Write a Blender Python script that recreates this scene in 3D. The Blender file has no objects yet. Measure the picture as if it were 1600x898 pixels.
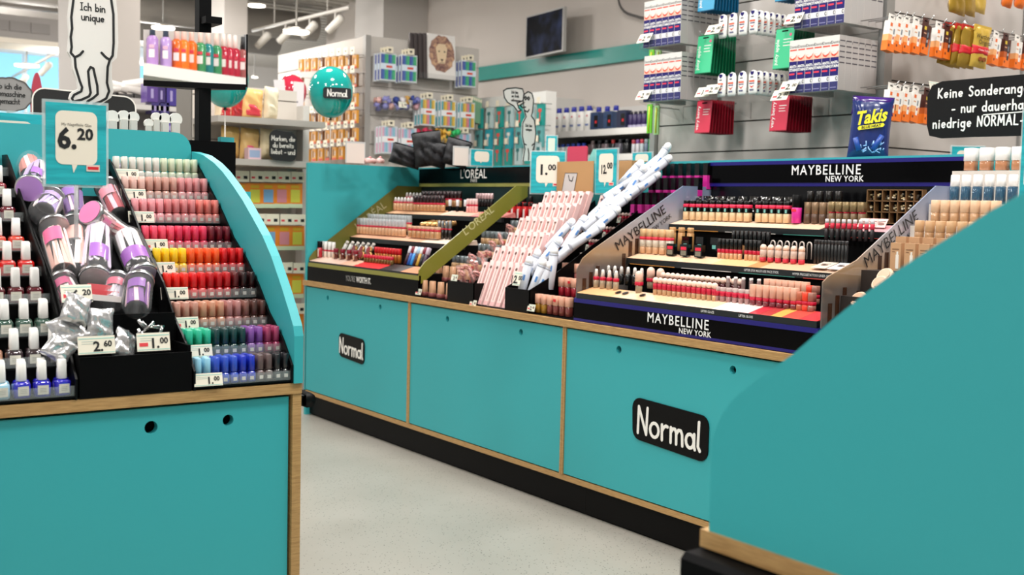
import bpy, math, random
from mathutils import Vector, Matrix
sc = bpy.context.scene
C = sc.collection
PI = math.pi
rnd = random.Random(7)

# ------------------------------------------------------------------ camera, world, light, exposure
FPX, PITCH, ROLL, YAW, EYE = 1786.4, 0.0712114514, 0.0234701432, 0.946646754, 1.0
_f = Vector((math.cos(YAW)*math.cos(PITCH), math.sin(YAW)*math.cos(PITCH), -math.sin(PITCH)))
_r0 = Vector((math.sin(YAW), -math.cos(YAW), 0)); _d0 = _f.cross(_r0)
_r = _r0*math.cos(ROLL) - _d0*math.sin(ROLL); _d = _r0*math.sin(ROLL) + _d0*math.cos(ROLL)
cam = bpy.data.cameras.new('camera'); cam.sensor_width = 36; cam.lens = 36*FPX/1600
cam.clip_start = .02; cam.clip_end = 100
cam.dof.use_dof = True; cam.dof.focus_distance = 2.8; cam.dof.aperture_fstop = 6
co = bpy.data.objects.new('camera', cam); C.objects.link(co)
co.matrix_world = Matrix(((_r.x, -_d.x, -_f.x, 0), (_r.y, -_d.y, -_f.y, 0), (_r.z, -_d.z, -_f.z, EYE), (0, 0, 0, 1)))
sc.camera = co
w = bpy.data.worlds.new('world'); sc.world = w; w.use_nodes = True
w.node_tree.nodes['Background'].inputs[0].default_value = (1, .985, .97, 1)
w.node_tree.nodes['Background'].inputs[1].default_value = .38
sc.view_settings.view_transform = 'Standard'; sc.view_settings.look = 'None'
sc.view_settings.exposure = -0.1; sc.view_settings.gamma = 1
sc.view_settings.use_curve_mapping = False
sc.cycles.max_bounces = 6; sc.cycles.diffuse_bounces = 3; sc.cycles.glossy_bounces = 3
sc.cycles.transparent_max_bounces = 10; sc.cycles.caustics_reflective = False; sc.cycles.caustics_refractive = False
def area(x, y, z, size, power, col=(1, .97, .935), rot=(0, 0, 0)):
    l = bpy.data.lights.new('area_light', 'AREA'); l.shape = 'DISK'; l.size = size; l.energy = power; l.color = col
    o = bpy.data.objects.new('area_light', l); C.objects.link(o); o.location = (x, y, z); o.rotation_euler = rot
for (x, y, p) in ((1.2, 1.0, 54), (-.7, 2.6, 58), (1.9, 3.2, 56), (-.4, -.6, 38), (-1.8, 1.7, 48), (2.6, 1.2, 56), (2.4, 5.2, 54), (4.4, 5.2, 56), (4.9, 1.4, 48),
                  (3.6, 8.6, 66), (1.2, 7.2, 56), (3.4, 10.2, 62), (2.6, 12.5, 80), (-1.2, 5.6, 44), (-1.6, 10.5, 60), (4.6, 15.5, 90), (1.2, 16.2, 80)):  # ceiling lamps, with extra ones added to brighten the near panel and far end
    area(x, y, 3.25, .55, p)
for (x, y, p) in ((3.3, 12.6, 110), (1.9, 15.2, 150), (1.0, 10.4, 60), (5.6, 16.2, 170)):      # added fill lights that brighten the dim far ceiling and back wall
    l = bpy.data.lights.new('ceiling_fill', 'POINT'); l.energy = p; l.shadow_soft_size = .12; l.color = (1, .97, .935); o = bpy.data.objects.new('ceiling_fill', l); C.objects.link(o); o.location = (x, y, 2.45)
# area light standing in for daylight from the far shop windows
area(-4.6, 11.5, 2.0, 3.0, 90, (.72, .88, 1), (PI/2, 0, -.75))

# ------------------------------------------------------------------ pixel -> point on a plane of the place
def ray(px, py):
    return (_r*((px-800)/FPX) + _d*((py-449)/FPX) + _f)
EYEV = Vector((0, 0, EYE))
def atx(px, py, X):
    d = ray(px, py); return d*(X/d.x) + EYEV
def aty(px, py, Y):
    d = ray(px, py); return d*(Y/d.y) + EYEV
def atz(px, py, Z):
    d = ray(px, py); return d*((Z-EYE)/d.z) + EYEV
def atd(px, py, D):
    return ray(px, py)*D + EYEV

# ------------------------------------------------------------------ materials
def lin(h):
    h = h.lstrip('#'); v = [int(h[i:i+2], 16)/255 for i in (0, 2, 4)]
    return tuple(c/12.92 if c <= .04045 else ((c+.055)/1.055)**2.4 for c in v) + (1,)
_mats = {}
def mt(h, rough=.45, metal=0, coat=0, emit=0, alpha=1, spec=.5, tex=None):
    k = (h, rough, metal, coat, emit, alpha, spec, tex)
    if k in _mats: return _mats[k]
    m = bpy.data.materials.new('surface_' + h.lstrip('#')); m.use_nodes = True
    nt = m.node_tree; b = nt.nodes['Principled BSDF']
    b.inputs['Base Color'].default_value = lin(h); b.inputs['Roughness'].default_value = rough
    b.inputs['Metallic'].default_value = metal; b.inputs['Coat Weight'].default_value = coat
    b.inputs['Specular IOR Level'].default_value = spec
    if emit:
        b.inputs['Emission Color'].default_value = lin(h); b.inputs['Emission Strength'].default_value = emit
    if alpha < 1:
        t = nt.nodes.new('ShaderNodeBsdfTransparent'); t.inputs[0].default_value = (1, 1, 1, 1)
        mx = nt.nodes.new('ShaderNodeMixShader'); mx.inputs[0].default_value = alpha
        out = nt.nodes['Material Output']
        nt.links.new(t.outputs[0], mx.inputs[1]); nt.links.new(b.outputs[0], mx.inputs[2]); nt.links.new(mx.outputs[0], out.inputs[0])
    if tex: tex(m, nt, b)
    _mats[k] = m
    return m
def noise_tex(scale, c2, lo, hi, stretch=(1, 1, 1), bump=0, detail=4):
    def f(m, nt, b):
        tc = nt.nodes.new('ShaderNodeTexCoord'); mp = nt.nodes.new('ShaderNodeMapping'); mp.inputs['Scale'].default_value = stretch
        n = nt.nodes.new('ShaderNodeTexNoise'); n.inputs['Scale'].default_value = scale; n.inputs['Detail'].default_value = detail
        r = nt.nodes.new('ShaderNodeValToRGB'); r.color_ramp.elements[0].position = lo; r.color_ramp.elements[1].position = hi
        r.color_ramp.elements[0].color = b.inputs['Base Color'].default_value; r.color_ramp.elements[1].color = lin(c2)
        L = nt.links.new
        L(tc.outputs['Object'], mp.inputs[0]); L(mp.outputs[0], n.inputs['Vector']); L(n.outputs['Fac'], r.inputs[0]); L(r.outputs[0], b.inputs['Base Color'])
        if bump:
            bp = nt.nodes.new('ShaderNodeBump'); bp.inputs['Strength'].default_value = bump; bp.inputs['Distance'].default_value = .01
            L(n.outputs['Fac'], bp.inputs['Height']); L(bp.outputs[0], b.inputs['Normal'])
    return f
def terrazzo(m, nt, b):
    tc = nt.nodes.new('ShaderNodeTexCoord'); L = nt.links.new
    v = nt.nodes.new('ShaderNodeTexVoronoi'); v.inputs['Scale'].default_value = 85
    r = nt.nodes.new('ShaderNodeValToRGB'); e = r.color_ramp.elements
    e[0].position = .13; e[0].color = lin('#4a4640'); e[1].position = .19; e[1].color = lin('#a5a097')
    n = nt.nodes.new('ShaderNodeTexNoise'); n.inputs['Scale'].default_value = 3; n.inputs['Detail'].default_value = 5
    r2 = nt.nodes.new('ShaderNodeValToRGB'); r2.color_ramp.elements[0].position = .35; r2.color_ramp.elements[1].position = .7
    r2.color_ramp.elements[0].color = (.9, .9, .885, 1); r2.color_ramp.elements[1].color = (1, 1, 1, 1)
    mx = nt.nodes.new('ShaderNodeMix'); mx.data_type = 'RGBA'; mx.blend_type = 'MULTIPLY'; mx.inputs['Factor'].default_value = 1
    L(tc.outputs['Object'], v.inputs['Vector']); L(tc.outputs['Object'], n.inputs['Vector']); L(v.outputs['Distance'], r.inputs[0]); L(n.outputs['Fac'], r2.inputs[0])
    L(r.outputs[0], mx.inputs['A']); L(r2.outputs[0], mx.inputs['B']); L(mx.outputs['Result'], b.inputs['Base Color'])
TEAL = mt('#36a8ae', .5, spec=.45); TEALD = TEAL
WOOD = mt('#bd9660', .5, tex=noise_tex(30, '#a07a4a', .35, .7, (1, 1, 14)))
BLACK = mt('#060607', .4, spec=.15); MATBLACK = mt('#050506', .6, spec=.08); GLOSSB = mt('#030304', .15, spec=.12)
WHITE = mt('#f1efea', .45); PAPER = mt('#f3eedd', .6); CREAM = mt('#efe6cf', .6)
INK = mt('#111214', .6); RED = mt('#d8222e', .45); CRIM = mt('#b8152f', .4); STEEL = mt('#c9c9c9', .25, 1)
CHROME = mt('#e2e2e2', .12, 1); GOLDG = mt('#8d8a3c', .4); INDIGO = mt('#1b1470', .35)
CLEAR = mt('#ffffff', .06, 0, .5, 0, .16); CLEARD = mt('#e8f2f2', .08, 0, 0, 0, .10); SMOKE = mt('#55565a', .15, 0, .3, 0, .4)
GREYM = mt('#a9a7a2', .5); LGREY = mt('#c9c6c0', .5); WALLM = mt('#cdc4bc', .7)
SLAT = mt('#c3bcb6', .5); SKIN = mt('#e2b48c', .5); TAN = mt('#c99f72', .45)

# ------------------------------------------------------------------ mesh builder
class MB:
    def __init__(s): s.v = []; s.f = []; s.m = []; s.mats = []; s.T = Matrix(); s.sm = []
    def mi(s, m):
        if m not in s.mats: s.mats.append(m)
        return s.mats.index(m)
    def add(s, vs, fs, m, smooth=False):
        o = len(s.v); T = s.T; i = s.mi(m)
        s.v += [T @ Vector(p) for p in vs]
        for f in fs: s.f.append([a+o for a in f]); s.m.append(i); s.sm.append(smooth)
        return s
    def box(s, x0, y0, z0, x1, y1, z1, m):
        return s.add([(x0, y0, z0), (x1, y0, z0), (x1, y1, z0), (x0, y1, z0), (x0, y0, z1), (x1, y0, z1), (x1, y1, z1), (x0, y1, z1)],
              [(0, 3, 2, 1), (4, 5, 6, 7), (0, 1, 5, 4), (1, 2, 6, 5), (2, 3, 7, 6), (3, 0, 4, 7)], m)
    def cbox(s, cx, cy, cz, sx, sy, sz, m): return s.box(cx-sx/2, cy-sy/2, cz-sz/2, cx+sx/2, cy+sy/2, cz+sz/2, m)
    def prism(s, pts, a, b, m, axis='y', smooth=False):
        """outline pts in the plane across AXIS, drawn out from a to b"""
        n = len(pts)
        g = {'y': lambda p, t: (p[0], t, p[1]), 'x': lambda p, t: (t, p[0], p[1]), 'z': lambda p, t: (p[0], p[1], t)}[axis]
        vs = [g(p, a) for p in pts] + [g(p, b) for p in pts]
        ar = sum(pts[i][0]*pts[(i+1) % n][1]-pts[(i+1) % n][0]*pts[i][1] for i in range(n))
        flip = (ar > 0) == (axis != 'y')
        if b < a: flip = not flip
        F0 = list(range(n)); F1 = list(range(n, 2*n))
        fs = [F0[::-1] if flip else F0, F1 if flip else F1[::-1]]
        s.add(vs, fs, m)
        side = [((i, (i+1) % n, (i+1) % n+n, i+n) if flip else (i+n, (i+1) % n+n, (i+1) % n, i)) for i in range(n)]
        o = len(s.v)-2*n; i0 = s.mi(m)
        for f in side: s.f.append([a_+o for a_ in f]); s.m.append(i0); s.sm.append(smooth)
        return s
    def lathe(s, prof, m, n=16, sq=0, smooth=True, ax=1, ay=1):
        """prof: (radius, z) bottom to top; sq>0 gives a rounded-square section of that corner share"""
        ring = []
        for i in range(n):
            a = 2*PI*(i+.5)/n; c, q = math.cos(a), math.sin(a)
            if sq:
                e = 2/sq; k = (abs(c)**e+abs(q)**e)**(-1/e); c *= k; q *= k
            ring.append((c*ax, q*ay))
        vs = []; fs = []
        for (r, z) in prof: vs += [(x*r, y*r, z) for x, y in ring]
        for j in range(len(prof)-1):
            for i in range(n):
                k = (i+1) % n; fs.append((j*n+i, j*n+k, (j+1)*n+k, (j+1)*n+i))
        s.add(vs, fs, m, smooth)
        o = len(s.v)-len(vs)
        for j, rev in ((0, True), (len(prof)-1, False)):
            if prof[j][0] > 1e-6:
                f = [o+j*n+i for i in range(n)]; s.f.append(f[::-1] if rev else f); s.m.append(s.mi(m)); s.sm.append(False)
        return s
    def tube(s, pts, r, m, n=8):
        pts = [Vector(p) for p in pts]; vs = []; fs = []
        for i, p in enumerate(pts):
            t = (pts[min(i+1, len(pts)-1)]-pts[max(i-1, 0)]).normalized()
            u = t.cross(Vector((0, 0, 1))); u = u.normalized() if u.length > 1e-3 else Vector((1, 0, 0)); w_ = t.cross(u)
            vs += [p+u*r*math.cos(2*PI*k/n)+w_*r*math.sin(2*PI*k/n) for k in range(n)]
        for i in range(len(pts)-1):
            for k in range(n):
                q = (k+1) % n; fs.append((i*n+k, i*n+q, (i+1)*n+q, (i+1)*n+k))
        fs.append(tuple(range(n))[::-1]); fs.append(tuple(range((len(pts)-1)*n, len(pts)*n)))
        return s.add(vs, fs, m, True)
    def strokes(s, lines, wd, m, y=0, t=.0006):
        """flat pen strokes in the x,z plane facing -y"""
        q = 0; t0 = t
        for ln in lines:
            for i, (x, z) in enumerate(ln):
                q += 1; t = t0+(q % 60)*1.2e-5
                s.prism([(x+wd/2*math.cos(2*PI*k/8), z+wd/2*math.sin(2*PI*k/8)) for k in range(8)], y, y-t-6e-6, m)
                if i:
                    a, b = ln[i-1]; L = math.hypot(x-a, z-b)
                    if L > 1e-6:
                        nx, nz = -(z-b)/L*wd/2, (x-a)/L*wd/2
                        s.prism([(a-nx, b-nz), (x-nx, z-nz), (x+nx, z+nz), (a+nx, b+nz)], y, y-t, m)
        return s
    def text(s, txt, size, m, x=0, y=0, z=0, t=.0006, bold=0, align='c', sx=1, sp=1):
        vs, fs, x0, x1, h = glyphs(txt, bold, sp)
        k = size/h; cx = {'c': (x0+x1)/2, 'l': x0, 'r': x1}[align]
        n = len(vs)
        return s.add([(x+(a-cx)*k*sx, y-t, z+b*k) for a, b in vs], fs, m)
    def mesh(s, name):
        me = bpy.data.meshes.new(name); me.from_pydata([tuple(p) for p in s.v], [], s.f)
        for m in s.mats: me.materials.append(m)
        me.polygons.foreach_set('material_index', s.m); me.polygons.foreach_set('use_smooth', s.sm)
        me.update(); return me
_gl = {}
def glyphs(txt, bold=0, sp=1):
    k = (txt, bold, sp)
    if k not in _gl:
        cu = bpy.data.curves.new('lettering', 'FONT'); cu.body = txt; cu.resolution_u = 2; cu.offset = bold; cu.space_character = sp
        o = bpy.data.objects.new('lettering', cu); C.objects.link(o)
        dg = bpy.context.evaluated_depsgraph_get(); me = bpy.data.meshes.new_from_object(o.evaluated_get(dg))
        vs = [(v.co.x, v.co.y) for v in me.vertices]; fs = [list(p.vertices) for p in me.polygons]
        bpy.data.objects.remove(o); bpy.data.meshes.remove(me); bpy.data.curves.remove(cu)
        xs = [a for a, b in vs]; _gl[k] = (vs, fs, min(xs), max(xs), .73)
    return _gl[k]
def arc(cx, cz, r, a0, a1, n=9, e=1): return [(cx+r*math.cos(math.radians(a0+(a1-a0)*i/n)), cz+r*e*math.sin(math.radians(a0+(a1-a0)*i/n))) for i in range(n+1)]
HAND = {  # hand-drawn letters: width, strokes
 'N': (.5, [[(0, 0), (.02, 1)], [(.02, 1), (.46, .02)], [(.46, .02), (.5, 1.02)]]), 'o': (.46, [arc(.23, .27, .23, 0, 360, 14, 1.15)]),
 'r': (.3, [[(0, .56), (.02, 0)], [(.02, .34), (.1, .48), (.2, .55), (.3, .53)]]),
 'm': (.62, [[(0, .55), (.01, 0)], [(.01, .38), (.1, .52), (.22, .53), (.29, .4), (.3, 0)], [(.3, .38), (.4, .53), (.52, .53), (.59, .4), (.62, 0)]]),
 'a': (.44, [arc(.2, .26, .2, 0, 360, 12, 1.25), [(.41, .54), (.42, .1), (.46, 0)]]), 'l': (.12, [[(.02, 1.02), (0, .14), (.1, 0)]]),
 'I': (.3, [[(.15, 0), (.15, .95)], [(0, .95), (.3, .97)], [(0, 0), (.3, .02)]]), 'c': (.38, [arc(.22, .27, .22, 50, 310, 10, 1.2)]),
 'h': (.4, [[(0, 1), (.01, 0)], [(.01, .35), (.1, .5), (.25, .54), (.36, .42), (.38, 0)]]), 'b': (.42, [[(0, 1), (.01, 0)], arc(.21, .27, .2, 0, 360, 12, 1.25)]),
 'i': (.1, [[(.04, .52), (.05, 0)], [(.04, .74), (.05, .76)]]), 'n': (.4, [[(0, .54), (.01, 0)], [(.01, .36), (.1, .5), (.25, .54), (.36, .42), (.38, 0)]]),
 'u': (.4, [[(0, .54), (.02, .14), (.12, 0), (.26, .03), (.37, .18)], [(.37, .54), (.39, 0)]]), 'q': (.42, [arc(.2, .27, .2, 0, 360, 12, 1.25), [(.4, .54), (.4, -.38)]]),
 'e': (.42, [[(.03, .27), (.4, .3)] + arc(.22, .28, .19, 10, 310, 10, 1.3)]), 'K': (.46, [[(.02, 1), (0, 0)], [(.44, .98), (.03, .45), (.46, 0)]]),
 'S': (.44, [[(.42, .85), (.3, .97), (.12, .95), (.04, .78), (.12, .6), (.32, .46), (.42, .3), (.36, .08), (.18, 0), (.02, .1)]]),
 'd': (.44, [arc(.2, .27, .2, 0, 360, 12, 1.25), [(.41, 1), (.42, 0)]]), 'g': (.42, [arc(.2, .27, .2, 0, 360, 12, 1.25), [(.4, .54), (.4, -.2), (.28, -.38), (.06, -.32)]]),
 '-': (.36, [[(.04, .32), (.34, .33)]]), 'R': (.46, [[(0, 0), (.02, 1)], [(.02, 1), (.3, .96), (.4, .78), (.3, .56), (.02, .5)], [(.2, .52), (.46, 0)]]),
 'O': (.56, [arc(.28, .5, .28, 0, 360, 16, 1.75)]), 'M': (.64, [[(0, 0), (.06, 1), (.32, .3), (.58, 1), (.64, 0)]]), 'A': (.56, [[(0, 0), (.28, 1), (.56, 0)], [(.1, .36), (.46, .36)]]),
 'L': (.4, [[(.02, 1), (0, .02), (.4, 0)]]), 't': (.3, [[(.14, .85), (.14, .12), (.26, .02)], [(0, .56), (.3, .57)]]), 's': (.34, [[(.32, .46), (.2, .55), (.06, .48), (.08, .34), (.26, .24), (.3, .1), (.16, 0), (.02, .06)]]),
 'k': (.38, [[(.02, 1), (0, 0)], [(.34, .52), (.03, .24), (.38, 0)]]), 'v': (.38, [[(0, .54), (.19, 0), (.38, .54)]]), 'F': (.4, [[(0, 0), (.02, 1), (.4, .98)], [(.01, .52), (.34, .52)]]),
 ',': (.1, [[(.08, .05), (.02, -.14)]]), 'w': (.56, [[(0, .54), (.14, 0), (.28, .42), (.42, 0), (.56, .54)]]), 'f': (.3, [[(.3, .95), (.18, 1), (.12, .85), (.12, 0)], [(0, .54), (.28, .54)]]), ' ': (.26, [])}
def hand(mb, txt, x, z, h, wd, m, y=0, align='c', slant=0, gap=.13, up=0):
    W = sum(HAND[c][0] for c in txt) + gap*(len(txt)-1); k = h
    ox = {'c': -W/2, 'l': 0}[align]; out = []
    for c in txt:
        wc, ls = HAND[c]
        for l in ls: out.append([(x+(ox+a+slant*b)*k, z+b*k+up*(ox+a)*k) for a, b in l])
        ox += wc+gap
    mb.strokes(out, wd, m, y); return W*k

# ------------------------------------------------------------------ scene objects
def _n(words):
    return len(words.replace('-', ' ').split())
def link(name, me, parent=None):
    o = bpy.data.objects.new(name, me); C.objects.link(o)
    if parent: o.parent = parent
    return o
def setmx(o, loc, rot=0):
    if isinstance(rot, Matrix): o.matrix_world = Matrix.Translation(Vector(loc)) @ rot.to_4x4()
    else: o.location = loc; o.rotation_euler = rot if isinstance(rot, tuple) else (0, 0, rot)
def thing(name, label, cat, mb=None, loc=(0, 0, 0), rot=0, group=None, kind=None):
    me = None if mb is None else (mb.mesh(name) if isinstance(mb, MB) else mb)
    o = link(name, me); setmx(o, loc, rot); o['label'] = label; o['category'] = cat
    if group: o['group'] = group
    if kind: o['kind'] = kind
    if len(label.split()) < 4 or len(label.split()) > 16: print('LABEL LENGTH', label)
    return o
def part(parent, name, mb, label=None):
    o = link(name, mb.mesh(name) if isinstance(mb, MB) else mb, parent)
    if label: o['label'] = label
    return o
def struct(name, mb, label, loc=(0, 0, 0), rot=0):
    o = link(name, mb.mesh(name)); setmx(o, loc, rot); o['kind'] = 'structure'; o['label'] = label; o['category'] = name.split('_')[0]
    return o
class Proto:
    """a kind of thing: its own mesh (or none) and its parts; put() stands one in the place"""
    def __init__(s, name, cat, root, parts=()):
        s.name, s.cat = name, cat; s.root = root.mesh(name) if root else None
        s.parts = []
        for p in parts: s.parts.append((p[0], p[1].mesh(p[0]), p[2] if len(p) > 2 else None))
    def put(s, label, loc, rot=0, group=None):
        o = thing(s.name, label, s.cat, s.root, loc, rot, group)
        for n, me, lb in s.parts: part(o, n, me, lb)
        return o
def seg(z0, z1, r, m, r1=None, kind='c', n=14, ax=1, ay=1, cap=.0012):
    """one length of a bottle or tube"""
    r1 = r if r1 is None else r1; mb = MB(); sq = {'c': 0, 'd': 0, 'r': .35, 'R': .2, 'b': 0}[kind]
    if kind == 'd':
        h = z1-z0; prof = [(r, z0), (r1, z1-min(h, r1)*.95)] + [(r1*math.cos(a), z1-min(h, r1)*.95+min(h, r1)*.95*math.sin(a)) for a in (.5, .95, 1.3)] + [(0.0, z1)]
    elif kind == 'b':
        prof = [(r*math.sin(PI*i/7)+1e-5, (z0+z1)/2-(z1-z0)/2*math.cos(PI*i/7)) for i in range(8)]
    else: prof = [(max(r-cap, r*.6), z0), (r, z0+cap), (r1, z1-cap), (max(r1-cap, r1*.6), z1)]
    return mb.lathe(prof, m, 16 if sq else n, sq, True, ax, ay)
def bottle(name, cat, *segs):
    """first segment is the thing's own body, the rest are its parts: (part name, mesh)"""
    return Proto(name, cat, segs[0][1], segs[1:])
ORD = 'first second third fourth fifth sixth seventh eighth ninth tenth eleventh twelfth thirteenth fourteenth fifteenth sixteenth seventeenth eighteenth nineteenth twentieth'.split()
def row(protos, a, b, n, desc, where, group, rot=-PI/2, jit=.0, tilt=None, start=0):
    """n things spaced from point a to point b; protos: one kind or a list taken in turn, desc likewise"""
    out = []
    for i in range(n):
        t = i/(n-1) if n > 1 else .5
        p = Vector(a).lerp(Vector(b), t)
        if jit: p += Vector((rnd.uniform(-jit, jit), rnd.uniform(-jit, jit), 0))
        pr = protos[i % len(protos)] if isinstance(protos, (list, tuple)) else protos
        d = desc[i % len(desc)] if isinstance(desc, (list, tuple)) else desc
        out.append(pr.put(f'{ORD[i+start]} {d} {where}', p, rot if tilt is None else tilt, group))
    return out
RX = -PI/2      # facing the aisle at -x
# ------------------------------------------------------------------ the room
b = MB(); b.box(-6, -3, -.1, 9, 19, 0, mt('#cfc9c1', .32, tex=terrazzo)); struct('floor', b, 'pale speckled terrazzo shop floor')
b = MB(); b.box(-6, -3, 3.3, 9, 19, 3.4, mt('#c9c5bf', .7))
for i in range(70): b.cbox(1.5, 4+i*.21, 3.285, 15, .1, .04, mt('#bdb9b2', .6))
struct('ceiling', b, 'grey ribbed sheet ceiling with open services')
b = MB(); b.box(6.2, -3, 0, 6.4, 12.5, 3.3, WALLM); struct('wall_right', b, 'warm grey plaster wall behind the toiletries shelves')
b = MB(); b.box(-6, 18.8, 0, 9, 19, 3.3, mt('#d6d2cd', .7)); struct('wall_back', b, 'pale grey wall at the far end of the shop')
b = MB(); b.box(6.165, 6.2, 2.185, 6.2, 12.2, 2.315, mt('#2a9389', .25)); struct('trim_1', b, 'teal band running along the grey wall under the screen')
b = MB()
for i in range(5): b.box(3.0+i*.62, 18.74, .9, 3.58+i*.62, 18.78, 3.28, mt('#86c8e8', .6, emit=.55))
f = struct('window_1', b, 'row of bright bluish shop windows at the far end')
b = MB()
for i in range(6): b.box(2.98+i*.62-.02, 18.7, .85, 2.98+i*.62+.02, 18.78, 3.29, mt('#d5dde2', .4))
b.box(2.95, 18.7, 2.0, 6.1, 18.76, 2.05, mt('#d5dde2', .4)); part(f, 'window_frame', b)
def column(name, px0, px1, Y, dep, m, label):
    x0 = aty(px0, 100, Y).x; x1 = aty(px1, 100, Y).x
    b = MB(); b.box(x0, Y, 0, x1, Y+dep, 3.3, m); return struct(name, b, label)
column('column', 122, 219, 8.8, .55, mt('#c4bcb5', .6), 'broad grey square column behind the white figure sign')
column('column', 350, 386, 11, .5, mt('#c9c2bb', .6), 'narrow grey square column behind the pole mirror')
column('column', 598, 682, 10.2, .6, mt('#d0cbc6', .6), 'pale square column behind the end of the stationery stand')
# services under the ceiling
def svc(name, label, cat, mb): return thing(name, label, cat, mb)
p = atz(40, 30, 2.75)
b = MB(); b.box(p.x-2.4, p.y, 2.55, p.x+.55, p.y+.5, 2.78, mt('#8f8a86', .5)); b.box(p.x-2.4, p.y-.02, 2.50, p.x+.6, p.y+.55, 2.55, mt('#d8cfc0', .5))
for i in range(3): b.box(p.x-.35+i*.2, p.y-.012, 2.62, p.x-.17+i*.2, p.y, 2.72, mt('#7f7a77', .5))
svc('air_unit', 'grey boxy air unit hung under the ceiling beside the broad column', 'air conditioner', b)
for i, (y, z, r, lab) in enumerate(((12.4, 3.02, .16, 'thick round grey ventilation duct crossing under the ceiling'), (13.5, 3.0, .2, 'second round grey duct further back under the ceiling'),
                                    (9.75, 3.13, .07, 'thin grey pipe crossing under the ceiling'), (16, 2.95, .13, 'pale duct low at the far end of the ceiling'))):
    b = MB(); b.tube([(-5, y, z), (6, y, z)], r, mt('#aaa6a1' if i != 3 else '#b9c6cf', .4, .2), 14); svc('duct', lab, 'duct', b)
def spotlight_rail(p0, p1, n, lab):
    b = MB(); b.tube([p0, p1], .018, mt('#cfcac2', .4), 6); b.tube([Vector(p0).lerp(Vector(p1), .25), Vector((*Vector(p0).lerp(Vector(p1), .25).xy, 3.29))], .006, mt('#cfcac2', .4), 6); b.tube([Vector(p0).lerp(Vector(p1), .8), Vector((*Vector(p0).lerp(Vector(p1), .8).xy, 3.29))], .006, mt('#cfcac2', .4), 6); r = thing('light_track', lab, 'light track', b)
    for i in range(n):
        q = Vector(p0).lerp(Vector(p1), (i+.5)/n)
        b = MB(); b.T = Matrix.Translation(q+Vector((0, 0, -.12))) @ Matrix.Rotation(.7, 4, 'X') @ Matrix.Rotation(.5, 4, 'Y')
        b.lathe([(.035, -.1), (.04, .08), (.02, .1)], mt('#d8d3ca', .4), 12); b.T = Matrix(); b.tube([q, q+Vector((0, 0, -.1))], .008, mt('#cfcac2', .4), 6)
        part(r, 'spotlight_head', b)
p0, p1 = atz(395, 48, 2.75), atz(545, 12, 2.75)
spotlight_rail(p0, p1, 4, 'white ceiling track with four spotlight heads above the orange packs')
p0, p1 = atz(20, 120, 2.62), atz(92, 80, 2.62)
spotlight_rail(p0, p1, 2, 'white ceiling track with two spotlight heads beside the broad column')
def ceiling_lamp(px, py, wpx, z, lab):
    p = atz(px, py, z); d = (p-EYEV).length; r = wpx/FPX*d/2
    t = thing('ceiling_lamp', lab, 'ceiling lamp', None, p, 0, 'round ceiling lamps')
    b = MB(); b.lathe([(r*.98, .0), (r, .01), (r*.5, .02), (.03, .03)], mt('#dcd7cf', .4), 20); part(t, 'lamp_shade', b)
    b = MB(); b.lathe([(r*.95, -.012), (r*.95, .004)], mt('#fff4e2', .5, emit=9), 20); part(t, 'diffuser', b)
    b = MB(); b.tube([(0, 0, .045), (0, 0, 3.28-z)], .008, GREYM, 6); part(t, 'cord', b)
ceiling_lamp(463, 49, 40, 2.3, 'round white ceiling lamp glowing above the orange packs')
ceiling_lamp(255, 43, 34, 2.8, 'round white ceiling lamp glowing above the tilted mirror')
ceiling_lamp(401, 8, 26, 3.0, 'small round ceiling lamp glowing beside the narrow column at the top edge')
ceiling_lamp(42, 102, 34, 2.5, 'round white lamp glowing above the red surfboard shape')
ceiling_lamp(398, 120, 9, 2.7, 'tiny far ceiling lamp glowing just above the food bags')
# wall screen
p = atx(850, 52, 6.0)
t = thing('wall_screen', 'dark flat screen mounted on the grey wall above the teal band', 'screen', None, p, (0, 0, RX-.12))
b = MB(); b.cbox(0, .015, 0, .64, .03, .37, mt('#b9b6b2', .4)); b.cbox(0, .075, 0, .2, .09, .2, GREYM); part(t, 'screen_housing', b)
def starry(m, nt, bs):
    n = nt.nodes.new('ShaderNodeTexNoise'); n.inputs['Scale'].default_value = 6
    tc = nt.nodes.new('ShaderNodeTexCoord'); nt.links.new(tc.outputs['Object'], n.inputs['Vector'])
    r = nt.nodes.new('ShaderNodeValToRGB'); r.color_ramp.elements[0].position = .45; r.color_ramp.elements[0].color = lin('#14141c'); r.color_ramp.elements[1].position = .75; r.color_ramp.elements[1].color = lin('#5a6a9c')
    nt.links.new(n.outputs['Fac'], r.inputs[0]); nt.links.new(r.outputs[0], bs.inputs['Emission Color']); bs.inputs['Emission Strength'].default_value = .2
b = MB(); b.cbox(0, -.002, 0, .6, .004, .34, mt('#07070b', .6, spec=.1, tex=starry)); part(t, 'display', b)

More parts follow.
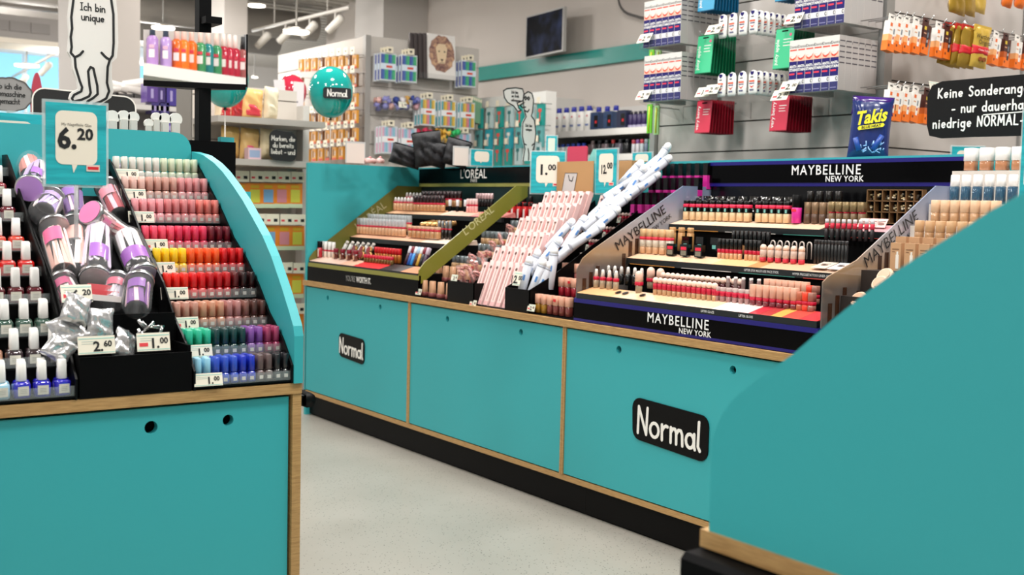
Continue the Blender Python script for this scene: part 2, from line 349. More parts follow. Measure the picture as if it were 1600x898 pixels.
# ------------------------------------------------------------------ counters
def holed(mb, x0, z0, x1, z1, holes, m, th=.018, deep=MATBLACK):
    """upright board facing -y with round finger holes cut through it"""
    hs = sorted(holes); cols = [x0]
    for (hx, hz, r) in hs: cols += [hx-r*1.6, hx+r*1.6]
    cols.append(x1)
    for i in range(0, len(cols), 2): mb.box(cols[i], 0, z0, cols[i+1], th, z1, m)
    for (hx, hz, r) in hs:
        q = r*1.6; mb.box(hx-q, 0, z0, hx+q, th, hz-q, m); mb.box(hx-q, 0, hz+q, hx+q, th, z1, m)
        N = 20; vs = []; fs = []
        for i in range(N):
            a = 2*PI*i/N+PI/4; c, s_ = math.cos(a), math.sin(a); k = q/max(abs(c), abs(s_))
            vs += [(hx+c*r, 0, hz+s_*r), (hx+c*k, 0, hz+s_*k), (hx+c*r, th, hz+s_*r)]
        for i in range(N):
            j = (i+1) % N; fs += [(i*3, i*3+1, j*3+1, j*3), (i*3, j*3, j*3+2, i*3+2)]
        mb.add(vs, fs, m); mb.cbox(hx, th+.012, hz, q*2, .004, q*2, deep)
def logo(parent, x, z, w_, h_, y, lab=None, tilt=0.0):
    """black wavy plate with the hand-written shop name"""
    b = MB(); r = h_*.25; pts = []
    for cx, cz, a0 in ((w_/2-r, h_/2-r-.012*h_, 0), (-w_/2+r, h_/2-r, 90), (-w_/2+r*1.1, -h_/2+r, 180), (w_/2-r, -h_/2+r-.05*h_, 270)):
        pts += [(x+cx+r*math.cos(math.radians(a0+i*18)), z+cz+r*math.sin(math.radians(a0+i*18))+tilt*cx) for i in range(6)]
    b.prism(pts, y, y-.004, mt('#0b0b0b', .4, spec=.12)); pl = part(parent, 'logo_plate', b, 'black plate with white hand-written shop name' if lab is None else lab)
    b = MB(); hand(b, 'Normal', x, z-h_*.33, h_*.63, h_*.076, mt('#f2efe8', .5), y-.004, gap=.17, up=tilt); part(pl, 'lettering', b)
# main counter: front at x = 2.329, runs along y
t = thing('display_counter', 'long teal counter with three wooden-edged front panels carrying the cosmetics displays', 'counter', None, (2.329, 4.89, 0), RX)
W_ = 3.62
b = MB(); b.box(0, -.012, .610, W_, .62, .632, WOOD); part(t, 'worktop', b)
b = MB(); b.box(.02, .03, 0, W_, .6, .1, MATBLACK); b.box(0.018, .022, .006, W_, .03, .1, mt('#0b0a0a', .5, spec=.1)); b.box(1.0*2.06, .0215, .004, 2.063, .03, .1, BLACK); part(t, 'plinth', b)
b = MB(); b.box(0, .022, .12, W_, .6, .6, MATBLACK); b.box(0, 0, .1, W_, .6, .118, WOOD); part(t, 'carcass', b)
for x0, x1, hs in ((.012, .955, ((.236, .567, .011), (.72, .567, .011))), (.972, 1.952, ((1.241, .566, .0115), (1.715, .565, .0115))), (1.972, 2.95, ((2.23, .564, .012), (2.708, .563, .012))), (2.97, W_-.01, ())):
    b = MB(); holed(b, x0, .122, x1, .604, hs, TEAL); d = part(t, 'front_panel', b)
    if x0 < .1: logo(d, .475, .368, .236, .104, 0, tilt=-.03)
    if 1.9 < x0 < 2: logo(d, 2.466, .361, .322, .128, 0, tilt=-.03)
for x in (.963, 1.962, 2.96):
    b = MB(); b.box(x-.009, -.004, .118, x-.001, .02, .61, WOOD); b.box(x+.0005, -.004, .118, x+.009, .02, .61, WOOD); part(t, 'divider', b)
b = MB(); b.box(0, 0, .0, .018, .61, 1.172, TEAL); b.box(0, .0, 1.172, .018, .66, 1.177, TEAL); part(t, 'side_panel', b)
b = MB(); b.box(.018, .62, .6, W_, .64, 1.177, TEAL); b.box(.018, .64, 1.16, 1.0, 1.15, 1.177, TEAL); b.box(1.0, .64, 1.16, W_, .80, 1.177, TEAL); part(t, 'back_board', b)
# island counter with the nail polish: front at y = 2.129
def sidepts(pts): return pts
t = thing('display_counter', 'teal counter with wooden edge carrying the nail polish racks', 'counter')
b = MB(); b.box(-1.2, 2.117, .610, 1.004, 2.75, .632, WOOD); part(t, 'worktop', b)
b = MB(); b.box(-1.2, 2.15, 0, .982, 2.74, .606, MATBLACK); b.box(.985, 2.119, 0, 1.004, 2.75, .6095, WOOD); part(t, 'carcass', b)
b = MB(); b.T = Matrix.Translation((0, 2.126, 0)); holed(b, -1.2, .08, .979, .604, ((.699, .567, .0125), (1.192*.714, .567, .0112)), TEAL); part(t, 'front_panel', b)
crv = [(2.112, .632), (2.112, .728), (2.118, .748), (2.14, .778), (2.175, .822), (2.229, .884), (2.275, .925), (2.33, .963), (2.385, 1.0), (2.438, 1.03), (2.5, 1.062), (2.553, 1.083), (2.62, 1.102), (2.697, 1.112)]
b = MB(); b.prism(crv+[(2.697, .632)], .984, 1.004, TEALD, 'x', False); part(t, 'side_panel', b)
b = MB(); b.prism([(-1.2, .632), (.984, .632), (.984, 1.108)]+arc(.944, 1.116, .04, 0, 90, 6)+[(-1.2, 1.156)], 2.7, 2.72, TEAL, 'y'); part(t, 'back_board', b)
b = MB(); b.tube([(1.026, 2.13, .592), (1.026, 2.76, .592)], .016, BLACK, 10); b.box(1.004, 2.13, .582, 1.02, 2.76, .603, BLACK); part(t, 'bumper_rail', b)
q0, q1 = aty(345, 215, 2.85), aty(366, 215, 2.85)
b = MB(); b.box(.9, 2.74, .632, q1.x, 2.86, 1.02, TEAL); b.box(q0.x, 2.85, .632, q1.x, 2.87, aty(350, 214, 2.85).z, TEAL); b.box(1.0, 2.75, 1.0, q0.x, 2.86, aty(330, 222, 2.8).z, MATBLACK); part(t, 'corner_post', b)
# near island counter on the other side: outer side panel at x = .946
t = thing('display_counter', 'nearest teal counter seen from its curved side panel with a black bumper rail', 'counter')
crv = [(.914, .632), (.915, .728), (.911, .748), (.9, .77), (.881, .793), (.842, .822), (.801, .851), (.753, .891), (.716, .92), (.679, .946), (.646, .967), (.613, .987), (.583, 1.006), (.553, 1.022), (.5, 1.046), (.44, 1.07), (.36, 1.094), (.3, 1.104)]
b = MB(); b.prism(crv+[(.3, .632)], .946, .966, TEALD, 'x'); part(t, 'side_panel', b)
b = MB(); b.box(.944, -.9, .6115, 2.1, .926, .632, WOOD); part(t, 'worktop', b)
b = MB(); b.box(.952, -.9, .1, 2.1, .915, .608, TEAL); b.box(1.0, -.9, 0, 2.05, .88, .1, MATBLACK); part(t, 'carcass', b)
b = MB(); b.box(.966, .28, .632, 2.1, .3, 1.156, TEAL); part(t, 'back_board', b)
b = MB(); b.prism([(.952, .575), (.921, .575), (.914, .582), (.914, .602), (.921, .609), (.952, .609)], -.9, .926, MATBLACK, 'y'); part(t, 'bumper_rail', b)

# ------------------------------------------------------------------ big branded display stands on the main counter
XF = (2.335, 2.545, 2.735); ZF = (.728, .84, .955)           # tier fronts
def stand(name, label, y0, y1, strip, edge, back):
    t = thing(name, label, 'display stand')
    b = MB(); b.box(2.34, y1, .632, 2.93, y0, .7, GLOSSB)
    for i in range(3):
        x1 = XF[i+1] if i < 2 else 2.93
        b.box(XF[i]+.012, y1+.004, .7, x1+.02, y0-.004, ZF[i]-.004, MATBLACK)
    part(t, 'stepped_body', b)
    return t
def profile(dx=0): return [(2.334, .655), (2.334, .745), (2.40, .815), (2.80, 1.084), (2.945, 1.084), (2.945, 1.02)]
# gold-green stand
G0, G1 = 4.866, 3.874
t = thing('display_stand', 'black and olive gold make-up stand beside the tall teal end panel', 'display stand')
gold_stand = t
b = MB()
for i in range(3): b.box(XF[i]+.012, G1+.006, .632, 2.94, G0-.002, ZF[i]-.006, MATBLACK)
part(t, 'stepped_body', b)
b = MB(); b.box(2.332, G1, .632, 2.345, G0+.02, .698, GLOSSB); b.box(2.333, G1, .698, 2.345, G0, .716, GOLDG); pn = part(t, 'front_panel', b, 'black front panel with slogan and olive strip')
b = MB(); b.T = Matrix.Translation((2.332, (G0+G1)/2, 0)) @ Matrix.Rotation(RX, 4, 'Z')
b.text("YOU'RE", .026, mt('#9b9a96', .5), -.03, 0, .656, align='r', sx=.72); b.text('WORTH IT.', .026, WHITE, -.02, 0, .656, bold=.02, align='l', sx=.72); part(pn, 'lettering', b)
OLIVE = mt('#7c7a2c', .3, 0, .3)
b = MB(); b.prism([(2.336, .70), (2.336, .738), (2.36, .768), (2.80, 1.084), (2.945, 1.084), (2.945, .70)], G0-.006, G0-.002, mt('#68662a', .4), 'y'); sp = part(t, 'gold_side_panel', b)
a1 = math.atan2(.334, .455)
def slanted(txt, size, m, x, z, ang, y, face, bold=0):
    """lettering on an end panel, reading up the slope; face +1 looks towards +y, -1 towards -y"""
    b = MB(); b.text(txt, size, m, 0, 0, 0, bold=bold, align='c')
    if face < 0: M_ = Matrix.Translation((x, y, z)) @ Matrix.Rotation(-ang, 4, 'Y')
    else: M_ = Matrix.Translation((x, y, z)) @ Matrix.Rotation(ang, 4, 'Y') @ Matrix.Rotation(PI, 4, 'Z')
    for i in range(len(b.v)): b.v[i] = M_ @ b.v[i]
    return b
part(sp, 'lettering', slanted("L'ORÉAL", .038, mt('#a8a37c', .5), 2.665, .925, a1, G0-.006, -1))
b = MB(); b.prism([(2.336, .678), (2.336, .738), (2.36, .768), (2.80, 1.084), (2.86, 1.084), (2.86, 1.04), (2.80, 1.005), (2.37, .7)], G1, G1+.006, OLIVE, 'y'); sp = part(t, 'gold_side_panel', b)
part(sp, 'lettering', slanted("L'ORÉAL", .034, mt('#c6c38c', .5), 2.622, .926, a1, G1, -1))
b = MB(); b.box(2.925, G1-.06, 1.1, 2.945, G0, 1.17, GLOSSB); b.box(2.926, G1-.06, 1.084, 2.945, G0, 1.1, mt('#8f8c45', .35)); hd = part(t, 'header', b)
b = MB(); b.T = Matrix.Translation((2.925, 4.3, 0)) @ Matrix.Rotation(RX, 4, 'Z'); p = atx(740, 268, 2.925)
b.T = Matrix.Translation((2.925, p.y, 0)) @ Matrix.Rotation(RX, 4, 'Z')
b.text("L'ORÉAL", .043, WHITE, 0, 0, 1.122, bold=.004); b.text('PARIS', .016, WHITE, .005, 0, 1.104); part(hd, 'lettering', b)
b = MB(); b.box(2.936, G1, .95, 2.945, G0, 1.084, mt('#06201f', .4)); part(t, 'back_panel', b)
for i in range(3):
    y1 = G1+.008
    b = MB(); b.box(XF[i]-.001, y1, ZF[i]-.024, XF[i]+.012, G0-.006, ZF[i]-.004, mt('#1a1a1d', .3)); part(t, 'shelf_strip', b)
    if i == 2: bounds = [(0, .5, '#e3b591'), (.5, .52, '#f0e6da'), (.52, .75, '#efc0aa'), (.75, 1, '#e88a84')]
    elif i == 1: bounds = [(0, .66, '#e6b394'), (.66, 1, '#f1d9c6')]
    else: bounds = [(0, .3, '#f0cdbb'), (.3, .44, '#e9b79c'), (.44, .68, '#d9252c'), (.68, .86, '#17171c'), (.86, 1, '#c77b4a')]
    for a0, a1_, col in bounds:
        yy0 = G0-.008-(G0-y1-.01)*a0; yy1 = G0-.008-(G0-y1-.01)*a1_
        b = MB(); b.prism([(XF[i], ZF[i]-.004), (XF[i]+.07, ZF[i]+.016), (XF[i]+.075, ZF[i]-.004)], yy1+.001, yy0, mt(col, .35), 'y'); part(t, 'shade_card', b)
# black and indigo stand
B0, B1 = 2.89, 1.897
t = thing('display_stand', 'black make-up stand with indigo trim and clear skyline end panels', 'display stand')
b = MB()
for i in range(3): b.box(XF[i]+.012, B1+.006, .632, 2.94, B0-.006, ZF[i]-.006, MATBLACK)
part(t, 'stepped_body', b)
b = MB(); b.box(2.331, B1, .634, 2.345, B0, .642, INDIGO); b.box(2.332, B1, .642, 2.345, B0, .703, GLOSSB); b.box(2.331, B1, .693, 2.345, B0, .706, INDIGO); pn = part(t, 'front_panel', b, 'glossy black front panel with indigo edges and white lettering')
b = MB(); p = atx(1058, 500, 2.33); b.T = Matrix.Translation((2.331, p.y, 0)) @ Matrix.Rotation(RX, 4, 'Z')
b.text('MAYBELLINE', .030, mt('#f4f4f4', .4), 0, 0, .663, bold=.008, sx=.98, sp=1.17); b.text('NEW YORK', .0165, mt('#f4f4f4', .4), .138, 0, .6425, bold=.015, align='r', sx=1.02, sp=1.1); part(pn, 'lettering', b)
def skyline(m, nt, bs):
    """clear panel printed with a hazy blue sky over warm towers"""
    L = nt.links.new; tc = nt.nodes.new('ShaderNodeTexCoord'); sx = nt.nodes.new('ShaderNodeSeparateXYZ'); L(tc.outputs['Object'], sx.inputs[0])
    r = nt.nodes.new('ShaderNodeValToRGB'); mr = nt.nodes.new('ShaderNodeMapRange'); mr.inputs[1].default_value = .7; mr.inputs[2].default_value = 1.08
    L(sx.outputs['Z'], mr.inputs[0]); L(mr.outputs[0], r.inputs[0]); e = r.color_ramp.elements
    e[0].color = lin('#3a2a22'); e[1].color = lin('#7f93ba')
    for p_, c_ in ((.28, '#5a4030'), (.42, '#c99a62'), (.62, '#b9b3b8')):
        x = e.new(p_); x.color = lin(c_)
    n = nt.nodes.new('ShaderNodeTexNoise'); n.inputs['Scale'].default_value = 7; L(tc.outputs['Object'], n.inputs['Vector'])
    mx = nt.nodes.new('ShaderNodeMix'); mx.data_type = 'RGBA'; mx.inputs['Factor'].default_value = .25
    L(r.outputs[0], mx.inputs['A']); L(n.outputs['Fac'], mx.inputs['B']); L(mx.outputs['Result'], bs.inputs['Base Color'])
SKY = mt('#8fa0c0', .12, alpha=.78, tex=skyline); TOWER = mt('#4a2f22', .2, alpha=.85)
for y, nm in ((B0, 'near'), (B1, 'far')):
    b = MB(); b.prism([(2.338, .706), (2.338, .80), (2.36, .835), (2.40, .862), (2.80, 1.083), (2.94, 1.083), (2.955, 1.06), (2.955, .706)] if y == B0 else
                      [(2.338, .706), (2.338, .825), (2.36, .84), (2.47, .88), (2.80, 1.083), (2.94, 1.083), (2.94, .99), (2.62, .86), (2.5, .8)], y-.004, y, SKY, 'y'); sp = part(t, 'clear_side_panel', b, 'clear end panel printed with a hazy skyline')
    b = MB()
    for k in range(9):
        x = 2.36+k*.028; h = .06+.05*((k*7) % 5)/5; z0 = .71+max(0, k-4)*.03
        b.box(x, y-.0052, z0, x+.016, y-.0045, min(z0+h, .80+k*.013), TOWER)
    part(sp, 'skyline_print', b)
    part(sp, 'lettering', slanted('MAYBELLINE', .033, mt('#17161a', .4), 2.615, .925, math.atan2(.245, .40), y-.006, -1))
    part(sp, 'lettering', slanted('NEW YORK', .016, mt('#17161a', .4), 2.70, .945, math.atan2(.245, .40), y-.006, -1))
    b = MB(); b.prism([(2.334, .634), (2.334, .706), (2.50, .80), (2.94, 1.0), (2.94, .985), (2.5, .785), (2.35, .70), (2.35, .634)], y-.002, y, INDIGO, 'y'); part(t, 'indigo_edge', b)
b = MB(); b.box(2.925, B1-.005, 1.085, 2.945, B0, 1.169, INDIGO); b.box(2.9235, B1-.005, 1.097, 2.93, B0, 1.157, GLOSSB); hd = part(t, 'header', b)
p = atx(1290, 268, 2.925)
b = MB(); b.T = Matrix.Translation((2.9235, p.y, 0)) @ Matrix.Rotation(RX, 4, 'Z')
b.text('MAYBELLINE', .032, mt('#f4f4f4', .4), 0, 0, 1.122, bold=.008, sx=.98, sp=1.17); b.text('NEW YORK', .0185, mt('#f4f4f4', .4), .148, 0, 1.1, bold=.015, align='r', sx=1.02, sp=1.1); part(hd, 'lettering', b)
b = MB(); b.box(2.936, B1, .95, 2.945, B0, 1.085, mt('#050507', .2)); part(t, 'back_panel', b)
PALS = ([(0, .17, '#e8b27e'), (.17, .42, '#e3b893'), (.42, .62, '#e8c3a2'), (.62, .72, '#f1e6de'), (.72, .76, '#f0c9c4'), (.76, .8, '#b92535'), (.8, .84, '#a33'), (.84, .88, '#d9a04e'), (.88, .94, '#c4453a'), (.94, 1, '#d7333a')],
        [(0, .22, '#ecc8a6'), (.22, .4, '#e8bf9a'), (.4, .55, '#e9b883'), (.55, .6, '#c98a55'), (.6, .78, '#e6b08c'), (.78, .88, '#d8b49c'), (.88, 1, '#cfc6c4')],
        [(0, .2, '#efd6bb'), (.2, .5, '#ecccb0'), (.5, .66, '#e6c2a4'), (.66, .8, '#2a2522'), (.8, 1, '#d99aa0')])
for i in range(3):
    y0, y1 = B0-.008, B1+.008
    b = MB(); b.box(XF[i]-.001, y1, ZF[i]-.024, XF[i]+.012, y0, ZF[i]-.004, mt('#1b2022', .3)); s_ = part(t, 'shelf_strip', b)
    b = MB()
    for k, cc in enumerate(('#d9923e', '#d8d0c8', '#3f8f80', '#d8554a')): b.box(XF[i]-.0018, y0-(y0-y1)*(k+.95)/4, ZF[i]-.024, XF[i]-.0008, y0-(y0-y1)*(k+.08)/4, ZF[i]-.0222, mt(cc, .4))
    part(s_, 'colour_line', b)
    for tx_, px_, py_, k_ in (('LIFTER GLAZE', 1106, 485, 0), ('LIFTER GLOSS', 1166, 492, 0), ('LIFTER STIX MULTI USE FACE STICK', 1190, 422, 1), ('HYPER PRECISE', 1251, 432, 1), ('TATTOO LINER GEL', 1280, 436, 1)):
        if k_ == i:
            q_ = atx(px_, py_, XF[i]); b = MB(); b.T = Matrix.Translation((XF[i]-.0011, q_.y, 0)) @ Matrix.Rotation(RX, 4, 'Z'); b.text(tx_, .0068, mt('#e8e8e6', .5), 0, 0, ZF[i]-.0165, bold=.01, sx=.9); part(s_, 'lettering', b)
    for a0, a1_, col in PALS[i]:
        yy0 = y0-(y0-y1)*a0; yy1 = y0-(y0-y1)*a1_
        col = '#aa3333' if col == '#a33' else col
        b = MB(); b.prism([(XF[i], ZF[i]-.004), (XF[i]+.07, ZF[i]+.014), (XF[i]+.075, ZF[i]-.004)], yy1+.001, yy0, mt(col, .35), 'y'); part(t, 'shade_card', b)
# ------------------------------------------------------------------ tall slatted wall stand behind the counter
SX = 3.55
t = thing('slat_wall_stand', 'tall white slatted wall stand hung with oral care packs and sweets', 'wall stand')
b = MB()
zs = [.5, .62, .74, .86, .98, 1.124]+[1.247+.1217*k for k in range(9)]
for i in range(len(zs)-1): b.box(SX, 2.66, zs[i]+.006, SX+.02, 3.83, zs[i+1], SLAT)
b.box(SX+.012, 2.66, .1, SX+.03, 3.83, 2.2, mt('#5f5b56', .6)); b.box(SX-.01, 2.66, 0, SX+.3, 3.83, .5, SLAT)
for z0, z1 in ((.5, 1.0), (1.0, 1.243), (1.243, 1.487), (1.487, 1.733), (1.733, 2.2)): b.box(SX+.03, 2.63, z0+.006, 4.43, 2.65, z1, SLAT); b.box(4.46, 2.63, z0+.006, 5.2, 2.65, z1, SLAT)
b.box(SX+.03, 2.642, .5, 5.2, 2.66, 2.2, mt('#5f5b56', .6)); b.box(SX+.03, 2.62, 0, 5.2, 2.9, .5, SLAT)
part(t, 'slat_boards', b)
for x, y in ((SX, 3.85), (SX+.002, 2.642), (4.445, 2.635)): b = MB(); b.box(x-.02, y-.016, 0, x+.025, y+.016, 2.2, mt('#a3a29f', .35, .4)); part(t, 'upright', b)
b = MB(); b.box(SX-.02, 2.63, 2.2, SX+.05, 3.86, 2.25, SLAT); part(t, 'top_rail', b)
# ------------------------------------------------------------------ nail polish racks on the island counter
TIER = [(2.118, .640), (2.165, .690), (2.235, .738), (2.292, .794), (2.355, .842), (2.43, .887), (2.5, .945), (2.57, .994), (2.635, 1.039)]
TN = ['lowest tier', 'second tier up', 'third tier up', 'fourth tier up', 'fifth tier up', 'sixth tier up', 'seventh tier up', 'eighth tier up', 'top tier']
def stepped_rack(label, x0, x1):
    t = thing('polish_rack', label, 'display rack'); b = MB()
    for i, (y, z) in enumerate(TIER):
        y1 = TIER[i+1][0]+.01 if i < 8 else 2.695
        b.box(x0, y+.004, .633, x1, y1, z, MATBLACK)
    part(t, 'stepped_body', b)
    for x in (x0, x1-.004):
        b = MB(); b.prism([(2.114, .633)]+[(y-.004, z+.03) for y, z in TIER]+[(2.66, 1.085), (2.695, 1.085), (2.695, .633)], x, x+.004, BLACK, 'x'); part(t, 'end_plate', b)
    for i, (y, z) in enumerate(TIER):
        b = MB(); b.box(x0+.004, y-.001, z-.003, x1-.004, y+.002, z+.018, CLEARD); b.box(x0+.004, y-.0015, z-.004, x1-.004, y+.004, z-.0005, BLACK); part(t, 'clear_lip', b)
    return t
stepped_rack('black stepped rack of small colourful polish bottles by the curved end panel', .777, .983)
stepped_rack('black stepped rack of white-capped square polish bottles', .10, .562)
_pol = {}
def polish(col):
    if col not in _pol:
        m = mt(col, .3, coat=.3); g = mt(col, .06, coat=1)
        b = MB(); b.lathe([(.0072, 0), (.0083, .0015), (.0083, .016), (.0066, .0205), (.004, .022)], g, 12, .45)
        _pol[col] = bottle('nail_polish', 'nail polish', ('body', b), ('cap', seg(.0222, .0525, .0073, m, .0068, n=12)), ('label', MB().cbox(0, -.00845, .0085, .0075, .0004, .007, mt('#d9d3c9', .5))))
    return _pol[col]
CN = {'#dcdad0': 'off-white', '#c9d3b6': 'pale green', '#e6beb2': 'pale peach', '#c99a8c': 'dusty beige', '#d58f90': 'dusty pink', '#e89aa0': 'light pink', '#d07f80': 'rose pink', '#e07c72': 'coral pink',
      '#ea4e6a': 'hot pink', '#d53558': 'raspberry', '#6d1626': 'burgundy', '#f4c51c': 'yellow', '#ec5a22': 'orange', '#d3181d': 'bright red', '#e2281b': 'scarlet', '#b5121a': 'deep red', '#5c0d12': 'dark red', '#2b0a0c': 'near-black red',
      '#b98676': 'nude', '#c58c70': 'tan', '#b07773': 'mauve', '#8a5a50': 'brown', '#56332c': 'dark brown', '#2cb48f': 'mint green', '#0f3838': 'dark teal', '#7d4a97': 'purple', '#a1395f': 'plum', '#8fc6de': 'sky blue',
      '#2c4cb8': 'blue', '#1b2fae': 'royal blue', '#5d4b4a': 'taupe', '#14151a': 'black'}
SETS = [['#8fc6de']*2+['#2c4cb8']*3+['#1b2fae']*2+['#5d4b4a']*2+['#14151a']*2, ['#2cb48f']*3+['#0f3838']*4+['#7d4a97']*2+['#a1395f']*2, ['#b98676']*3+['#c58c70']*3+['#b07773']*2+['#8a5a50']+['#56332c']*2,
        ['#e2281b']*3+['#d3181d']*2+['#b5121a']*3+['#5c0d12']+['#2b0a0c']*2, ['#f4c51c']*4+['#ec5a22']*4+['#d3181d']*3, ['#ea4e6a']*4+['#d53558']*4+['#6d1626']*3,
        ['#e89aa0']*4+['#d07f80']*4+['#e07c72']*3, ['#e6beb2']*3+['#c99a8c']*4+['#d58f90']*4, ['#dcdad0']*6+['#c9d3b6']*5]
RN = ['front row', 'middle row', 'rear row']
for i, (y, z) in enumerate(TIER):
    nr = 3 if i < 3 else 2
    for r in range(nr):
        for k in range(11):
            col = SETS[i][k]
            polish(col).put(f'{ORD[k]} bottle from the jar bin, {CN[col]} polish, {RN[r]}, {TN[i]}', (.791+k*.0182+(r % 2)*.003, y+.0125+r*.0178, z), rnd.uniform(-.2, .2), f'small nail polishes on the {TN[i]}')
# white-capped square bottles
_ess = {}
def square_polish(col):
    if col not in _ess:
        b = MB(); b.lathe([(.0125, 0), (.0142, .002), (.0142, .024), (.0125, .0275), (.006, .030)], mt(col, .05, coat=1), 16, .3, ay=.86)
        lb = MB(); lb.cbox(0, -.0126, .0135, .0185, .0005, .0165, mt('#cfcbbd', .5))
        for q in range(3): lb.cbox(0, -.0130, .0165-q*.003, .011, .0002, .0009, mt('#8d897e', .6))
        _ess[col] = bottle('nail_polish', 'nail polish', ('body', b), ('cap', seg(.0302, .0655, .0078, mt('#f4f2ee', .4), .0068, 'R')), ('label', lb))
    return _ess[col]
EC = [('#2622b0', 'blue'), ('#33252a', 'smoky grey'), ('#3b574c', 'dark green'), ('#560f1c', 'burgundy'), ('#d81e19', 'red'), ('#d2402f', 'brick red'), ('#5f1321', 'maroon'), ('#86303a', 'dark rose'), ('#c48e8c', 'pale rose')]
for i, (y, z) in enumerate(TIER):
    for r in range(2):
        for k in range(4):
            col, cn = EC[i]
            if k == 3 and i < 2: col, cn = (('#a3cde0', 'pale blue'), ('#b98a70', 'tan'))[i]
            xe = .540-(i*.0016)
            square_polish(col).put(f'{ORD[k]} white-capped square {cn} bottle from the jar bin, {("front row", "rear row")[r]}, {TN[i]}', (xe-k*.0345+r*.006, y+.018+r*.031, z), rnd.uniform(-.12, .12), f'white-capped square bottles on the {TN[i]}')
# price tags
RUB = mt('#e0424a', .5); TLINE = mt('#9fd0c6', .6)
def price_tag(label, loc, rot, w_, h_, txt, red=True, group='price tags', tilt=-.25):
    M_ = Matrix.Rotation(rot, 3, 'Z') @ Matrix.Rotation(tilt, 3, 'X')
    b = MB(); b.cbox(0, 0, h_/2, w_, .0008, h_, mt('#efe8d6', .45)); t = thing('price_tag', label, 'price tag', b, loc, M_, group)
    b = MB(); b.cbox(0, -.0006, h_*.86, w_*.96, .0003, h_*.05, TLINE); b.cbox(0, -.0006, h_*.08, w_*.96, .0003, h_*.04, TLINE)
    for q in range(2): b.cbox(-w_*.2, -.0006, h_*(.7-.12*q), w_*.4, .0002, h_*.035, mt('#b9c7bd', .6))
    part(t, 'printed_lines', b)
    b = MB(); a, c_ = txt.split('.')
    b.text(a+'.', h_*.55, INK, w_*.17, -.0006, h_*.17, bold=.03, align='r'); b.text(c_, h_*.33, INK, w_*.19, -.0006, h_*.40, bold=.03, align='l'); part(t, 'price', b)
    if red: b = MB(); b.cbox(-w_*.3, -.0007, h_*.36, w_*.26, .0004, h_*.2, RUB); part(t, 'red_flash', b)
    return t
for i, (cx, cy) in enumerate(((327, 588), (312, 547), (291, 504), (274, 457), (255, 411), (243, 380), (222, 339), (210, 305), (199, 273))):
    y, z = TIER[i]; p = aty(cx, cy, y-.008)
    price_tag(f'price tag reading one euro on the {TN[i]} of colourful polish', (p.x, y-.006, z+.0), rnd.uniform(-.06, .06), .056, .025, '1.00', i in (2, 4, 5), 'price tags on the colourful polish rack')

# ------------------------------------------------------------------ jar bin between the racks
t = thing('jar_bin', 'black sloping bin full of nail file jars between the two polish racks', 'bin')
b = MB(); b.prism([(2.20, .633), (2.20, .70), (2.66, 1.0), (2.695, 1.0), (2.695, .633)], .566, .773, MATBLACK, 'x'); part(t, 'sloping_tray', b)
b = MB(); b.box(.566, 2.116, .633, .774, 2.122, .708, MATBLACK); b.box(.566, 2.122, .633, .572, 2.21, .712, MATBLACK); b.box(.768, 2.122, .633, .774, 2.24, .72, MATBLACK); b.box(.572, 2.122, .633, .768, 2.21, .64, MATBLACK); part(t, 'front_box', b)
b = MB(); b.box(.566, 2.21, .633, .774, 2.216, .775, MATBLACK); part(t, 'middle_board', b)
for x in (.563, .7735): b = MB(); b.prism([(2.21, .633), (2.21, .76), (2.28, .83), (2.66, 1.06), (2.695, 1.06), (2.695, .633)], x, x+.003, BLACK, 'x'); part(t, 'side_board', b)
def onslope(px, py, off):
    d = ray(px, py); k = .62; t_ = (.72-k*2.21+off-EYE)/(d.z-k*d.y); return d*t_+EYEV
GLASS = mt('#f4f4f6', .03, spec=.5, alpha=.075); LIDM = mt('#b9b9ba', .28, 1)
PINKL = mt('#f26fa8', .4); PURL = mt('#a45cc0', .4)
def frame_to(lid, base):
    z = (lid-base).normalized(); v = (EYEV-base).normalized(); y = -(v-z*v.dot(z)).normalized(); x = y.cross(z); return Matrix((x, y, z)).transposed()
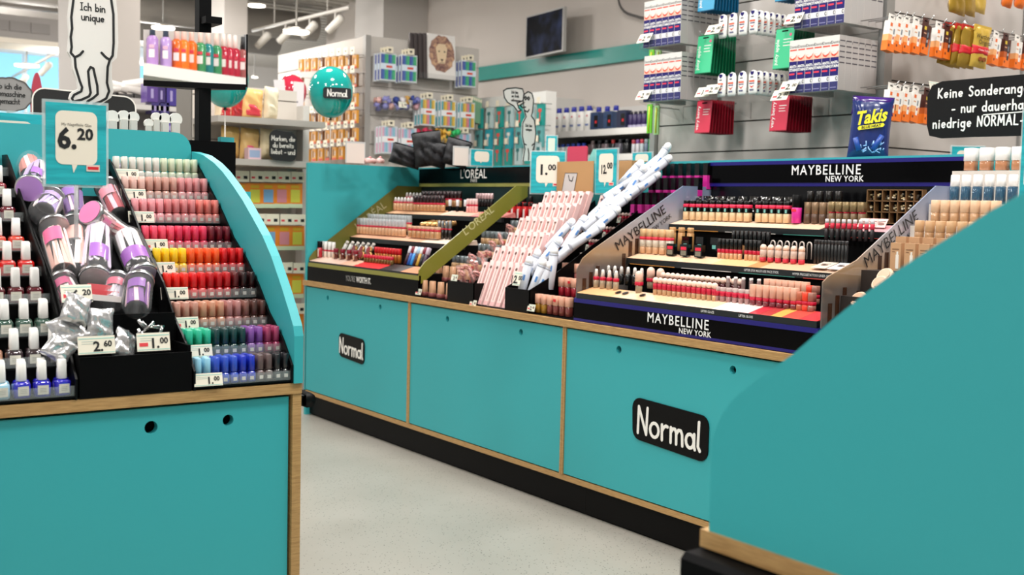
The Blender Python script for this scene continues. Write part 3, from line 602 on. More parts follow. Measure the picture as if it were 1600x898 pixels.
JARS = [  # lid px, off, base px, off, radius, lid label colour, files colour, insert colour, words
 ((35, 212), .055, (50, 276), .03, .030, None, '#d98f86', '#f07fae', 'tilted clear jar of pink files standing topmost beside the square polishes'),
 ((46, 295), .085, (60, 262), .03, .0285, '#b98ad2', '#b9a2d0', '#a45cc0', 'jar with pale purple lid facing out below the topmost jar'),
 ((80, 312), .03, (67, 333), .085, .030, None, '#b9a8d8', '#b79ad0', 'clear jar lying with its base facing out under the pale purple lid'),
 ((66, 208), .02, (80, 262), .02, .026, '#c7a5dd', '#b277c8', '#c39ade', 'purple-filled jar half hidden behind the large price sign'),
 ((140, 331), .095, (168, 352), .05, .0275, '#f083b6', '#c98a94', '#ef7cae', 'jar with bright pink lid facing out beside the sign stem'),
 ((171, 240), .03, (186, 284), .03, .026, '#d79ad0', '#c9a0d2', '#e3a2cf', 'jar of lilac and pink files at the edge of the large price sign'),
 ((166, 290), .045, (188, 338), .035, .027, None, '#a8323f', '#ea8fa0', 'jar of dark red files wedged beside the white polish row'),
 ((158, 342), .04, (206, 374), .05, .0215, None, '#c8565e', '#e2707d', 'narrow jar of red files lying slanted below the pink lid'),
 ((83, 352), .06, (101, 428), .05, .030, None, '#e9b7ab', '#e0558c', 'large silver-rimmed jar of pink and white files with pink label'),
 ((117, 350), .04, (120, 428), .035, .030, None, '#e8a79a', '#efb0a5', 'jar of salmon files half behind the large pink-label jar'),
 ((148, 437), .055, (153, 357), .06, .0305, None, '#dccbe0', '#9a52ba', 'upturned round-based jar of white and lilac files with purple label'),
 ((224, 432), .045, (196, 365), .06, .0305, None, '#e6e1e6', '#964ab2', 'upturned jar with purple band and white files near the pink tier'),
 ((218, 437), .085, (213, 486), .075, .0275, '#a964c6', '#7c4a92', '#7d3f9a', 'jar with purple lid facing up at the bottom corner of the bin'),
 ((96, 438), .045, (114, 474), .05, .026, None, '#9a2a5a', '#b23a6e', 'dark pink jar behind the tag reading six twenty'),
 ((108, 292), .03, (118, 342), .035, .025, None, '#6a4488', '#8a5ab0', 'dark purple jar behind the stem of the large price sign'),
 ((184, 436), .055, (176, 470), .05, .024, None, '#b0a8b4', '#c0506a', 'small silver-rimmed jar beside the upward purple lid')]
SHORT = ['tilted topmost jar', 'jar with pale purple lid facing out', 'jar lying base outward under the purple lid', 'purple jar half hidden by the large price sign', 'jar with bright pink lid facing out', 'jar of lilac files at the sign edge', 'jar of dark red files',
         'narrow slanted jar of red files', 'large jar with pink label', 'jar of salmon files behind the pink-label jar', 'upturned jar with purple label', 'upturned jar with purple band near the pink tier', 'jar with purple lid facing up', 'dark pink jar behind the price tag', 'dark purple jar behind the sign stem', 'small silver-rimmed jar by the purple lid']
for n_, (lp, lo, bp, bo, r, lc, fc, ic, words) in enumerate(JARS):
    L_, B_ = onslope(*lp, lo), onslope(*bp, bo); h = (L_-B_).length; h = max(h, .085); R_ = frame_to(L_, B_); up = (L_-B_).normalized(); B_ = L_-up*h
    b = MB(); b.lathe([(r*.55, 0), (r*.85, .004), (r, .013), (r, h-.014), (r*.93, h-.008)], GLASS, 22); j = thing('nail_file_jar', words, 'jar', b, B_, R_, 'jars of nail files in the bin')
    b = MB(); b.lathe([(r*1.02, h-.010), (r*1.05, h-.009), (r*1.05, h-.002), (r*1.0, h)], LIDM, 22); ld = part(j, 'lid', b)
    b = MB(); b.lathe([(r*.94, h+.0002), (r*.94, h+.001)], mt(lc or '#c9c4c4', .4), 20)
    if lc and n_ == 4:
        b.T = Matrix.Translation((0, 0, h+.0012)) @ Matrix.Rotation(-PI/2, 4, 'X') @ Matrix.Rotation(PI, 4, 'Z') @ Matrix.Rotation(PI, 4, 'Y'); b.T = Matrix.Translation((0, 0, h+.0012)) @ Matrix(((1, 0, 0, 0), (0, 0, 1, 0), (0, -1, 0, 0), (0, 0, 0, 1))).inverted()
        b.text('NAILS', r*.32, mt('#c2407c', .5), 0, 0, -r*.1)
    part(ld, 'lid_label', b)
    b = MB(); vs = []; N = 10; z0, z1 = h*.5, h*.76
    for q in range(N+1):
        a = -PI/2+(q/N-.5)*(2.4 if n_ == 11 else 1.45)+(0 if n_ == 11 else -.25); vs += [(r*.93*math.cos(a), r*.93*math.sin(a), z0), (r*.93*math.cos(a), r*.93*math.sin(a), z1)]
    b.add(vs, [(q*2, q*2+2, q*2+3, q*2+1) for q in range(N)], mt(ic, .45), True); part(j, 'paper_label', b)
    for q in range(7):
        a = -PI/2+(q-3)*.42; fr = r*.74; c2 = fc if q % 3 else ('#efe3e0' if n_ not in (6, 14, 12) else '#d9b7c4')
        b = MB(); b.prism([(-.005, .008), (.005, .008), (.005, h*.76), (.003, h*.8), (-.003, h*.8), (-.005, h*.76)], -.001, .001, mt(c2, .6), 'y')
        F_ = R_ @ Matrix.Rotation(a+PI/2, 3, 'Z') @ Matrix.Rotation(rnd.uniform(-.12, .12), 3, 'Y')
        thing('nail_file', f'{ORD[q]} nail file in the {SHORT[n_]}', 'nail file', b, B_+R_ @ Vector((fr*math.cos(a), fr*math.sin(a), 0)), F_, 'nail files inside the jars')
# loose flat red file packs
for k, (px, py) in enumerate(((160, 449), (162, 458), (166, 466))):
    b = MB(); b.cbox(0, 0, 0, .058, .006, .011, mt(('#e0686e', '#d94f55', '#f0e6e2')[k], .3)); thing('nail_file_pack', ('upper red', 'middle red', 'lower white and red')[k]+' flat nail file pack behind the tag reading six twenty', 'nail file', b, onslope(px, py, .07), (0, .12, .1), 'flat file packs in the bin')
p = aty(120, 460, 2.203); price_tag('white price tag reading six twenty leaning on the jars', aty(121, 472, 2.2), .0, .056, .034, '6.20', True, 'price tags on the bin', -.35)
p = aty(152, 553, 2.112); price_tag('white price tag reading two sixty on the front of the black box', (p.x, 2.113, p.z), .0, .066, .033, '2.60', False, 'price tags on the bin', -.2)
p = aty(241, 548, 2.112); price_tag('white price tag reading one euro on the front of the black box', (p.x, 2.113, p.z), .0, .062, .034, '1.00', True, 'price tags on the bin', -.2)
# crumpled silver bags
SILV = mt('#dededf', .26, .8)
def pouch(w_, h_, d_, seed, m=SILV, crumple=.3, nx=12, nz=14):
    q = random.Random(seed); ph = [q.uniform(0, 6.28) for _ in range(8)]; b = MB()
    for s_ in (-1, 1):
        vs = []
        for j in range(nz+1):
            for i in range(nx+1):
                u, v = i/nx*2-1, j/nz*2-1
                e = (1-u**4)*(1-abs(v)**5)
                n_ = math.sin(u*5+ph[0]+v*3)*.4+math.sin(v*9+ph[1]+u*4)*.3+math.sin(u*13+v*7+ph[2])*.3
                y = s_*d_/2*(e**.7)*(1+crumple*n_)
                vs.append((u*w_/2*(1-.05*(1-v*v)*1.0), y+crumple*.012*n_*(1-e), (v+1)*h_/2))
        fs = [(j*(nx+1)+i, j*(nx+1)+i+1, (j+1)*(nx+1)+i+1, (j+1)*(nx+1)+i) for j in range(nz) for i in range(nx)]
        if s_ > 0: fs = [f[::-1] for f in fs]
        b.add(vs, fs, m, True)
    return b
for k, (px, py, w_, h_, rx, ry, wd) in enumerate(((113, 500, .05, .055, -.3, .35, 'crumpled silver pouch with hang tab behind the tag reading two sixty'), (120, 535, .064, .062, -.35, -.35, 'large crumpled silver pouch in the middle of the black box'),
                                             (157, 528, .056, .062, -.2, .06, 'upright silver pouch with dark hang slot against the middle board'), (112, 552, .05, .05, -.5, -.85, 'silver pouch spilling over the corner of the black box by the blue polishes'),
                                             (190, 556, .054, .062, -.35, .55, 'slanted silver pouch between the two front price tags'))):
    p = aty(px, py, 2.152+.008*(k % 3)); o = thing('silver_pouch', wd, 'pouch', pouch(w_, h_, .022, k+3, crumple=.55), (p.x, p.y, p.z-h_*.1), (rx, ry, .1*k), 'silver pouches in the black box')
    b = MB(); b.cbox(0, -.004, h_*.93, w_*.3, .002, h_*.045, BLACK); part(o, 'hang_slot', b)
for k, (px, py, a) in enumerate(((222, 508, .9), (232, 512, -.6), (243, 512, .2), (218, 524, 1.4), (250, 520, -1.1))):
    b = MB(); b.tube([(-.014, 0, 0), (.014, 0, .001)], .0035, CHROME, 8); b.tube([(-.008, -.004, .004), (.014, -.003, .007)], .002, CHROME, 6)
    p = aty(px, py, 2.17); thing('nail_clipper', f'{ORD[k]} shiny metal nail clipper heaped behind the one euro tag on the black box', 'nail clipper', b, p, (.3, a, .2), 'metal clippers in the black box')

# ------------------------------------------------------------------ price signs in clear holders
def brush(m, nt, bs):
    noise_tex(9, '#0f8f9c', .4, .7, (1, 1, 9))(m, nt, bs)
SIGNT = mt('#21b3bd', .5, tex=brush); BUB = mt('#ece3d2', .55)
def price_sign(label, loc, rot, w_, h_, big=None, small=None, stem=0.0, note=None, redp=True):
    t = thing('price_sign', label, 'price sign', None, loc, rot)
    b = MB(); b.box(-w_/2-.004, -.002, -.004, w_/2+.004, .004, h_+.004, mt('#dfeeee', .08, alpha=.35)); part(t, 'clear_holder', b)
    b = MB(); b.cbox(0, -.003, h_/2, w_*.985, .001, h_*.985, SIGNT); s_ = part(t, 'teal_sheet', b)
    b = MB(); r = w_*.12; x0, x1, z0, z1 = -w_*.34, w_*.34, h_*.25, h_*.9
    o = []
    for cx, cz, a in ((x1-r, z1-r, 0), (x0+r, z1-r, 90), (x0+r, z0+r, 180), (x1-r, z0+r, 270)): o += arc(cx, cz, r, a, a+90, 5)
    b.prism(o, -.0036, -.0042, BUB); b.prism([(-w_*.08, h_*.26), (-w_*.05, h_*.15), (w_*.02, h_*.26)], -.0036, -.0042, BUB); part(t, 'speech_bubble', b)
    if big:
        b = MB(); b.text(big, h_*(.25 if len(big) < 3 else .2), INK, w_*(.0 if len(big) < 3 else .05), -.0043, h_*.45, bold=.035, align='r', sx=.95 if len(big) < 3 else .72); b.text(small, h_*.14, INK, w_*(.01 if len(big) < 3 else .06), -.0043, h_*.56, bold=.035, align='l'); part(s_, 'price', b)
        b = MB(); b.text(note or 'My Artikel', h_*.035, mt('#4a4740', .6), 0, -.0043, h_*.72); part(s_, 'small_print', b) if note else None
    if redp: b = MB(); b.cbox(w_*.27, -.0043, h_*.215, w_*.22, .0006, h_*.08, mt('#e3cfc4', .5)); b.cbox(w_*.27, -.0048, h_*.215, w_*.18, .0004, h_*.035, RED); part(t, 'red_flash', b)
    if stem: b = MB(); b.tube([(0, 0, -stem), (0, 0, 0)], .004, mt('#c9c9cc', .2, alpha=.6), 8); b.lathe([(.012, -stem), (.012, -stem+.004)], CLEARD, 12); part(t, 'stem', b)
    return t
p0, p1 = aty(70, 288, 2.2), aty(166, 161, 2.2)
price_sign('large teal price sign with cream speech bubble reading 6.20 above the jars', ((p0.x+p1.x)/2, 2.2, p0.z), .03, p1.x-p0.x, p1.z-p0.z-.004, '6.', '20', .10, 'My Nagelfeile Glas')
p0, p1 = aty(-40, 206, 2.76), aty(68, 179, 2.76)
price_sign('teal price sign half hidden behind the back board beside the large one', ((p0.x+p1.x)/2, 2.76, 1.0), 0, p1.x-p0.x, p1.z-1.0, None, None, .2, redp=False)

# ------------------------------------------------------------------ mirror on the black pole, and the shelf it reflects
PY = 2.80
q = aty(317, 120, PY)
b = MB(); b.box(q.x-.0155, PY-.0155, .02, q.x+.0155, PY+.0155, 1.52, BLACK); t = thing('mirror_pole', 'tall square black pole rising behind the polish counter', 'pole', b)
b = MB(); b.box(q.x-.05, PY-.05, .0, q.x+.05, PY+.05, .02, BLACK); part(t, 'base', b)
b = MB(); b.box(q.x-.012, PY-.05, 1.43, q.x+.03, PY+.02, 1.447, BLACK); part(t, 'top_bracket', b)
D0 = (Vector((q.x, PY-.02, 1.2))-EYEV).dot(_f)
A_, B2 = atd(224, 85, D0*.985), atd(384.5, 92, D0*1.002)
ex = (B2-A_); ex.z = 0; mw = ex.length; ex.normalize(); en = Vector((ex.y, -ex.x, 0)); 
if en.dot(EYEV-A_) < 0: en = -en
tz, bz = atd(300, 49.5, D0*.99).z, atd(300, 127.5, D0*.99).z
mc = (A_+B2)/2; MR = Matrix((ex, -en, Vector((0, 0, 1)))).transposed()
t = thing('pole_mirror', 'small rectangular mirror on the black pole reflecting a shelf of body mists', 'mirror', None, (mc.x, mc.y, bz), MR); hh = tz-bz
b = MB(); b.box(-mw/2, 0, 0, mw/2, .002, hh, mt('#f4f4f4', .015, 1)); part(t, 'mirror_glass', b)
b = MB(); b.box(mw/2, -.002, -.006, mw/2+.004, .014, hh+.001, BLACK); b.box(-mw/2, .0025, -.004, mw/2, .012, hh, BLACK); b.prism([(-mw/2, 0), (mw/2, 0), (mw*.1, .05), (-.02, .055)], -.014, -.002, BLACK, 'z'); part(t, 'frame', b)
def refl(px, py, depth):
    v = atd(px, py, depth); return v - en*(2*(v-mc).dot(en))
MP = mt
MIST = [(238, 104, 5.0, '#b48cc8', '#3c4658', 'iridescent purple mist bottle with dark cap'), (259, 106, 5.05, '#b99ad0', '#3c4658', 'second iridescent purple mist bottle with dark cap'),
        (276, 109, 5.1, '#e8661c', '#efc9bb', 'orange mist bottle with pink nozzle, nearest the purple ones'), (287, 110, 5.12, '#ee7a24', '#efc9bb', 'second orange mist bottle with pink nozzle'), (299, 111.5, 5.16, '#ea6a1e', '#efc9bb', 'third orange mist bottle beside the green ones'),
        (313, 113.5, 5.2, '#3f8f5a', '#f1cfc2', 'green mist bottle with pink nozzle beside the orange ones'), (325, 115, 5.24, '#1f7f80', '#f1cfc2', 'teal green mist bottle with pink nozzle in the middle'), (338, 117, 5.3, '#3f9060', '#f1cfc2', 'green mist bottle beside the red ones'),
        (349, 118, 5.34, '#b3203a', '#f4dcd4', 'red mist bottle beside the green ones'), (358, 119.5, 5.38, '#b8233d', '#f4dcd4', 'second red mist bottle with pink nozzle'), (367, 120.5, 5.42, '#b3203a', '#f4dcd4', 'third red mist bottle before the dark-capped one'),
        (379, 122, 5.46, '#a05a58', '#17171a', 'reddish mist bottle with black cap at the shelf end')]
ang = math.atan2(en.y, en.x)+PI/2
for px, py, dp, bc, cc, wd in MIST:
    p = refl(px, py, dp); r = .026; R2 = Matrix.Rotation(ang+PI+PI, 3, 'Z')
    b = MB(); b.lathe([(r*.95, 0), (r, .004), (r, .118), (r*.7, .13), (r*.45, .134)], mt(bc, .15, coat=.6), 16); o = thing('spray_bottle', wd+' on the mirrored shelf', 'bottle', b, p, ang+PI, 'body mists seen in the mirror')
    part(o, 'nozzle', seg(.134, .195, r*.5, mt(cc, .4), r*.35)); b = MB()
    for sg in (1, -1): b.cbox(0, sg*(r+.0002), .055, r*.9, .001, .035, mt('#f3e6e2', .5)); b.cbox(0, sg*(r+.0004), .085, r*.8, .001, .014, mt('#d8304a', .5) if cc != '#3c4658' else mt('#e6b6c8', .4))
    part(o, 'label', b)
pa, pb = refl(205, 105, 4.9), refl(400, 126, 5.55); base = (pa+pb)/2; zz = min(refl(x_, y_, d_).z for x_, y_, d_, *_u in MIST)
dv = (pb-pa); dv.z = 0; L_ = dv.length; dv.normalize(); nv = Vector((dv.y, -dv.x, 0))
zl, zr = refl(238, 104, 5.0).z, refl(379, 122, 5.46).z
t = thing('mist_shelf_stand', 'white shelf stand of body mists seen only in the pole mirror', 'shelf', None, (base.x, base.y, 0), Matrix((dv, Vector((-dv.y, dv.x, 0)), Vector((0, 0, 1)))).transposed())
b = MB(); b.box(-L_/2, -.06, zz-.02, L_/2, .06, zz-.001, WHITE); b.box(-L_/2, -.064, zz-.05, L_/2, -.06, zz+.002, WHITE); b.box(-L_/2, .06, zz-.05, L_/2, .064, zz+.002, WHITE); part(t, 'shelf_board', b)
sgn = 1 if (Vector((-dv.y, dv.x, 0))).dot(mc-base) < 0 else -1
b = MB(); b.box(-L_/2, sgn*.08, 0, L_/2, sgn*.09, zz+.26, LGREY); b.box(-L_/2, -.06, 0, L_/2, .06, .08, WHITE); part(t, 'back_board', b)

# ------------------------------------------------------------------ white figure sign and the things behind the back board
def py_pts(pts, Y, s_, ox=0, oy=0): return [aty(ox+x/s_, oy+y/s_, Y) for x, y in pts]
FY = 2.98
O_ = py_pts([(500, -90), (520, -170), (570, -230), (650, -250), (740, -230), (790, -170), (808, -90), (815, 0), (825, 100), (830, 300), (820, 405), (785, 440), (785, 540), (797, 640), (780, 685), (700, 738), (640, 742), (590, 725), (560, 735), (508, 730), (486, 690), (498, 652), (550, 622), (540, 560), (510, 480), (500, 405), (476, 362), (486, 250), (478, 120)], FY, 4.49)
b = MB(); b.prism([(p.x, p.z) for p in O_], FY, FY+.012, mt('#e6e2dc', .55), 'y'); t = thing('figure_sign', 'white cut-out sign of a headless line-drawn figure standing behind the polish counter', 'sign', b)
K_ = [[(500, -80), (530, -165), (575, -222), (650, -240), (735, -222), (780, -165), (798, -85)], [(515, -60), (515, 0), (500, 120), (506, 200), (496, 260), (503, 330), (496, 370), (525, 402), (530, 470), (545, 520), (560, 570), (576, 612), (570, 640), (520, 665), (505, 690), (515, 712), (570, 700), (625, 675), (636, 650), (628, 600), (618, 500), (635, 470), (655, 480), (668, 540), (682, 600), (685, 660), (650, 690), (615, 710), (608, 728)],
      [(775, -60), (780, 0), (795, 100), (797, 300), (790, 390), (770, 420), (755, 470), (750, 580), (765, 640), (745, 690), (700, 715), (655, 729)], [(525, 402), (560, 385), (582, 360)], [(712, 370), (740, 400), (770, 420)]]
b = MB(); b.strokes([[(p.x, p.z) for p in py_pts(k, FY, 4.49)] for k in K_], .0058, INK, FY); part(t, 'line_drawing', b)
b = MB(); a_ = aty(145, 17.5, FY); hand(b, 'Ich bin', a_.x, a_.z, .0185, .0026, INK, FY, gap=.16); a_ = aty(145, 33, FY); hand(b, 'unique', a_.x, a_.z, .0185, .0026, INK, FY, gap=.16); part(t, 'lettering', b)
b = MB(); a_, c_ = aty(133, 160, FY), aty(133, 100, FY); b.tube([(a_.x+.01, FY+.02, .1), (a_.x+.01, FY+.02, a_.z+.05)], .006, STEEL, 8); b.box(a_.x-.06, FY-.02, .0, a_.x+.08, FY+.09, .1, BLACK); part(t, 'stand', b)
def sign_blob(name, label, px0, py0, px1, py1, Y, col, lines, ink, h=.5, cat='sign', rim=None, cloud=False, post=True):
    a_, c_ = aty(px0, py1, Y), aty(px1, py0, Y); x0, x1, z0, z1 = a_.x, c_.x, a_.z, c_.z; r = min(x1-x0, z1-z0)*.25; o = []
    if cloud:
        cx, cz = (x0+x1)/2, (z0+z1)/2
        for q in range(48): a = 2*PI*q/48; k = 1+.06*abs(math.sin(a*5.5)); o.append((cx+(x1-x0)/2*math.cos(a)*k, cz+(z1-z0)/2*math.sin(a)*k))
    else:
        for cx, cz, a in ((x1-r, z1-r, 0), (x0+r, z1-r*.8, 90), (x0+r, z0+r, 180), (x1-r, z0+r*.9, 270)): o += arc(cx, cz, r, a, a+90, 5)
    b = MB(); b.prism(o, Y, Y+.006, mt(col, .6), 'y'); t = thing(name, label, cat, b)
    if rim: b = MB(); b.strokes([o+[o[0]]], rim[1], mt(rim[0], .6), Y); part(t, 'outline', b)
    if lines:
        b = MB(); n = len(lines); H_ = (z1-z0)
        for k, s_ in enumerate(lines): hand(b, s_, (x0+x1)/2, z1-H_*(.16+(k+.72)*.68/n), H_*h/n, H_*h/n*.14, mt(ink, .6), Y, gap=.13)
        part(t, 'lettering', b)
    if post: b = MB(); b.tube([((x0+x1)/2, Y+.012, 0), ((x0+x1)/2, Y+.012, z0+(z1-z0)*.3)], .005, STEEL, 6); part(t, 'post', b)
    return t
sign_blob('cloud_sign', 'grey cloud-shaped sign with hand lettering at the edge of the picture', -22, 125, 49, 171, 3.6, '#8f8d8b', ['ab ich die', 'kaemaschine', 'gemacht'], '#2b2a2a', .5, rim=('#55524f', .004), cloud=True)
sign_blob('speech_sign', 'black rounded sign with white lettering behind the white figure', 51, 152, 212, 215, 3.4, '#121212', ['eiten', ' '], '#efeae2', .42, rim=('#e9e4dc', .004))
o = thing('surfboard_sign', 'red surfboard-shaped cut-out in front of the far windows', 'sign', None, (0, 0, 0)); a_, c_ = aty(49, 175, 5.2), aty(67, 114, 5.2)
b = MB(); cx, cz = (a_.x+c_.x)/2, (a_.z+c_.z)/2-.03; b.prism([(cx+(c_.x-a_.x)/2*math.cos(2*PI*q/28)*(1-.15*math.sin(2*PI*q/28)), cz+(c_.z-a_.z+.06)/2*math.sin(2*PI*q/28)) for q in range(28)], 5.2, 5.215, mt('#b5374c', .5), 'y'); part(o, 'board', b)
b = MB(); b.box(cx-.02, 5.216, 0, cx+.02, 5.23, cz, LGREY); part(o, 'post', b)
for k, (px, wpx, ty, by) in enumerate(((175, 22, 173, 207), (193, 19, 173, 207), (208, 18, 175, 207), (232, 14, 186, 207), (244, 15, 176, 207), (257, 19, 177, 208), (274, 20, 177, 208))):
    a_, c_ = aty(px-wpx/2, by, 2.79), aty(px+wpx/2, ty, 2.79); r = (c_.x-a_.x)/2; cx = (a_.x+c_.x)/2
    b = MB(); b.prism([(cx-r*.62, 1.0), (cx+r*.62, 1.0), (cx+r*.62, c_.z-r*1.6)]+arc(cx, c_.z-r, r, -35, 215, 12)+[(cx-r*.62, c_.z-r*1.6)], 2.785, 2.795, mt('#e9e6df', .5), 'y'); t = thing('hair_clip', f'{ORD[k]} white round-topped plastic clip from the large price sign, behind the back board', 'hair clip', b, (0, 0, 0), 0, 'white clips behind the back board')
    b = MB(); b.box(cx-r*.5, 2.782, 1.05, cx+r*.5, 2.785, c_.z-r*1.5, mt('#d3d0c8', .3)); part(t, 'clip_arm', b)
b = MB(); b.box(.60, 2.80, .632, .98, 2.99, 1.0, LGREY); thing('rear_shelf_box', 'low grey shelf box behind the polish back board', 'shelf', b)
# ------------------------------------------------------------------ make-up on the main counter
def mrow(protos, l, r, X, n, desc, where, group, z=None, rot=RX, jit=0, tilt=None, start=0):
    a, b = atx(*l, X), atx(*r, X); zz = z if z is not None else (a.z+b.z)/2; a.z = b.z = zz
    return row(protos, a, b, n, desc, where, group, rot, jit, tilt, start)
GB, NB, BB = 'from the gold panel', 'from the pink boxes', 'from the skyline panel'
REDB = mt('#c4183a', .4); DKRED = mt('#4a0d14', .3, coat=.4); BEIGE = mt('#d3a47c', .25, coat=.6); BEIGE2 = mt('#b98a5e', .25, coat=.6); CLR = mt('#cfd6d8', .08, alpha=.5); GLD = mt('#b98d55', .25, .7)
def pname(s): return s
# gold stand, lowest tier
z1, z2, z3 = ZF[0]+.012, ZF[1]+.012, ZF[2]+.012
P = bottle('concealer_pen', 'concealer', ('body', seg(0, .03, .009, mt('#e8d4c4', .4))), ('band', seg(.03, .037, .0093, REDB)), ('cap', seg(.037, .075, .0085, mt('#efece8', .35))))
mrow(P, (503, 399), (521, 401), 2.40, 4, 'white concealer pen with red band', GB+', lowest tier', 'white pens on the gold stand', z1)
P = bottle('mascara_tube', 'mascara', ('body', seg(0, .045, .012, mt('#b5182a', .3, coat=.4))), ('cap', seg(.045, .075, .012, BLACK)), ('label', MB().box(.003, -.0125, .004, .0115, -.0118, .04, PAPER)))
P.put('tall red tube with black cap standing against the teal end panel', (2.385, 4.852, z1), RX)
P = Proto('foundation_pot', 'foundation', seg(0, .03, .0125, mt('#5a2418', .15, coat=.8)), [('lid', seg(.03, .048, .012, mt('#7c1226', .3))), ('label', MB().box(-.006, -.0129, .005, .006, -.0122, .024, mt('#cfa68a', .4)))])
mrow(P, (525, 408), (556, 411), 2.395, 4, 'dark red foundation pot', GB+', front of lowest tier', 'dark red pots on the gold stand', z1)
P = bottle('makeup_tube', 'make-up', ('body', seg(0, .07, .0095, mt('#f0ece6', .35))), ('cap', seg(.07, .085, .008, mt('#d9cfc6', .3))))
for k in range(6):
    p = atx(532+k*8, 381+k*1.6, 2.50); P.put(f'{ORD[k]} slanted white tube {GB}, behind the red pots', (p.x, p.y, z1+.004), Matrix.Rotation(RX, 3, 'Z') @ Matrix.Rotation(.55, 3, 'Y') @ Matrix.Rotation(-.2, 3, 'X'), 'slanted white tubes on the gold stand')
P = Proto('powder_compact', 'powder', MB().lathe([(.017, 0), (.0195, .003), (.0195, .010), (.017, .013)], GLD, 20), [('mirror_lid', MB().lathe([(.0155, .0131), (.0155, .0142)], mt('#8e1320', .2, coat=.7), 18))])
for k in range(6):
    p = atx(556+(k % 3)*11.5, 397-(k//3)*9+(k % 3)*1.2, 2.43+.035*(k//3)); P.put(f'{ORD[k % 3]} round gold and red compact {GB}, {("lower", "upper")[k//3]} row', (p.x, p.y, z1+.022+.022*(k//3)), Matrix.Rotation(RX, 3, 'Z') @ Matrix.Rotation(1.2, 3, 'X'), 'round compacts on the gold stand')
P = Proto('lip_gloss', 'lip gloss', seg(0, .036, .0075, mt('#b76a2c', .15, .3), kind='R'), [('cap', seg(.036, .062, .0078, mt('#c81a22', .3), kind='R'))])
mrow(P, (588, 404), (624, 409), 2.45, 9, 'red-capped amber lip gloss', GB+', beside the compacts', 'red-capped glosses on the gold stand', z1+.004)
P = Proto('lip_gloss', 'lip gloss', seg(0, .02, .007, mt('#7a5a2c', .15, .3), kind='R'), [('tester_band', seg(.02, .034, .0073, REDB, kind='R'))])
mrow(P, (571, 409), (612, 414), 2.395, 10, 'short tester gloss with red band', GB+', front of lowest tier', 'tester glosses on the gold stand', z1)
for k, (c1, c2, nm) in enumerate((('#3a1320', '#d8d4da', 'plum'), ('#1f4f9e', '#7c1424', 'dark blue'), ('#2f86cf', '#e4e4ea', 'bright blue'), ('#3b1018', '#a7c3d9', 'maroon'), ('#c99a3a', '#e9e7e8', 'gold'), ('#17171d', '#7c1a2a', 'black'), ('#3a1e38', '#c7b6c6', 'violet'))):
    P = Proto('eye_shadow_stick', 'eye shadow', seg(0, .052, .0085, mt(c1, .3), kind='R'), [('cap', seg(.052, .082, .0082, mt(c2, .3), kind='R'))])
    p = atx(634+k*4.6, 407+k*.5, 2.44); P.put(f'{nm} eye shadow stick at the aisle end of the gold stand', (2.44, p.y, z1+.002), Matrix.Rotation(RX, 3, 'Z') @ Matrix.Rotation(-.35, 3, 'X'), 'eye shadow sticks on the gold stand')
# gold stand, middle tier
P = bottle('foundation_bottle', 'foundation', ('body', seg(0, .034, .0115, BEIGE)), ('red_band', seg(.034, .042, .0118, REDB)), ('clear_cap', seg(.042, .074, .0108, CLR)))
mrow(P, (556, 366), (631, 369), 2.59, 16, 'clear-capped foundation', GB+', front row of middle tier', 'clear-capped foundations on the gold stand', z2)
mrow(P, (573, 350), (640, 352), 2.645, 15, 'clear-capped foundation', GB+', rear row of middle tier', 'clear-capped foundations on the gold stand', z2+.02)
P = bottle('foundation_tube', 'foundation', ('body', seg(0, .03, .012, BEIGE2, kind='R')), ('red_band', seg(.03, .038, .0122, REDB, kind='R')), ('cap', seg(.038, .05, .011, mt('#d5a98a', .4), kind='R')))
mrow(P, (642, 371), (684, 374), 2.585, 7, 'squat tan tube with red band', GB+', middle tier', 'squat tan tubes on the gold stand', z2)
P = bottle('foundation_tube', 'foundation', ('body', seg(0, .06, .013, GLD)), ('cap', seg(.06, .07, .011, mt('#8a6236', .3, .5))))
for k in range(5):
    p = atx(657+k*8, 357, 2.65); P.put(f'{ORD[k]} lying gold tube {GB}, behind the squat tan tubes', (2.65, p.y, z2+.05), Matrix.Rotation(RX, 3, 'Z') @ Matrix.Rotation(-1.3, 3, 'X') @ Matrix.Rotation(.3, 3, 'Y'), 'gold tubes on the gold stand')
P = bottle('mascara_tube', 'mascara', ('body', seg(0, .04, .0075, mt('#1a1512', .25))), ('red_band', seg(.04, .046, .0078, REDB)), ('cap', seg(.046, .078, .007, mt('#8a8d90', .25, .6))))
mrow(P, (686, 375), (703, 377), 2.60, 4, 'slim black mascara with red band', GB+', aisle end of middle tier', 'slim mascaras on the gold stand', z2)
# gold stand, top tier
P = bottle('serum_bottle', 'foundation', ('body', seg(0, .034, .0115, BEIGE)), ('red_band', seg(.034, .041, .0118, REDB)), ('dropper_cap', seg(.041, .062, .009, mt('#f1efec', .35), .006, kind='d')))
mrow(P, (618, 328), (643, 330), 2.78, 6, 'white-capped serum foundation', GB+', front row of top tier', 'white-capped serums on the gold stand', z3)
mrow(P, (631, 318), (657, 319), 2.85, 6, 'white-capped serum foundation', GB+', rear row of top tier', 'white-capped serums on the gold stand', z3+.024)
P = bottle('foundation_bottle', 'foundation', ('body', seg(0, .03, .0115, BEIGE2)), ('red_band', seg(.03, .038, .0118, REDB)), ('cap', seg(.038, .072, .011, mt('#2a0b10', .25, coat=.5))))
mrow(P, (649, 330), (692, 334), 2.78, 9, 'maroon-capped foundation', GB+', front row of top tier', 'maroon-capped foundations on the gold stand', z3)
mrow(P, (662, 318), (718, 320), 2.85, 11, 'maroon-capped foundation', GB+', rear row of top tier', 'maroon-capped foundations on the gold stand', z3+.022)
P = bottle('mascara_tube', 'mascara', ('body', seg(0, .026, .008, BLACK)), ('cap', seg(.026, .055, .0075, mt('#dfe3e6', .25))), )
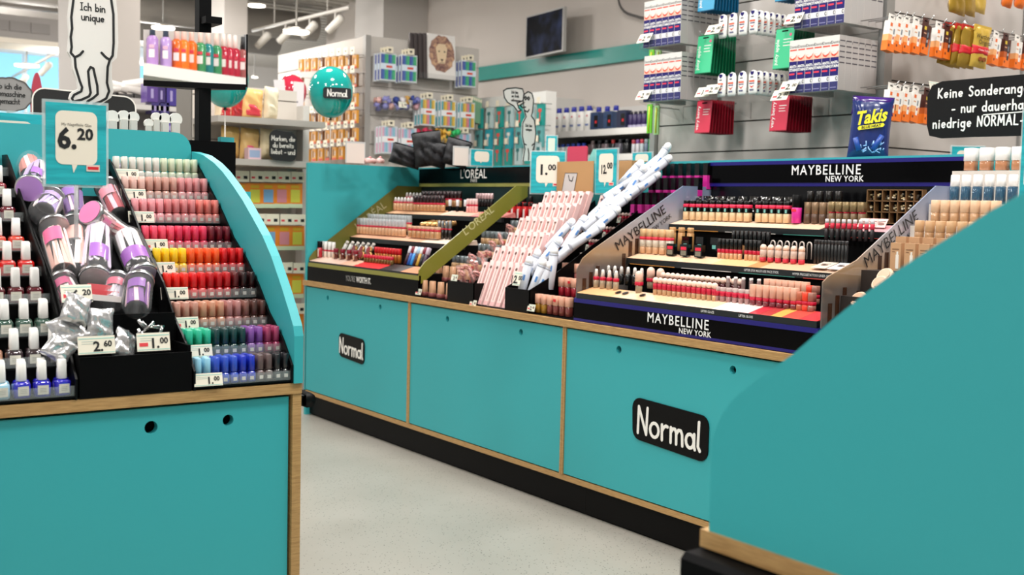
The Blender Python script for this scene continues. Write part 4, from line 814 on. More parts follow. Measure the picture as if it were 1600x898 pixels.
mrow(P, (703, 330), (727, 331), 2.80, 3, 'silver-capped black mascara', GB+', top tier', 'silver-capped mascaras on the gold stand', z3)
P = bottle('lip_gloss', 'lip gloss', ('body', seg(0, .028, .0075, mt('#e7a9a4', .2, coat=.5))), ('red_band', seg(.028, .035, .0078, REDB)), ('cap', seg(.035, .06, .007, mt('#e8c9c6', .25))))
mrow(P, (731, 331), (744, 332), 2.79, 4, 'pink gloss with red band', GB+', aisle end of top tier', 'pink glosses on the gold stand', z3)
P = bottle('mascara_tube', 'mascara', ('body', seg(0, .035, .0085, mt('#191416', .25))), ('cap', seg(.035, .06, .008, mt('#d7b9ba', .25, .3))))
mrow(P, (746, 321), (768, 322), 2.86, 6, 'rose-capped black mascara', GB+', rear of top tier', 'rose-capped mascaras on the gold stand', z3+.026)
# middle stretch: stepped rack
YR0, YR1 = 3.868, 2.895
STP = [(2.335, .634), (2.43, .690), (2.50, .735), (2.58, .785), (2.66, .835), (2.74, .882), (2.82, .935), (2.88, .985)]
t = thing('stepped_rack', 'black stepped rack between the gold stand and the skyline stand', 'display rack'); b = MB()
for i, (x, z) in enumerate(STP): b.box(x, YR1, .633, (STP[i+1][0]+.005 if i < 7 else 2.934), YR0, z, MATBLACK)
part(t, 'steps', b)
P0 = bottle('foundation_tube', 'foundation', ('body', seg(0, .062, .0155, mt('#c99a78', .3), .013, kind='R', ay=.7)), ('cap', seg(-.0, .016, .0162, mt('#8a4a48', .35), kind='R', ay=.8)))
mrow(P0, (663, 461), (702, 468), 2.365, 4, 'tan foundation tube with brown cap', 'from the gold stand, front step', 'tan tubes on the front step', .636)
mrow(P0, (686, 427), (730, 433), 2.46, 5, 'tan foundation tube with brown cap', 'from the gold stand, second step', 'tan tubes on the second step', .692)
PC = Proto('concealer_box', 'foundation', seg(0, .026, .0115, mt('#d2a97e', .45), kind='R'), [('glass_cap', seg(.026, .056, .0105, mt('#8e979a', .1, .3, alpha=.75), kind='R')), ('printed_stripe', MB().box(-.002, -.0119, .004, .002, -.0115, .022, mt('#a47a50', .5)))])
for k, (l, r, X, z, nm) in enumerate((((711, 408), (757, 412), 2.55, .737, 'third'), ((735, 383), (788, 386), 2.63, .787, 'fourth'), ((757, 363), (808, 366), 2.71, .837, 'fifth'), ((781, 344), (830, 346), 2.79, .884, 'sixth'))):
    mrow(PC, l, r, X, 8, 'clear-capped tan foundation', f'from the gold stand, {nm} step', f'clear-capped tan foundations on the {nm} step', z)
    q = atx((l[0]+r[0])/2+4, l[1]-3, X-.016); b = MB(); b.cbox(0, 0, 0, .016, .002, .011, RED); thing('red_flash_label', f'small red flash label on the {nm} step beside the gold stand', 'label', b, (X-.0145, q.y, z+.014), RX, 'red flash labels on the rack')
P = Proto('serum_box', 'serum', seg(0, .062, .0105, mt('#d11d22', .2, coat=.6), kind='R'), [('cap', seg(.062, .078, .0095, mt('#1a0a0a', .3), kind='R')), ('label', MB().box(-.006, -.0109, .006, .006, -.0105, .05, mt('#f0dcd8', .5)))])
mrow(P, (794, 324), (831, 326), 2.86, 5, 'red and white serum', 'from the gold stand, seventh step', 'red serums on the seventh step', .937)
P = bottle('serum_bottle', 'serum', ('body', seg(0, .03, .010, mt('#c21c22', .15, coat=.7))), ('cap', seg(.03, .055, .009, mt('#140809', .3))))
mrow(P, (799, 298), (830, 300), 2.91, 4, 'black-capped red serum bottle', 'from the gold stand, top step', 'black-capped red serums on the top step', .987)
# lash tool bin
t = thing('lash_tool_bin', 'narrow black bin of pink lash tools beside the pink boxes', 'bin')
y0, y1 = atx(701, 455, 2.34).y, atx(742, 460, 2.34).y
b = MB(); b.box(2.334, y1, .633, 2.338, y0, .713, BLACK); b.box(2.334, y1, .633, 2.43, y1+.003, .713, BLACK); b.box(2.334, y0-.003, .633, 2.43, y0, .713, BLACK); b.prism([(2.43, .69), (2.42, .713), (2.9, 1.03), (2.91, 1.0)], y1, y1+.003, BLACK, 'y'); part(t, 'walls', b)
PINKP = mt('#e7a39b', .2, alpha=.8); PKC = mt('#f0c9c4', .1, alpha=.22)
for k, (px, py, X, a) in enumerate(((722, 428, 2.37, .3), (735, 425, 2.385, -.5), (745, 428, 2.39, .9), (729, 418, 2.40, 1.2), (742, 412, 2.43, .2), (755, 415, 2.44, -.8), (738, 402, 2.46, .6), (751, 399, 2.49, -.2), (763, 396, 2.52, 1.0), (770, 382, 2.57, .1), (781, 371, 2.63, -.6), (797, 356, 2.70, .5))):
    M3 = Matrix.Rotation(RX+a*.6, 3, 'Z') @ Matrix.Rotation(.5+a*.4, 3, 'X') @ Matrix.Rotation(a, 3, 'Y')
    b = MB(); b.tube([(-.016, 0, 0), (-.006, 0, .012), (0, 0, .016), (.006, 0, .012), (.016, 0, 0)], .0028, PINKP, 6); b.tube([(-.016, 0, 0), (0, 0, -.008), (.016, 0, 0)], .0032, PINKP, 6); b.tube([(0, 0, -.008), (-.004, 0, -.04)], .003, PINKP, 6); b.tube([(.002, 0, -.008), (.008, 0, -.04)], .003, PINKP, 6)
    o = thing('lash_curler', f'{ORD[k]} pink lash curler in clear wrap up the slope from the bin front', 'lash curler', b, atx(px, py, X), M3, 'pink lash curlers in the narrow bin')
    b = MB(); b.cbox(0, .0, -.012, .036, .010, .052, PKC); part(o, 'clear_wrap', b)
# pink boxes
PINK = mt('#f4ccc8', .5); PINKS = mt('#e5b1b0', .5); CUT = mt('#8a6a5c', .6)
def pinkbox(kind):
    b = MB(); b.box(-.0128, -.01, 0, .0128, .01, .164, PINK); c_ = MB()
    if kind == 0:
        c_.prism([(.001+.0065*math.cos(a*PI/6), .146+.0062*math.sin(a*PI/6)) for a in range(12)], -.0102, -.0106, mt('#5c463e', .6)); c_.prism([(-.001, .022), (.0014, .022), (.003, .145), (.0004, .145)], -.0102, -.0106, CUT)
    else:
        c_.box(-.0065, -.0106, .146, .0065, -.0102, .153, mt('#6e564c', .6)); c_.box(-.0034, -.0106, .118, .0036, -.0102, .147, mt('#9c7a6a', .6))
    return Proto('brush_box', 'make-up brush box', b, [('cut_out', c_), ('base_panel', MB().box(-.0126, -.0104, .001, .0126, -.01, .016, PINKS))])
PB = [pinkbox(0), pinkbox(1)]; LEAN = Matrix.Rotation(RX, 3, 'Z') @ Matrix.Rotation(-.36, 3, 'X')
for k, (l, r, X, kd, nm) in enumerate((((760, 411), (812, 414), 2.42, 0, 'front row'), ((778, 388), (832, 391), 2.50, 0, 'second row'), ((799, 364), (850, 367), 2.58, 1, 'third row'), ((816, 341), (872, 344), 2.66, 1, 'fourth row'), ((836, 319), (892, 322), 2.745, 0, 'fifth row'), ((855, 301), (912, 303), 2.82, 0, 'sixth row'))):
    a, b_ = atx(*l, X), atx(*r, X); zt = (a.z+b_.z)/2; dz = .164*math.cos(.36); dx = .164*math.sin(.36)
    row(PB[kd], (X-dx, a.y-.012, zt-dz), (X-dx, b_.y-.002, zt-dz), 6, 'pale pink brush box', f'from the lash tools, {nm}', f'pale pink brush boxes in the {nm}', RX, 0, LEAN)
    row(PB[kd], (X-dx+.026, a.y-.016, zt-dz+.006), (X-dx+.026, b_.y-.006, zt-dz+.006), 6, 'pale pink brush box', f'from the lash tools, behind the {nm}', f'pale pink brush boxes behind the {nm}', RX, 0, LEAN)
p = atx(926, 332, 2.80); PB[0].put('single pink brush box standing beside the twelve euro sign', (2.80, p.y, p.z-.09), LEAN)
# white tube bin
t = thing('tube_bin', 'black bin heaped with long white tubes beside the pink boxes', 'bin'); y0, y1 = atx(791, 470, 2.34).y, atx(829, 470, 2.34).y
b = MB(); b.box(2.334, y1, .633, 2.338, y0, .713, BLACK)
for y in (y1, y0-.003): b.prism([(2.334, .633), (2.334, .713), (2.43, .76), (2.93, 1.06), (2.93, .9), (2.5, .633)], y, y+.003, BLACK, 'y')
part(t, 'walls', b)
WT = mt('#dcdfe8', .3, coat=.2); BLT = mt('#5c8fd0', .4)
PT = bottle('lotion_tube', 'lotion tube', ('body', seg(-.072, .045, .0155, WT, .0155)), ('cap', seg(.047, .074, .0150, mt('#f6f6f7', .3), .0138, kind='d')), ('cap_ring', MB().lathe([(.0158, .043), (.0166, .044), (.0166, .048), (.0152, .049)], mt('#aeb4c0', .3), 14)), ('blue_print', MB().box(-.0035, -.0162, -.012, .0035, -.0135, .008, BLT).box(-.0162, -.003, -.005, -.0135, .003, .012, BLT)), ('base_seal', seg(-.076, -.072, .0150, mt('#b3b8c4', .3))))
TZ = [(650, 690), (745, 715), (690, 645), (780, 560), (715, 700), (850, 450), (800, 640), (860, 560), (930, 440), (915, 520), (1000, 460), (1010, 370), (1060, 350), (1100, 280), (1095, 375), (1150, 300), (1190, 190), (1170, 255), (1235, 120), (1225, 235), (1265, 160), (1300, 120), (1320, 175), (1345, 70), (1385, 85), (1400, 35)]
for k, (zx, zy) in enumerate(sorted(TZ, key=lambda q: -q[1])):
    px, py = 640+zx/3.5925, 240+zy/3.592; X = 2.40+(440-py)/190*.53-.028*(k % 3)
    M3 = Matrix.Rotation(-.55+rnd.uniform(-.4, .4), 3, 'Z') @ Matrix.Rotation((.8 if k > 4 else .35)+rnd.uniform(-.25, .25), 3, 'Y')
    PT.put(f'{ORD[k]+" " if k < 20 else ("twenty-first ", "twenty-second ", "twenty-third ", "twenty-fourth ", "twenty-fifth ", "twenty-sixth ", "twenty-seventh ", "twenty-eighth ")[k-20]}white tube up the heap from the front of the black tube bin', atx(px, py, X), M3, 'white tubes heaped in the tube bin')
# square-capped lip glosses
for l, r, X, z, n, cols, nm in (((833, 487), (889, 496), 2.365, .637, 7, ['#a87a2a']*3+['#7d3a34']*4, 'front step'), ((859, 462), (908, 468), 2.46, .693, 6, ['#a3202f']*6, 'second step'), ((884, 436), (922, 441), 2.54, .738, 5, ['#9c4b4e', '#7c3038', '#b06a64', '#9c4b4e', '#8a4040'], 'third step')):
    P = [Proto('lip_gloss', 'lip gloss', seg(0, .032, .0105, mt(c, .12, coat=.8), kind='R'), [('square_cap', seg(.032, .064, .0118, mt('#dda58c', .4), kind='R', cap=.0005))]) for c in cols]
    mrow(P, l, r, X, n, ['amber square-capped gloss' if c == '#a87a2a' else 'reddish square-capped gloss' for c in cols], f'from the tube bin, {nm}', f'square-capped glosses on the {nm}', z)
    q = atx((l[0]+r[0])/2+3, l[1]-22, X-.02); b = MB(); b.cbox(0, 0, 0, .012, .002, .009, RED); thing('red_flash_label', f'small red flash label on the square gloss caps, {nm}', 'label', b, (X-.0135, q.y, z+.05), RX, 'red flash labels on the rack')
P = bottle('lip_gloss', 'lip gloss', ('body', seg(0, .034, .0075, mt('#b98a7c', .1, alpha=.75))), ('cap', seg(.034, .05, .007, mt('#d5c2b6', .3))))
mrow(P, (909, 409), (936, 413), 2.62, 6, 'clear brownish gloss', 'from the tube bin, fourth step', 'clear glosses on the fourth step', .787)
for k, (l, r, X, z, n, nm) in enumerate((((922, 390), (955, 394), 2.70, .837, 8, 'fifth step'), ((938, 371), (980, 375), 2.78, .884, 9, 'sixth step'), ((957, 352), (1000, 355), 2.85, .937, 9, 'seventh step'))):
    P = bottle('lip_roller', 'lip oil', ('body', seg(0, .026, .0062, mt(('#c08078', '#a3323c', '#8c2430')[k], .12, coat=.8))), ('red_neck', seg(.026, .034, .0064, REDB)), ('ball_cap', seg(.034, .048, .0066, mt('#f0d2c6', .35), kind='b', n=12)))
    mrow(P, l, r, X, n, 'round-capped lip oil', f'from the tube bin, {nm}', f'round-capped lip oils on the {nm}', z)
PM = Proto('mascara_box', 'mascara', MB().box(-.0105, -.0105, 0, .0105, .0105, .047, mt('#d32a96', .35)), [('black_top', MB().box(-.0106, -.0106, .047, .0106, .0106, .092, mt('#0a0a0b', .25))), ('pink_top_line', MB().box(-.0107, -.0107, .0455, .0107, .0107, .048, mt('#e83aa6', .35)))])
mrow(PM, (991, 338), (1048, 342), 2.83, 6, 'pink and black mascara box', 'from the white tubes, lower row', 'pink and black mascara boxes in the lower row', .968)
mrow(PM, (1019, 318), (1090, 321), 2.88, 7, 'pink and black mascara box', 'from the white tubes, middle row', 'pink and black mascara boxes in the middle row', 1.022)
mrow(PM, (1040, 302), (1104, 304), 2.922, 6, 'pink and black mascara box', 'from the white tubes, top row', 'pink and black mascara boxes in the top row', 1.075)
b = MB(); b.box(2.812, 2.892, .985, 2.86, 3.165, .967, MATBLACK); b.box(2.864, 2.892, .985, 2.905, 3.125, 1.021, MATBLACK); b.box(2.908, 2.892, .985, 2.934, 3.09, 1.074, MATBLACK); thing('mascara_shelf', 'black stepped block under the pink and black mascara boxes', 'display rack', b)
# price tags along the rack
for k, (px, py, X, wd) in enumerate(((653, 456, 2.33, 'at the tan tubes beside the gold stand'), (738, 474, 2.33, 'at the foot of the pink boxes'), (829, 481, 2.33, 'under the amber square glosses'), (913, 387, 2.69, 'on the fifth step by the white tubes'), (939, 367, 2.77, 'on the sixth step by the white tubes'), (963, 343, 2.84, 'on the seventh step by the white tubes'), (709, 434, 2.325, 'leaning over the lash tool bin'))):
    p = atx(px, py, X); price_tag('small cream price tag '+wd, (p.x, p.y, p.z-.011), RX, .042, .024, ('3.20', '1.00', '2.60', '2.20', '2.20', '2.20', '3.00')[k], k != 6, 'cream price tags on the stepped rack')
p = atx(806, 437, 2.33); price_tag('cream price tag reading twelve euros above the tube bin', (p.x, p.y, p.z-.02), RX, .042, .05, '12.00', False, None if 0 else 'cream price tags on the stepped rack')
p0, p1 = atx(835, 302, 2.88), atx(884, 236, 2.88)
price_sign('teal price sign reading 1.00 standing behind the pink boxes', (2.87, (p0.y+p1.y)/2, p0.z), RX+.72, .142, p1.z-p0.z, '1.', '00', .12)
p0 = atx(947, 302, 2.80); p1 = atx(947, 233, 2.80)
price_sign('narrow turned teal price sign reading 12.00 beside the white tubes', (2.80, p0.y, p0.z), RX-.05, .128, p1.z-p0.z, '12.', '00', .10)
for k, (a, c_, Y_, wd) in enumerate((((883, 252), (941, 296), 2.93, 'brown cardboard box printed with a grey tag behind the pink boxes'), ((955, 251), (998, 292), 2.95, 'plain brown cardboard box behind the twelve euro sign'))):
    p0, p1 = atx(a[0], c_[1], Y_), atx(c_[0], a[1], Y_); b = MB(); b.box(-.0, 0, 0, p0.y-p1.y, .12 if k else .004, p1.z-p0.z+.03, mt('#b98e5e', .65)); t = thing('cardboard_box', wd, 'box', None, (2.915-.03*(1-k), p0.y, p0.z-.03), RX)
    part(t, 'carton', b)
    if k == 0:
        W3 = p0.y-p1.y; b = MB(); b.prism([(W3*.16, .02), (W3*.5, .02), (W3*.58, .095), (W3*.24, .095)], -.0004, -.001, mt('#c9c3c0', .6)); b.strokes([[(W3*.34, .085), (W3*.37, .066), (W3*.44, .062), (W3*.47, .08)]], .004, INK, -.001); b.strokes([[(W3*.16, .02), (W3*.24, .095), (W3*.58, .095), (W3*.5, .02)]], .0015, INK, -.001); part(t, 'printed_tag', b)
# ------------------------------------------------------------------ skyline stand, lowest tier
P = bottle('serum_bottle', 'foundation', ('body', seg(0, .026, .0095, mt('#a9957c', .1, coat=.8))), ('red_collar', seg(.026, .037, .0098, REDB)), ('dropper_cap', seg(.037, .062, .007, mt('#f3efe9', .35), .005, kind='d')))
mrow(P, (921, 455), (962, 459), 2.40, 5, 'white-dropper foundation with red collar', BB+', lowest tier', 'red-collared droppers on the skyline stand', z1)
P = bottle('serum_bottle', 'foundation', ('body', seg(0, .036, .0095, mt('#151515', .1, coat=.8))), ('dropper_cap', seg(.036, .06, .007, mt('#f3efe9', .35), .005, kind='d')))
mrow(P, (950, 446), (1002, 451), 2.465, 6, 'white-dropper black bottle', BB+', rear of lowest tier', 'black droppers on the skyline stand', z1+.012)
for k, (px, py) in enumerate(((971, 455), (982, 457), (1009, 460))):
    p = atx(px, py, 2.385); b = MB(); b.lathe([(.0115, 0), (.0115, .001)], BLACK, 18, ay=.8); thing('tester_hole', f'{ORD[k]} empty black tester hole {BB}, lowest tier ledge', 'tester hole', b, (2.372, p.y, ZF[0]+.0085), (0, -.28, 0), 'empty tester holes on the skyline stand')
P = bottle('foundation_stick', 'foundation', ('body', seg(0, .022, .011, mt('#9a8a70', .1, coat=.8))), ('red_label', seg(.022, .034, .0135, REDB)), ('dome_cap', seg(.034, .068, .0135, mt('#efc7b4', .3), .0125, kind='d')))
for px, X, dz, wd in ((998, 2.40, 0, 'domed blush foundation stick with red label in the front of the lowest tier'), (1016, 2.46, .01, 'taller domed blush foundation stick behind the empty tester holes'), (1031, 2.47, .008, 'domed blush stick beside the round-capped concealers')):
    p = atx(px, 458, X); P.put(wd, (X, p.y, z1+dz), RX)
P = bottle('concealer_roller', 'concealer', ('body', seg(0, .016, .0078, mt('#c39a72', .12, coat=.8))), ('red_collar', seg(.016, .034, .0082, REDB)), ('ball_cap', seg(.033, .053, .0096, mt('#f0cdbb', .35), kind='b')))
mrow(P, (1024, 461), (1116, 472), 2.40, 13, 'blush round-capped concealer', BB+', front row', 'round-capped concealers in the front row', z1)
P = bottle('concealer_roller', 'concealer', ('body', seg(0, .032, .008, mt('#4a1018', .12, coat=.8))), ('ball_cap', seg(.031, .051, .0094, mt('#f0cdbb', .35), kind='b')))
mrow(P, (1036, 440), (1155, 453), 2.47, 16, 'dark red round-capped concealer', BB+', rear row', 'round-capped concealers in the rear row', z1+.014)
P = bottle('lip_gloss', 'lip gloss', ('body', seg(0, .016, .0075, mt('#b88a86', .1, coat=.8, alpha=.8), kind='R')), ('red_label', seg(.016, .03, .0079, REDB, kind='R')), ('clear_tube', seg(.03, .042, .0075, mt('#e6cfca', .1, alpha=.6), kind='R')))
mrow(P, (1120, 474), (1168, 480), 2.405, 6, 'clear gloss with red label', BB+', front of lowest tier', 'clear glosses on the skyline stand', z1)
P = bottle('lip_pen', 'lip pen', ('body', seg(0, .05, .006, mt('#8f7672', .12, alpha=.7))), ('tip', seg(.05, .058, .0055, mt('#efe7e4', .3))))
mrow(P, (1137, 460), (1185, 466), 2.46, 5, 'slim clear lip pen', BB+', behind the clear glosses', 'slim lip pens on the skyline stand', z1+.012)
PK = Proto('lip_gloss', 'lip gloss', seg(0, .014, .0092, mt('#7a3038', .12, coat=.8), kind='R'), [('red_label', seg(.014, .024, .0096, REDB, kind='R')), ('blush_cap', seg(.024, .058, .0098, mt('#d9a58c', .4), kind='R', cap=.0006))])
mrow(PK, (1177, 483), (1241, 491), 2.405, 7, 'blush flat-capped gloss with red label', BB+', front row', 'blush flat-capped glosses in the front row', z1)
mrow(PK, (1199, 467), (1258, 474), 2.465, 7, 'blush flat-capped gloss with red label', BB+', rear row', 'blush flat-capped glosses in the rear row', z1+.014)
for k, (c, nm) in enumerate((('#b8664a', 'brick'), ('#e8452c', 'orange red'), ('#9a6a5c', 'mauve'))):
    P = Proto('lip_gloss', 'lip gloss', seg(0, .016, .0092, mt(c, .12, coat=.8), kind='R'), [('red_label', seg(.016, .026, .0096, REDB, kind='R')), ('cap', seg(.026, .05, .0094, mt(c, .25), kind='R'))])
    for q in range(2): p = atx(1250+k*9-q*0+(6 if q else 0), 490-17*q, 2.405+.06*q); P.put(f'{nm} square gloss with red label at the stand end, {("front row", "rear row")[q]}', (p.x, p.y, z1+.014*q), RX, 'coloured square glosses on the skyline stand')
# middle tier
P = bottle('foundation_tube', 'foundation', ('body', seg(0, .022, .0105, BEIGE, kind='R')), ('glass_middle', seg(.022, .046, .0105, mt('#d9cdbb', .1, coat=.6), kind='R')), ('red_label', seg(.046, .056, .0112, mt('#ea3a50', .45), kind='R')), ('tan_cap', seg(.056, .082, .0108, mt('#d7b183', .3), kind='R')))
mrow(P, (995, 399), (1046, 401), 2.605, 6, 'tan-capped foundation with red label', BB+', middle tier', 'tan-capped foundations on the skyline stand', z2)
P = bottle('foundation_tube', 'foundation', ('body', seg(0, .06, .010, mt('#b98a55', .3), kind='R')), ('cap', seg(.06, .078, .009, mt('#c99a66', .3), kind='R')))
mrow(P, (1050, 395), (1078, 396), 2.67, 3, 'plain caramel tube', BB+', rear of middle tier', 'caramel tubes on the skyline stand', z2+.012)
P = Proto('powder_compact', 'powder', MB().box(-.0165, -.008, 0, .0165, .008, .038, mt('#0a0c0c', .15, coat=.6)), [('red_label', MB().box(-.0125, -.0086, .02, .0125, -.008, .030, mt('#e0294a', .45))), ('clear_window', MB().box(-.012, -.0086, .003, .012, -.008, .018, mt('#7c7a6c', .15)))])
mrow(P, (1049, 403), (1092, 407), 2.595, 3, 'black square compact with red label', BB+', front of middle tier', 'red-labelled compacts on the skyline stand', z2, jit=.002)
P = Proto('powder_compact', 'powder', MB().box(-.0165, -.008, 0, .0165, .008, .042, mt('#0a0c0c', .15, coat=.6)), [('teal_print', MB().box(-.008, -.0086, .006, .008, -.008, .018, mt('#6fb7ae', .45)))])
mrow(P, (1073, 390), (1118, 393), 2.66, 3, 'black square compact with teal print', BB+', rear of middle tier', 'teal-print compacts on the skyline stand', z2+.02)
P = bottle('concealer_wand', 'concealer', ('body', seg(0, .018, .0068, BEIGE)), ('red_band', seg(.018, .03, .0072, REDB)), ('black_cap', seg(.03, .062, .0068, mt('#0c0b0b', .25))))
mrow(P, (1124, 404), (1156, 407), 2.61, 6, 'black-capped concealer wand', BB+', first bunch of middle tier', 'concealer wands, first bunch', z2)
mrow(P, (1166, 408), (1186, 410), 2.61, 4, 'black-capped concealer wand', BB+', second bunch of middle tier', 'concealer wands, second bunch', z2)
P = bottle('concealer_wand', 'concealer', ('body', seg(0, .03, .0065, mt('#c99a6c', .15, coat=.7))), ('black_cap', seg(.03, .075, .0066, mt('#0c0b0b', .25))))
mrow(P, (1146, 392), (1200, 396), 2.68, 9, 'tall black concealer wand', BB+', rear of middle tier', 'tall concealer wands at the rear', z2+.012)
P = bottle('face_stick', 'face stick', ('body', seg(0, .013, .0095, mt('#d0364a', .3))), ('clear_neck', seg(.013, .036, .0098, mt('#d9c0b2', .1, alpha=.85))), ('dome_cap', seg(.036, .052, .0095, mt('#efcdb8', .3), kind='d')))
mrow(P, (1192, 410), (1252, 416), 2.605, 6, 'blush domed face stick', BB+', middle tier', 'domed face sticks on the skyline stand', z2)
P = Proto('clear_loop_holder', 'tester holder', MB().tube([(-.008, 0, 0), (-.008, 0, .04)]+[(.008*math.cos(PI-a*PI/6), 0, .04+.010*math.sin(a*PI/6)) for a in range(1, 6)]+[(.008, 0, .04), (.008, 0, 0)], .0022, mt('#e6d9d0', .1, alpha=.8), 6), [('black_core', MB().box(-.0055, -.002, 0, .0055, .002, .042, BLACK))])
mrow(P, (1207, 402), (1264, 406), 2.665, 6, 'clear arched holder with black core', BB+', behind the face sticks', 'arched holders on the skyline stand', z2+.012)
P = bottle('eyeliner_pen', 'eyeliner', ('body', seg(0, .06, .0055, mt('#161617', .3))), ('cap', seg(.06, .072, .0052, mt('#2c2b2c', .25))))
mrow(P, (1274, 410), (1322, 413), 2.62, 10, 'slim black eyeliner pen', BB+', far end of middle tier', 'eyeliner pens on the skyline stand', z2)
P = bottle('eyeliner_pen', 'eyeliner', ('body', seg(0, .034, .006, mt('#2a2426', .3))), ('red_label', seg(.034, .05, .0063, mt('#d5334a', .4))), ('cap', seg(.05, .062, .0058, mt('#d9d6d8', .25))))
mrow(P, (1291, 379), (1362, 381), 2.72, 9, 'eyeliner pen with red label', BB+', lying below the top tier', 'red-labelled eyeliners on the skyline stand', z2+.07)
for k in range(2):
    p = atx(1285+k*26, 405+k*2, 2.575); b = MB(); b.box(-.026, -.03, 0, .026, .03, .001, mt('#e3cdbb' if k == 0 else '#dfe3e6', .4)); o = thing('eye_card', ('first', 'second')[k]+' printed eye card lying on the middle tier ledge', 'card', b, (2.585, p.y, ZF[1]+.014), Matrix.Rotation(RX, 3, 'Z') @ Matrix.Rotation(.26, 3, 'X'), 'eye cards on the skyline stand')
    b = MB(); b.prism([(.013*math.cos(a*PI/8), .006*math.sin(a*PI/8)) for a in range(16)], .0012, .0016, mt('#6a4a3c', .5), 'z'); b.prism([(.004*math.cos(a*PI/6), .004*math.sin(a*PI/6)) for a in range(12)], .0017, .002, INK, 'z'); b.prism([(-.015, .010), (.012, .014), (.014, .012), (-.014, .007)], .0012, .0016, mt('#3c2a20', .5), 'z'); part(o, 'printed_eye', b)
# top tier
P = bottle('foundation_tube', 'foundation', ('body', seg(0, .028, .0115, mt('#e0bd92', .35), kind='R')), ('black_band', seg(.028, .043, .0117, BLACK, kind='R')), ('teal_window', MB().box(-.002, -.0121, .03, .006, -.0117, .041, mt('#7fbdb4', .4))), ('red_label', seg(.043, .054, .012, mt('#ea2f55', .45), kind='R')), ('cap', seg(.054, .066, .011, mt('#0d0c0c', .2), kind='R')))
mrow(P, (1073, 350), (1168, 353), 2.79, 10, 'black-banded foundation with red label', BB+', top tier', 'black-banded foundations, first group', z3)
mrow(P, (1186, 354), (1230, 356), 2.79, 5, 'black-banded foundation with red label', BB+', second group on top tier', 'black-banded foundations, second group', z3)
GLB = mt('#0b0a0a', .12, coat=1)
for k in range(9):
    p = atx(1088+k*18, 330, 2.87); thing('black_pouch', f'{ORD[k]} crinkled glossy black pouch {BB}, rear of top tier', 'pouch', pouch(.046, .075, .02, 30+k, GLB, .6), (2.872, p.y, z3+.008), RX, 'black pouches on the skyline stand')
P = bottle('mascara_tube', 'mascara', ('body', seg(0, .048, .0155, mt('#d62e92', .3))), ('red_label', MB().box(-.008, -.0162, .036, .010, -.0155, .044, mt('#e8344a', .4))), ('cap', seg(.048, .088, .0145, BLACK)))
p = atx(1244, 354, 2.79); P.put('large magenta mascara tube with black cap on the top tier', (2.79, p.y, z3), RX)
P = bottle('mascara_tube', 'mascara', ('body', seg(0, .03, .0125, mt('#5c4638', .3))), ('cap', seg(.03, .066, .012, mt('#8c7258', .3, .4))))
mrow(P, (1262, 345), (1298, 347), 2.80, 4, 'bronze mascara', BB+', top tier past the magenta tube', 'bronze mascaras on the skyline stand', z3)
P = bottle('mascara_tube', 'mascara', ('body', seg(0, .034, .011, mt('#7d6448', .3))), ('red_tip', seg(.034, .038, .0112, REDB)), ('cap', seg(.038, .068, .0112, mt('#8f7a56', .3, .5), kind='R')))
mrow(P, (1300, 349), (1346, 351), 2.795, 5, 'gold square-capped mascara', BB+', top tier', 'gold mascaras on the skyline stand', z3)
P = bottle('mascara_tube', 'mascara', ('body', seg(0, .05, .0125, mt('#0d0c0d', .25))), ('cap', seg(.05, .09, .012, mt('#16120f', .25))))
mrow(P, (1266, 334), (1310, 335), 2.87, 4, 'tall black mascara', BB+', rear of top tier', 'tall black mascaras on the skyline stand', z3+.012)
# wooden compartment box
p0, p1 = atx(1353, 345, 2.87), atx(1441, 302, 2.87); W2, H2 = p0.y-p1.y, .098
t = thing('compartment_box', 'wood-framed compartment box of small eye palettes on the top tier', 'compartment box', None, (2.87, p0.y, z3+.008), RX)
b = MB(); FR = mt('#7a5a38', .5); b.box(0, .02, 0, W2, .024, H2, MATBLACK)
for i in range(8): b.box(W2*i/7-.0015, 0, 0, W2*i/7+.0015, .02, H2, FR)
for z in (0, H2/3, 2*H2/3, H2): b.box(0, 0, z-.0015, W2, .02, z+.0015, FR)
part(t, 'frame', b)
for i in range(7):
    for j in (1, 2):
        if (i, j) == (1, 1): continue
        b = MB(); q = random.Random(i*5+j)
        for k in range(7): b.cbox(W2*(i+.5)/7+q.uniform(-.006, .006), .008+q.uniform(-.004, .004), H2*j/3+.005+q.uniform(0, .016), .006, .004, .004, mt(q.choice(['#c9b48a', '#3a2f26', '#8a7a58', '#e0d6bc', '#1a1512']), .35))
        o = thing('eye_palette', f'{ORD[i]} tiny speckled palette in the {("", "middle", "upper")[j]} row of the compartment box', 'eye palette', b, (2.87, p0.y, z3+.008), RX, 'palettes in the compartment box')
for k in range(3):
    p = atx(1343+k*14, 372, 2.755); b = MB(); b.box(-.017, 0, 0, .017, .001, .03, mt('#e3b7b0', .45)); o = thing('lash_card', f'{ORD[k]} pink printed lash card {BB}, under the compartment box', 'card', b, (2.762, p.y, ZF[2]+.008), Matrix.Rotation(RX, 3, 'Z') @ Matrix.Rotation(-.6, 3, 'X'), 'lash cards on the skyline stand')
    b = MB(); b.prism([(.011*math.cos(a*PI/8), .012+.004*math.sin(a*PI/8)) for a in range(16)], -.0004, -.001, mt('#7a4a3c', .5)); b.prism([(-.012, .019), (.012, .022), (.012, .02), (-.012, .017)], -.0004, -.001, mt('#4a2a20', .5)); part(o, 'printed_eye', b)

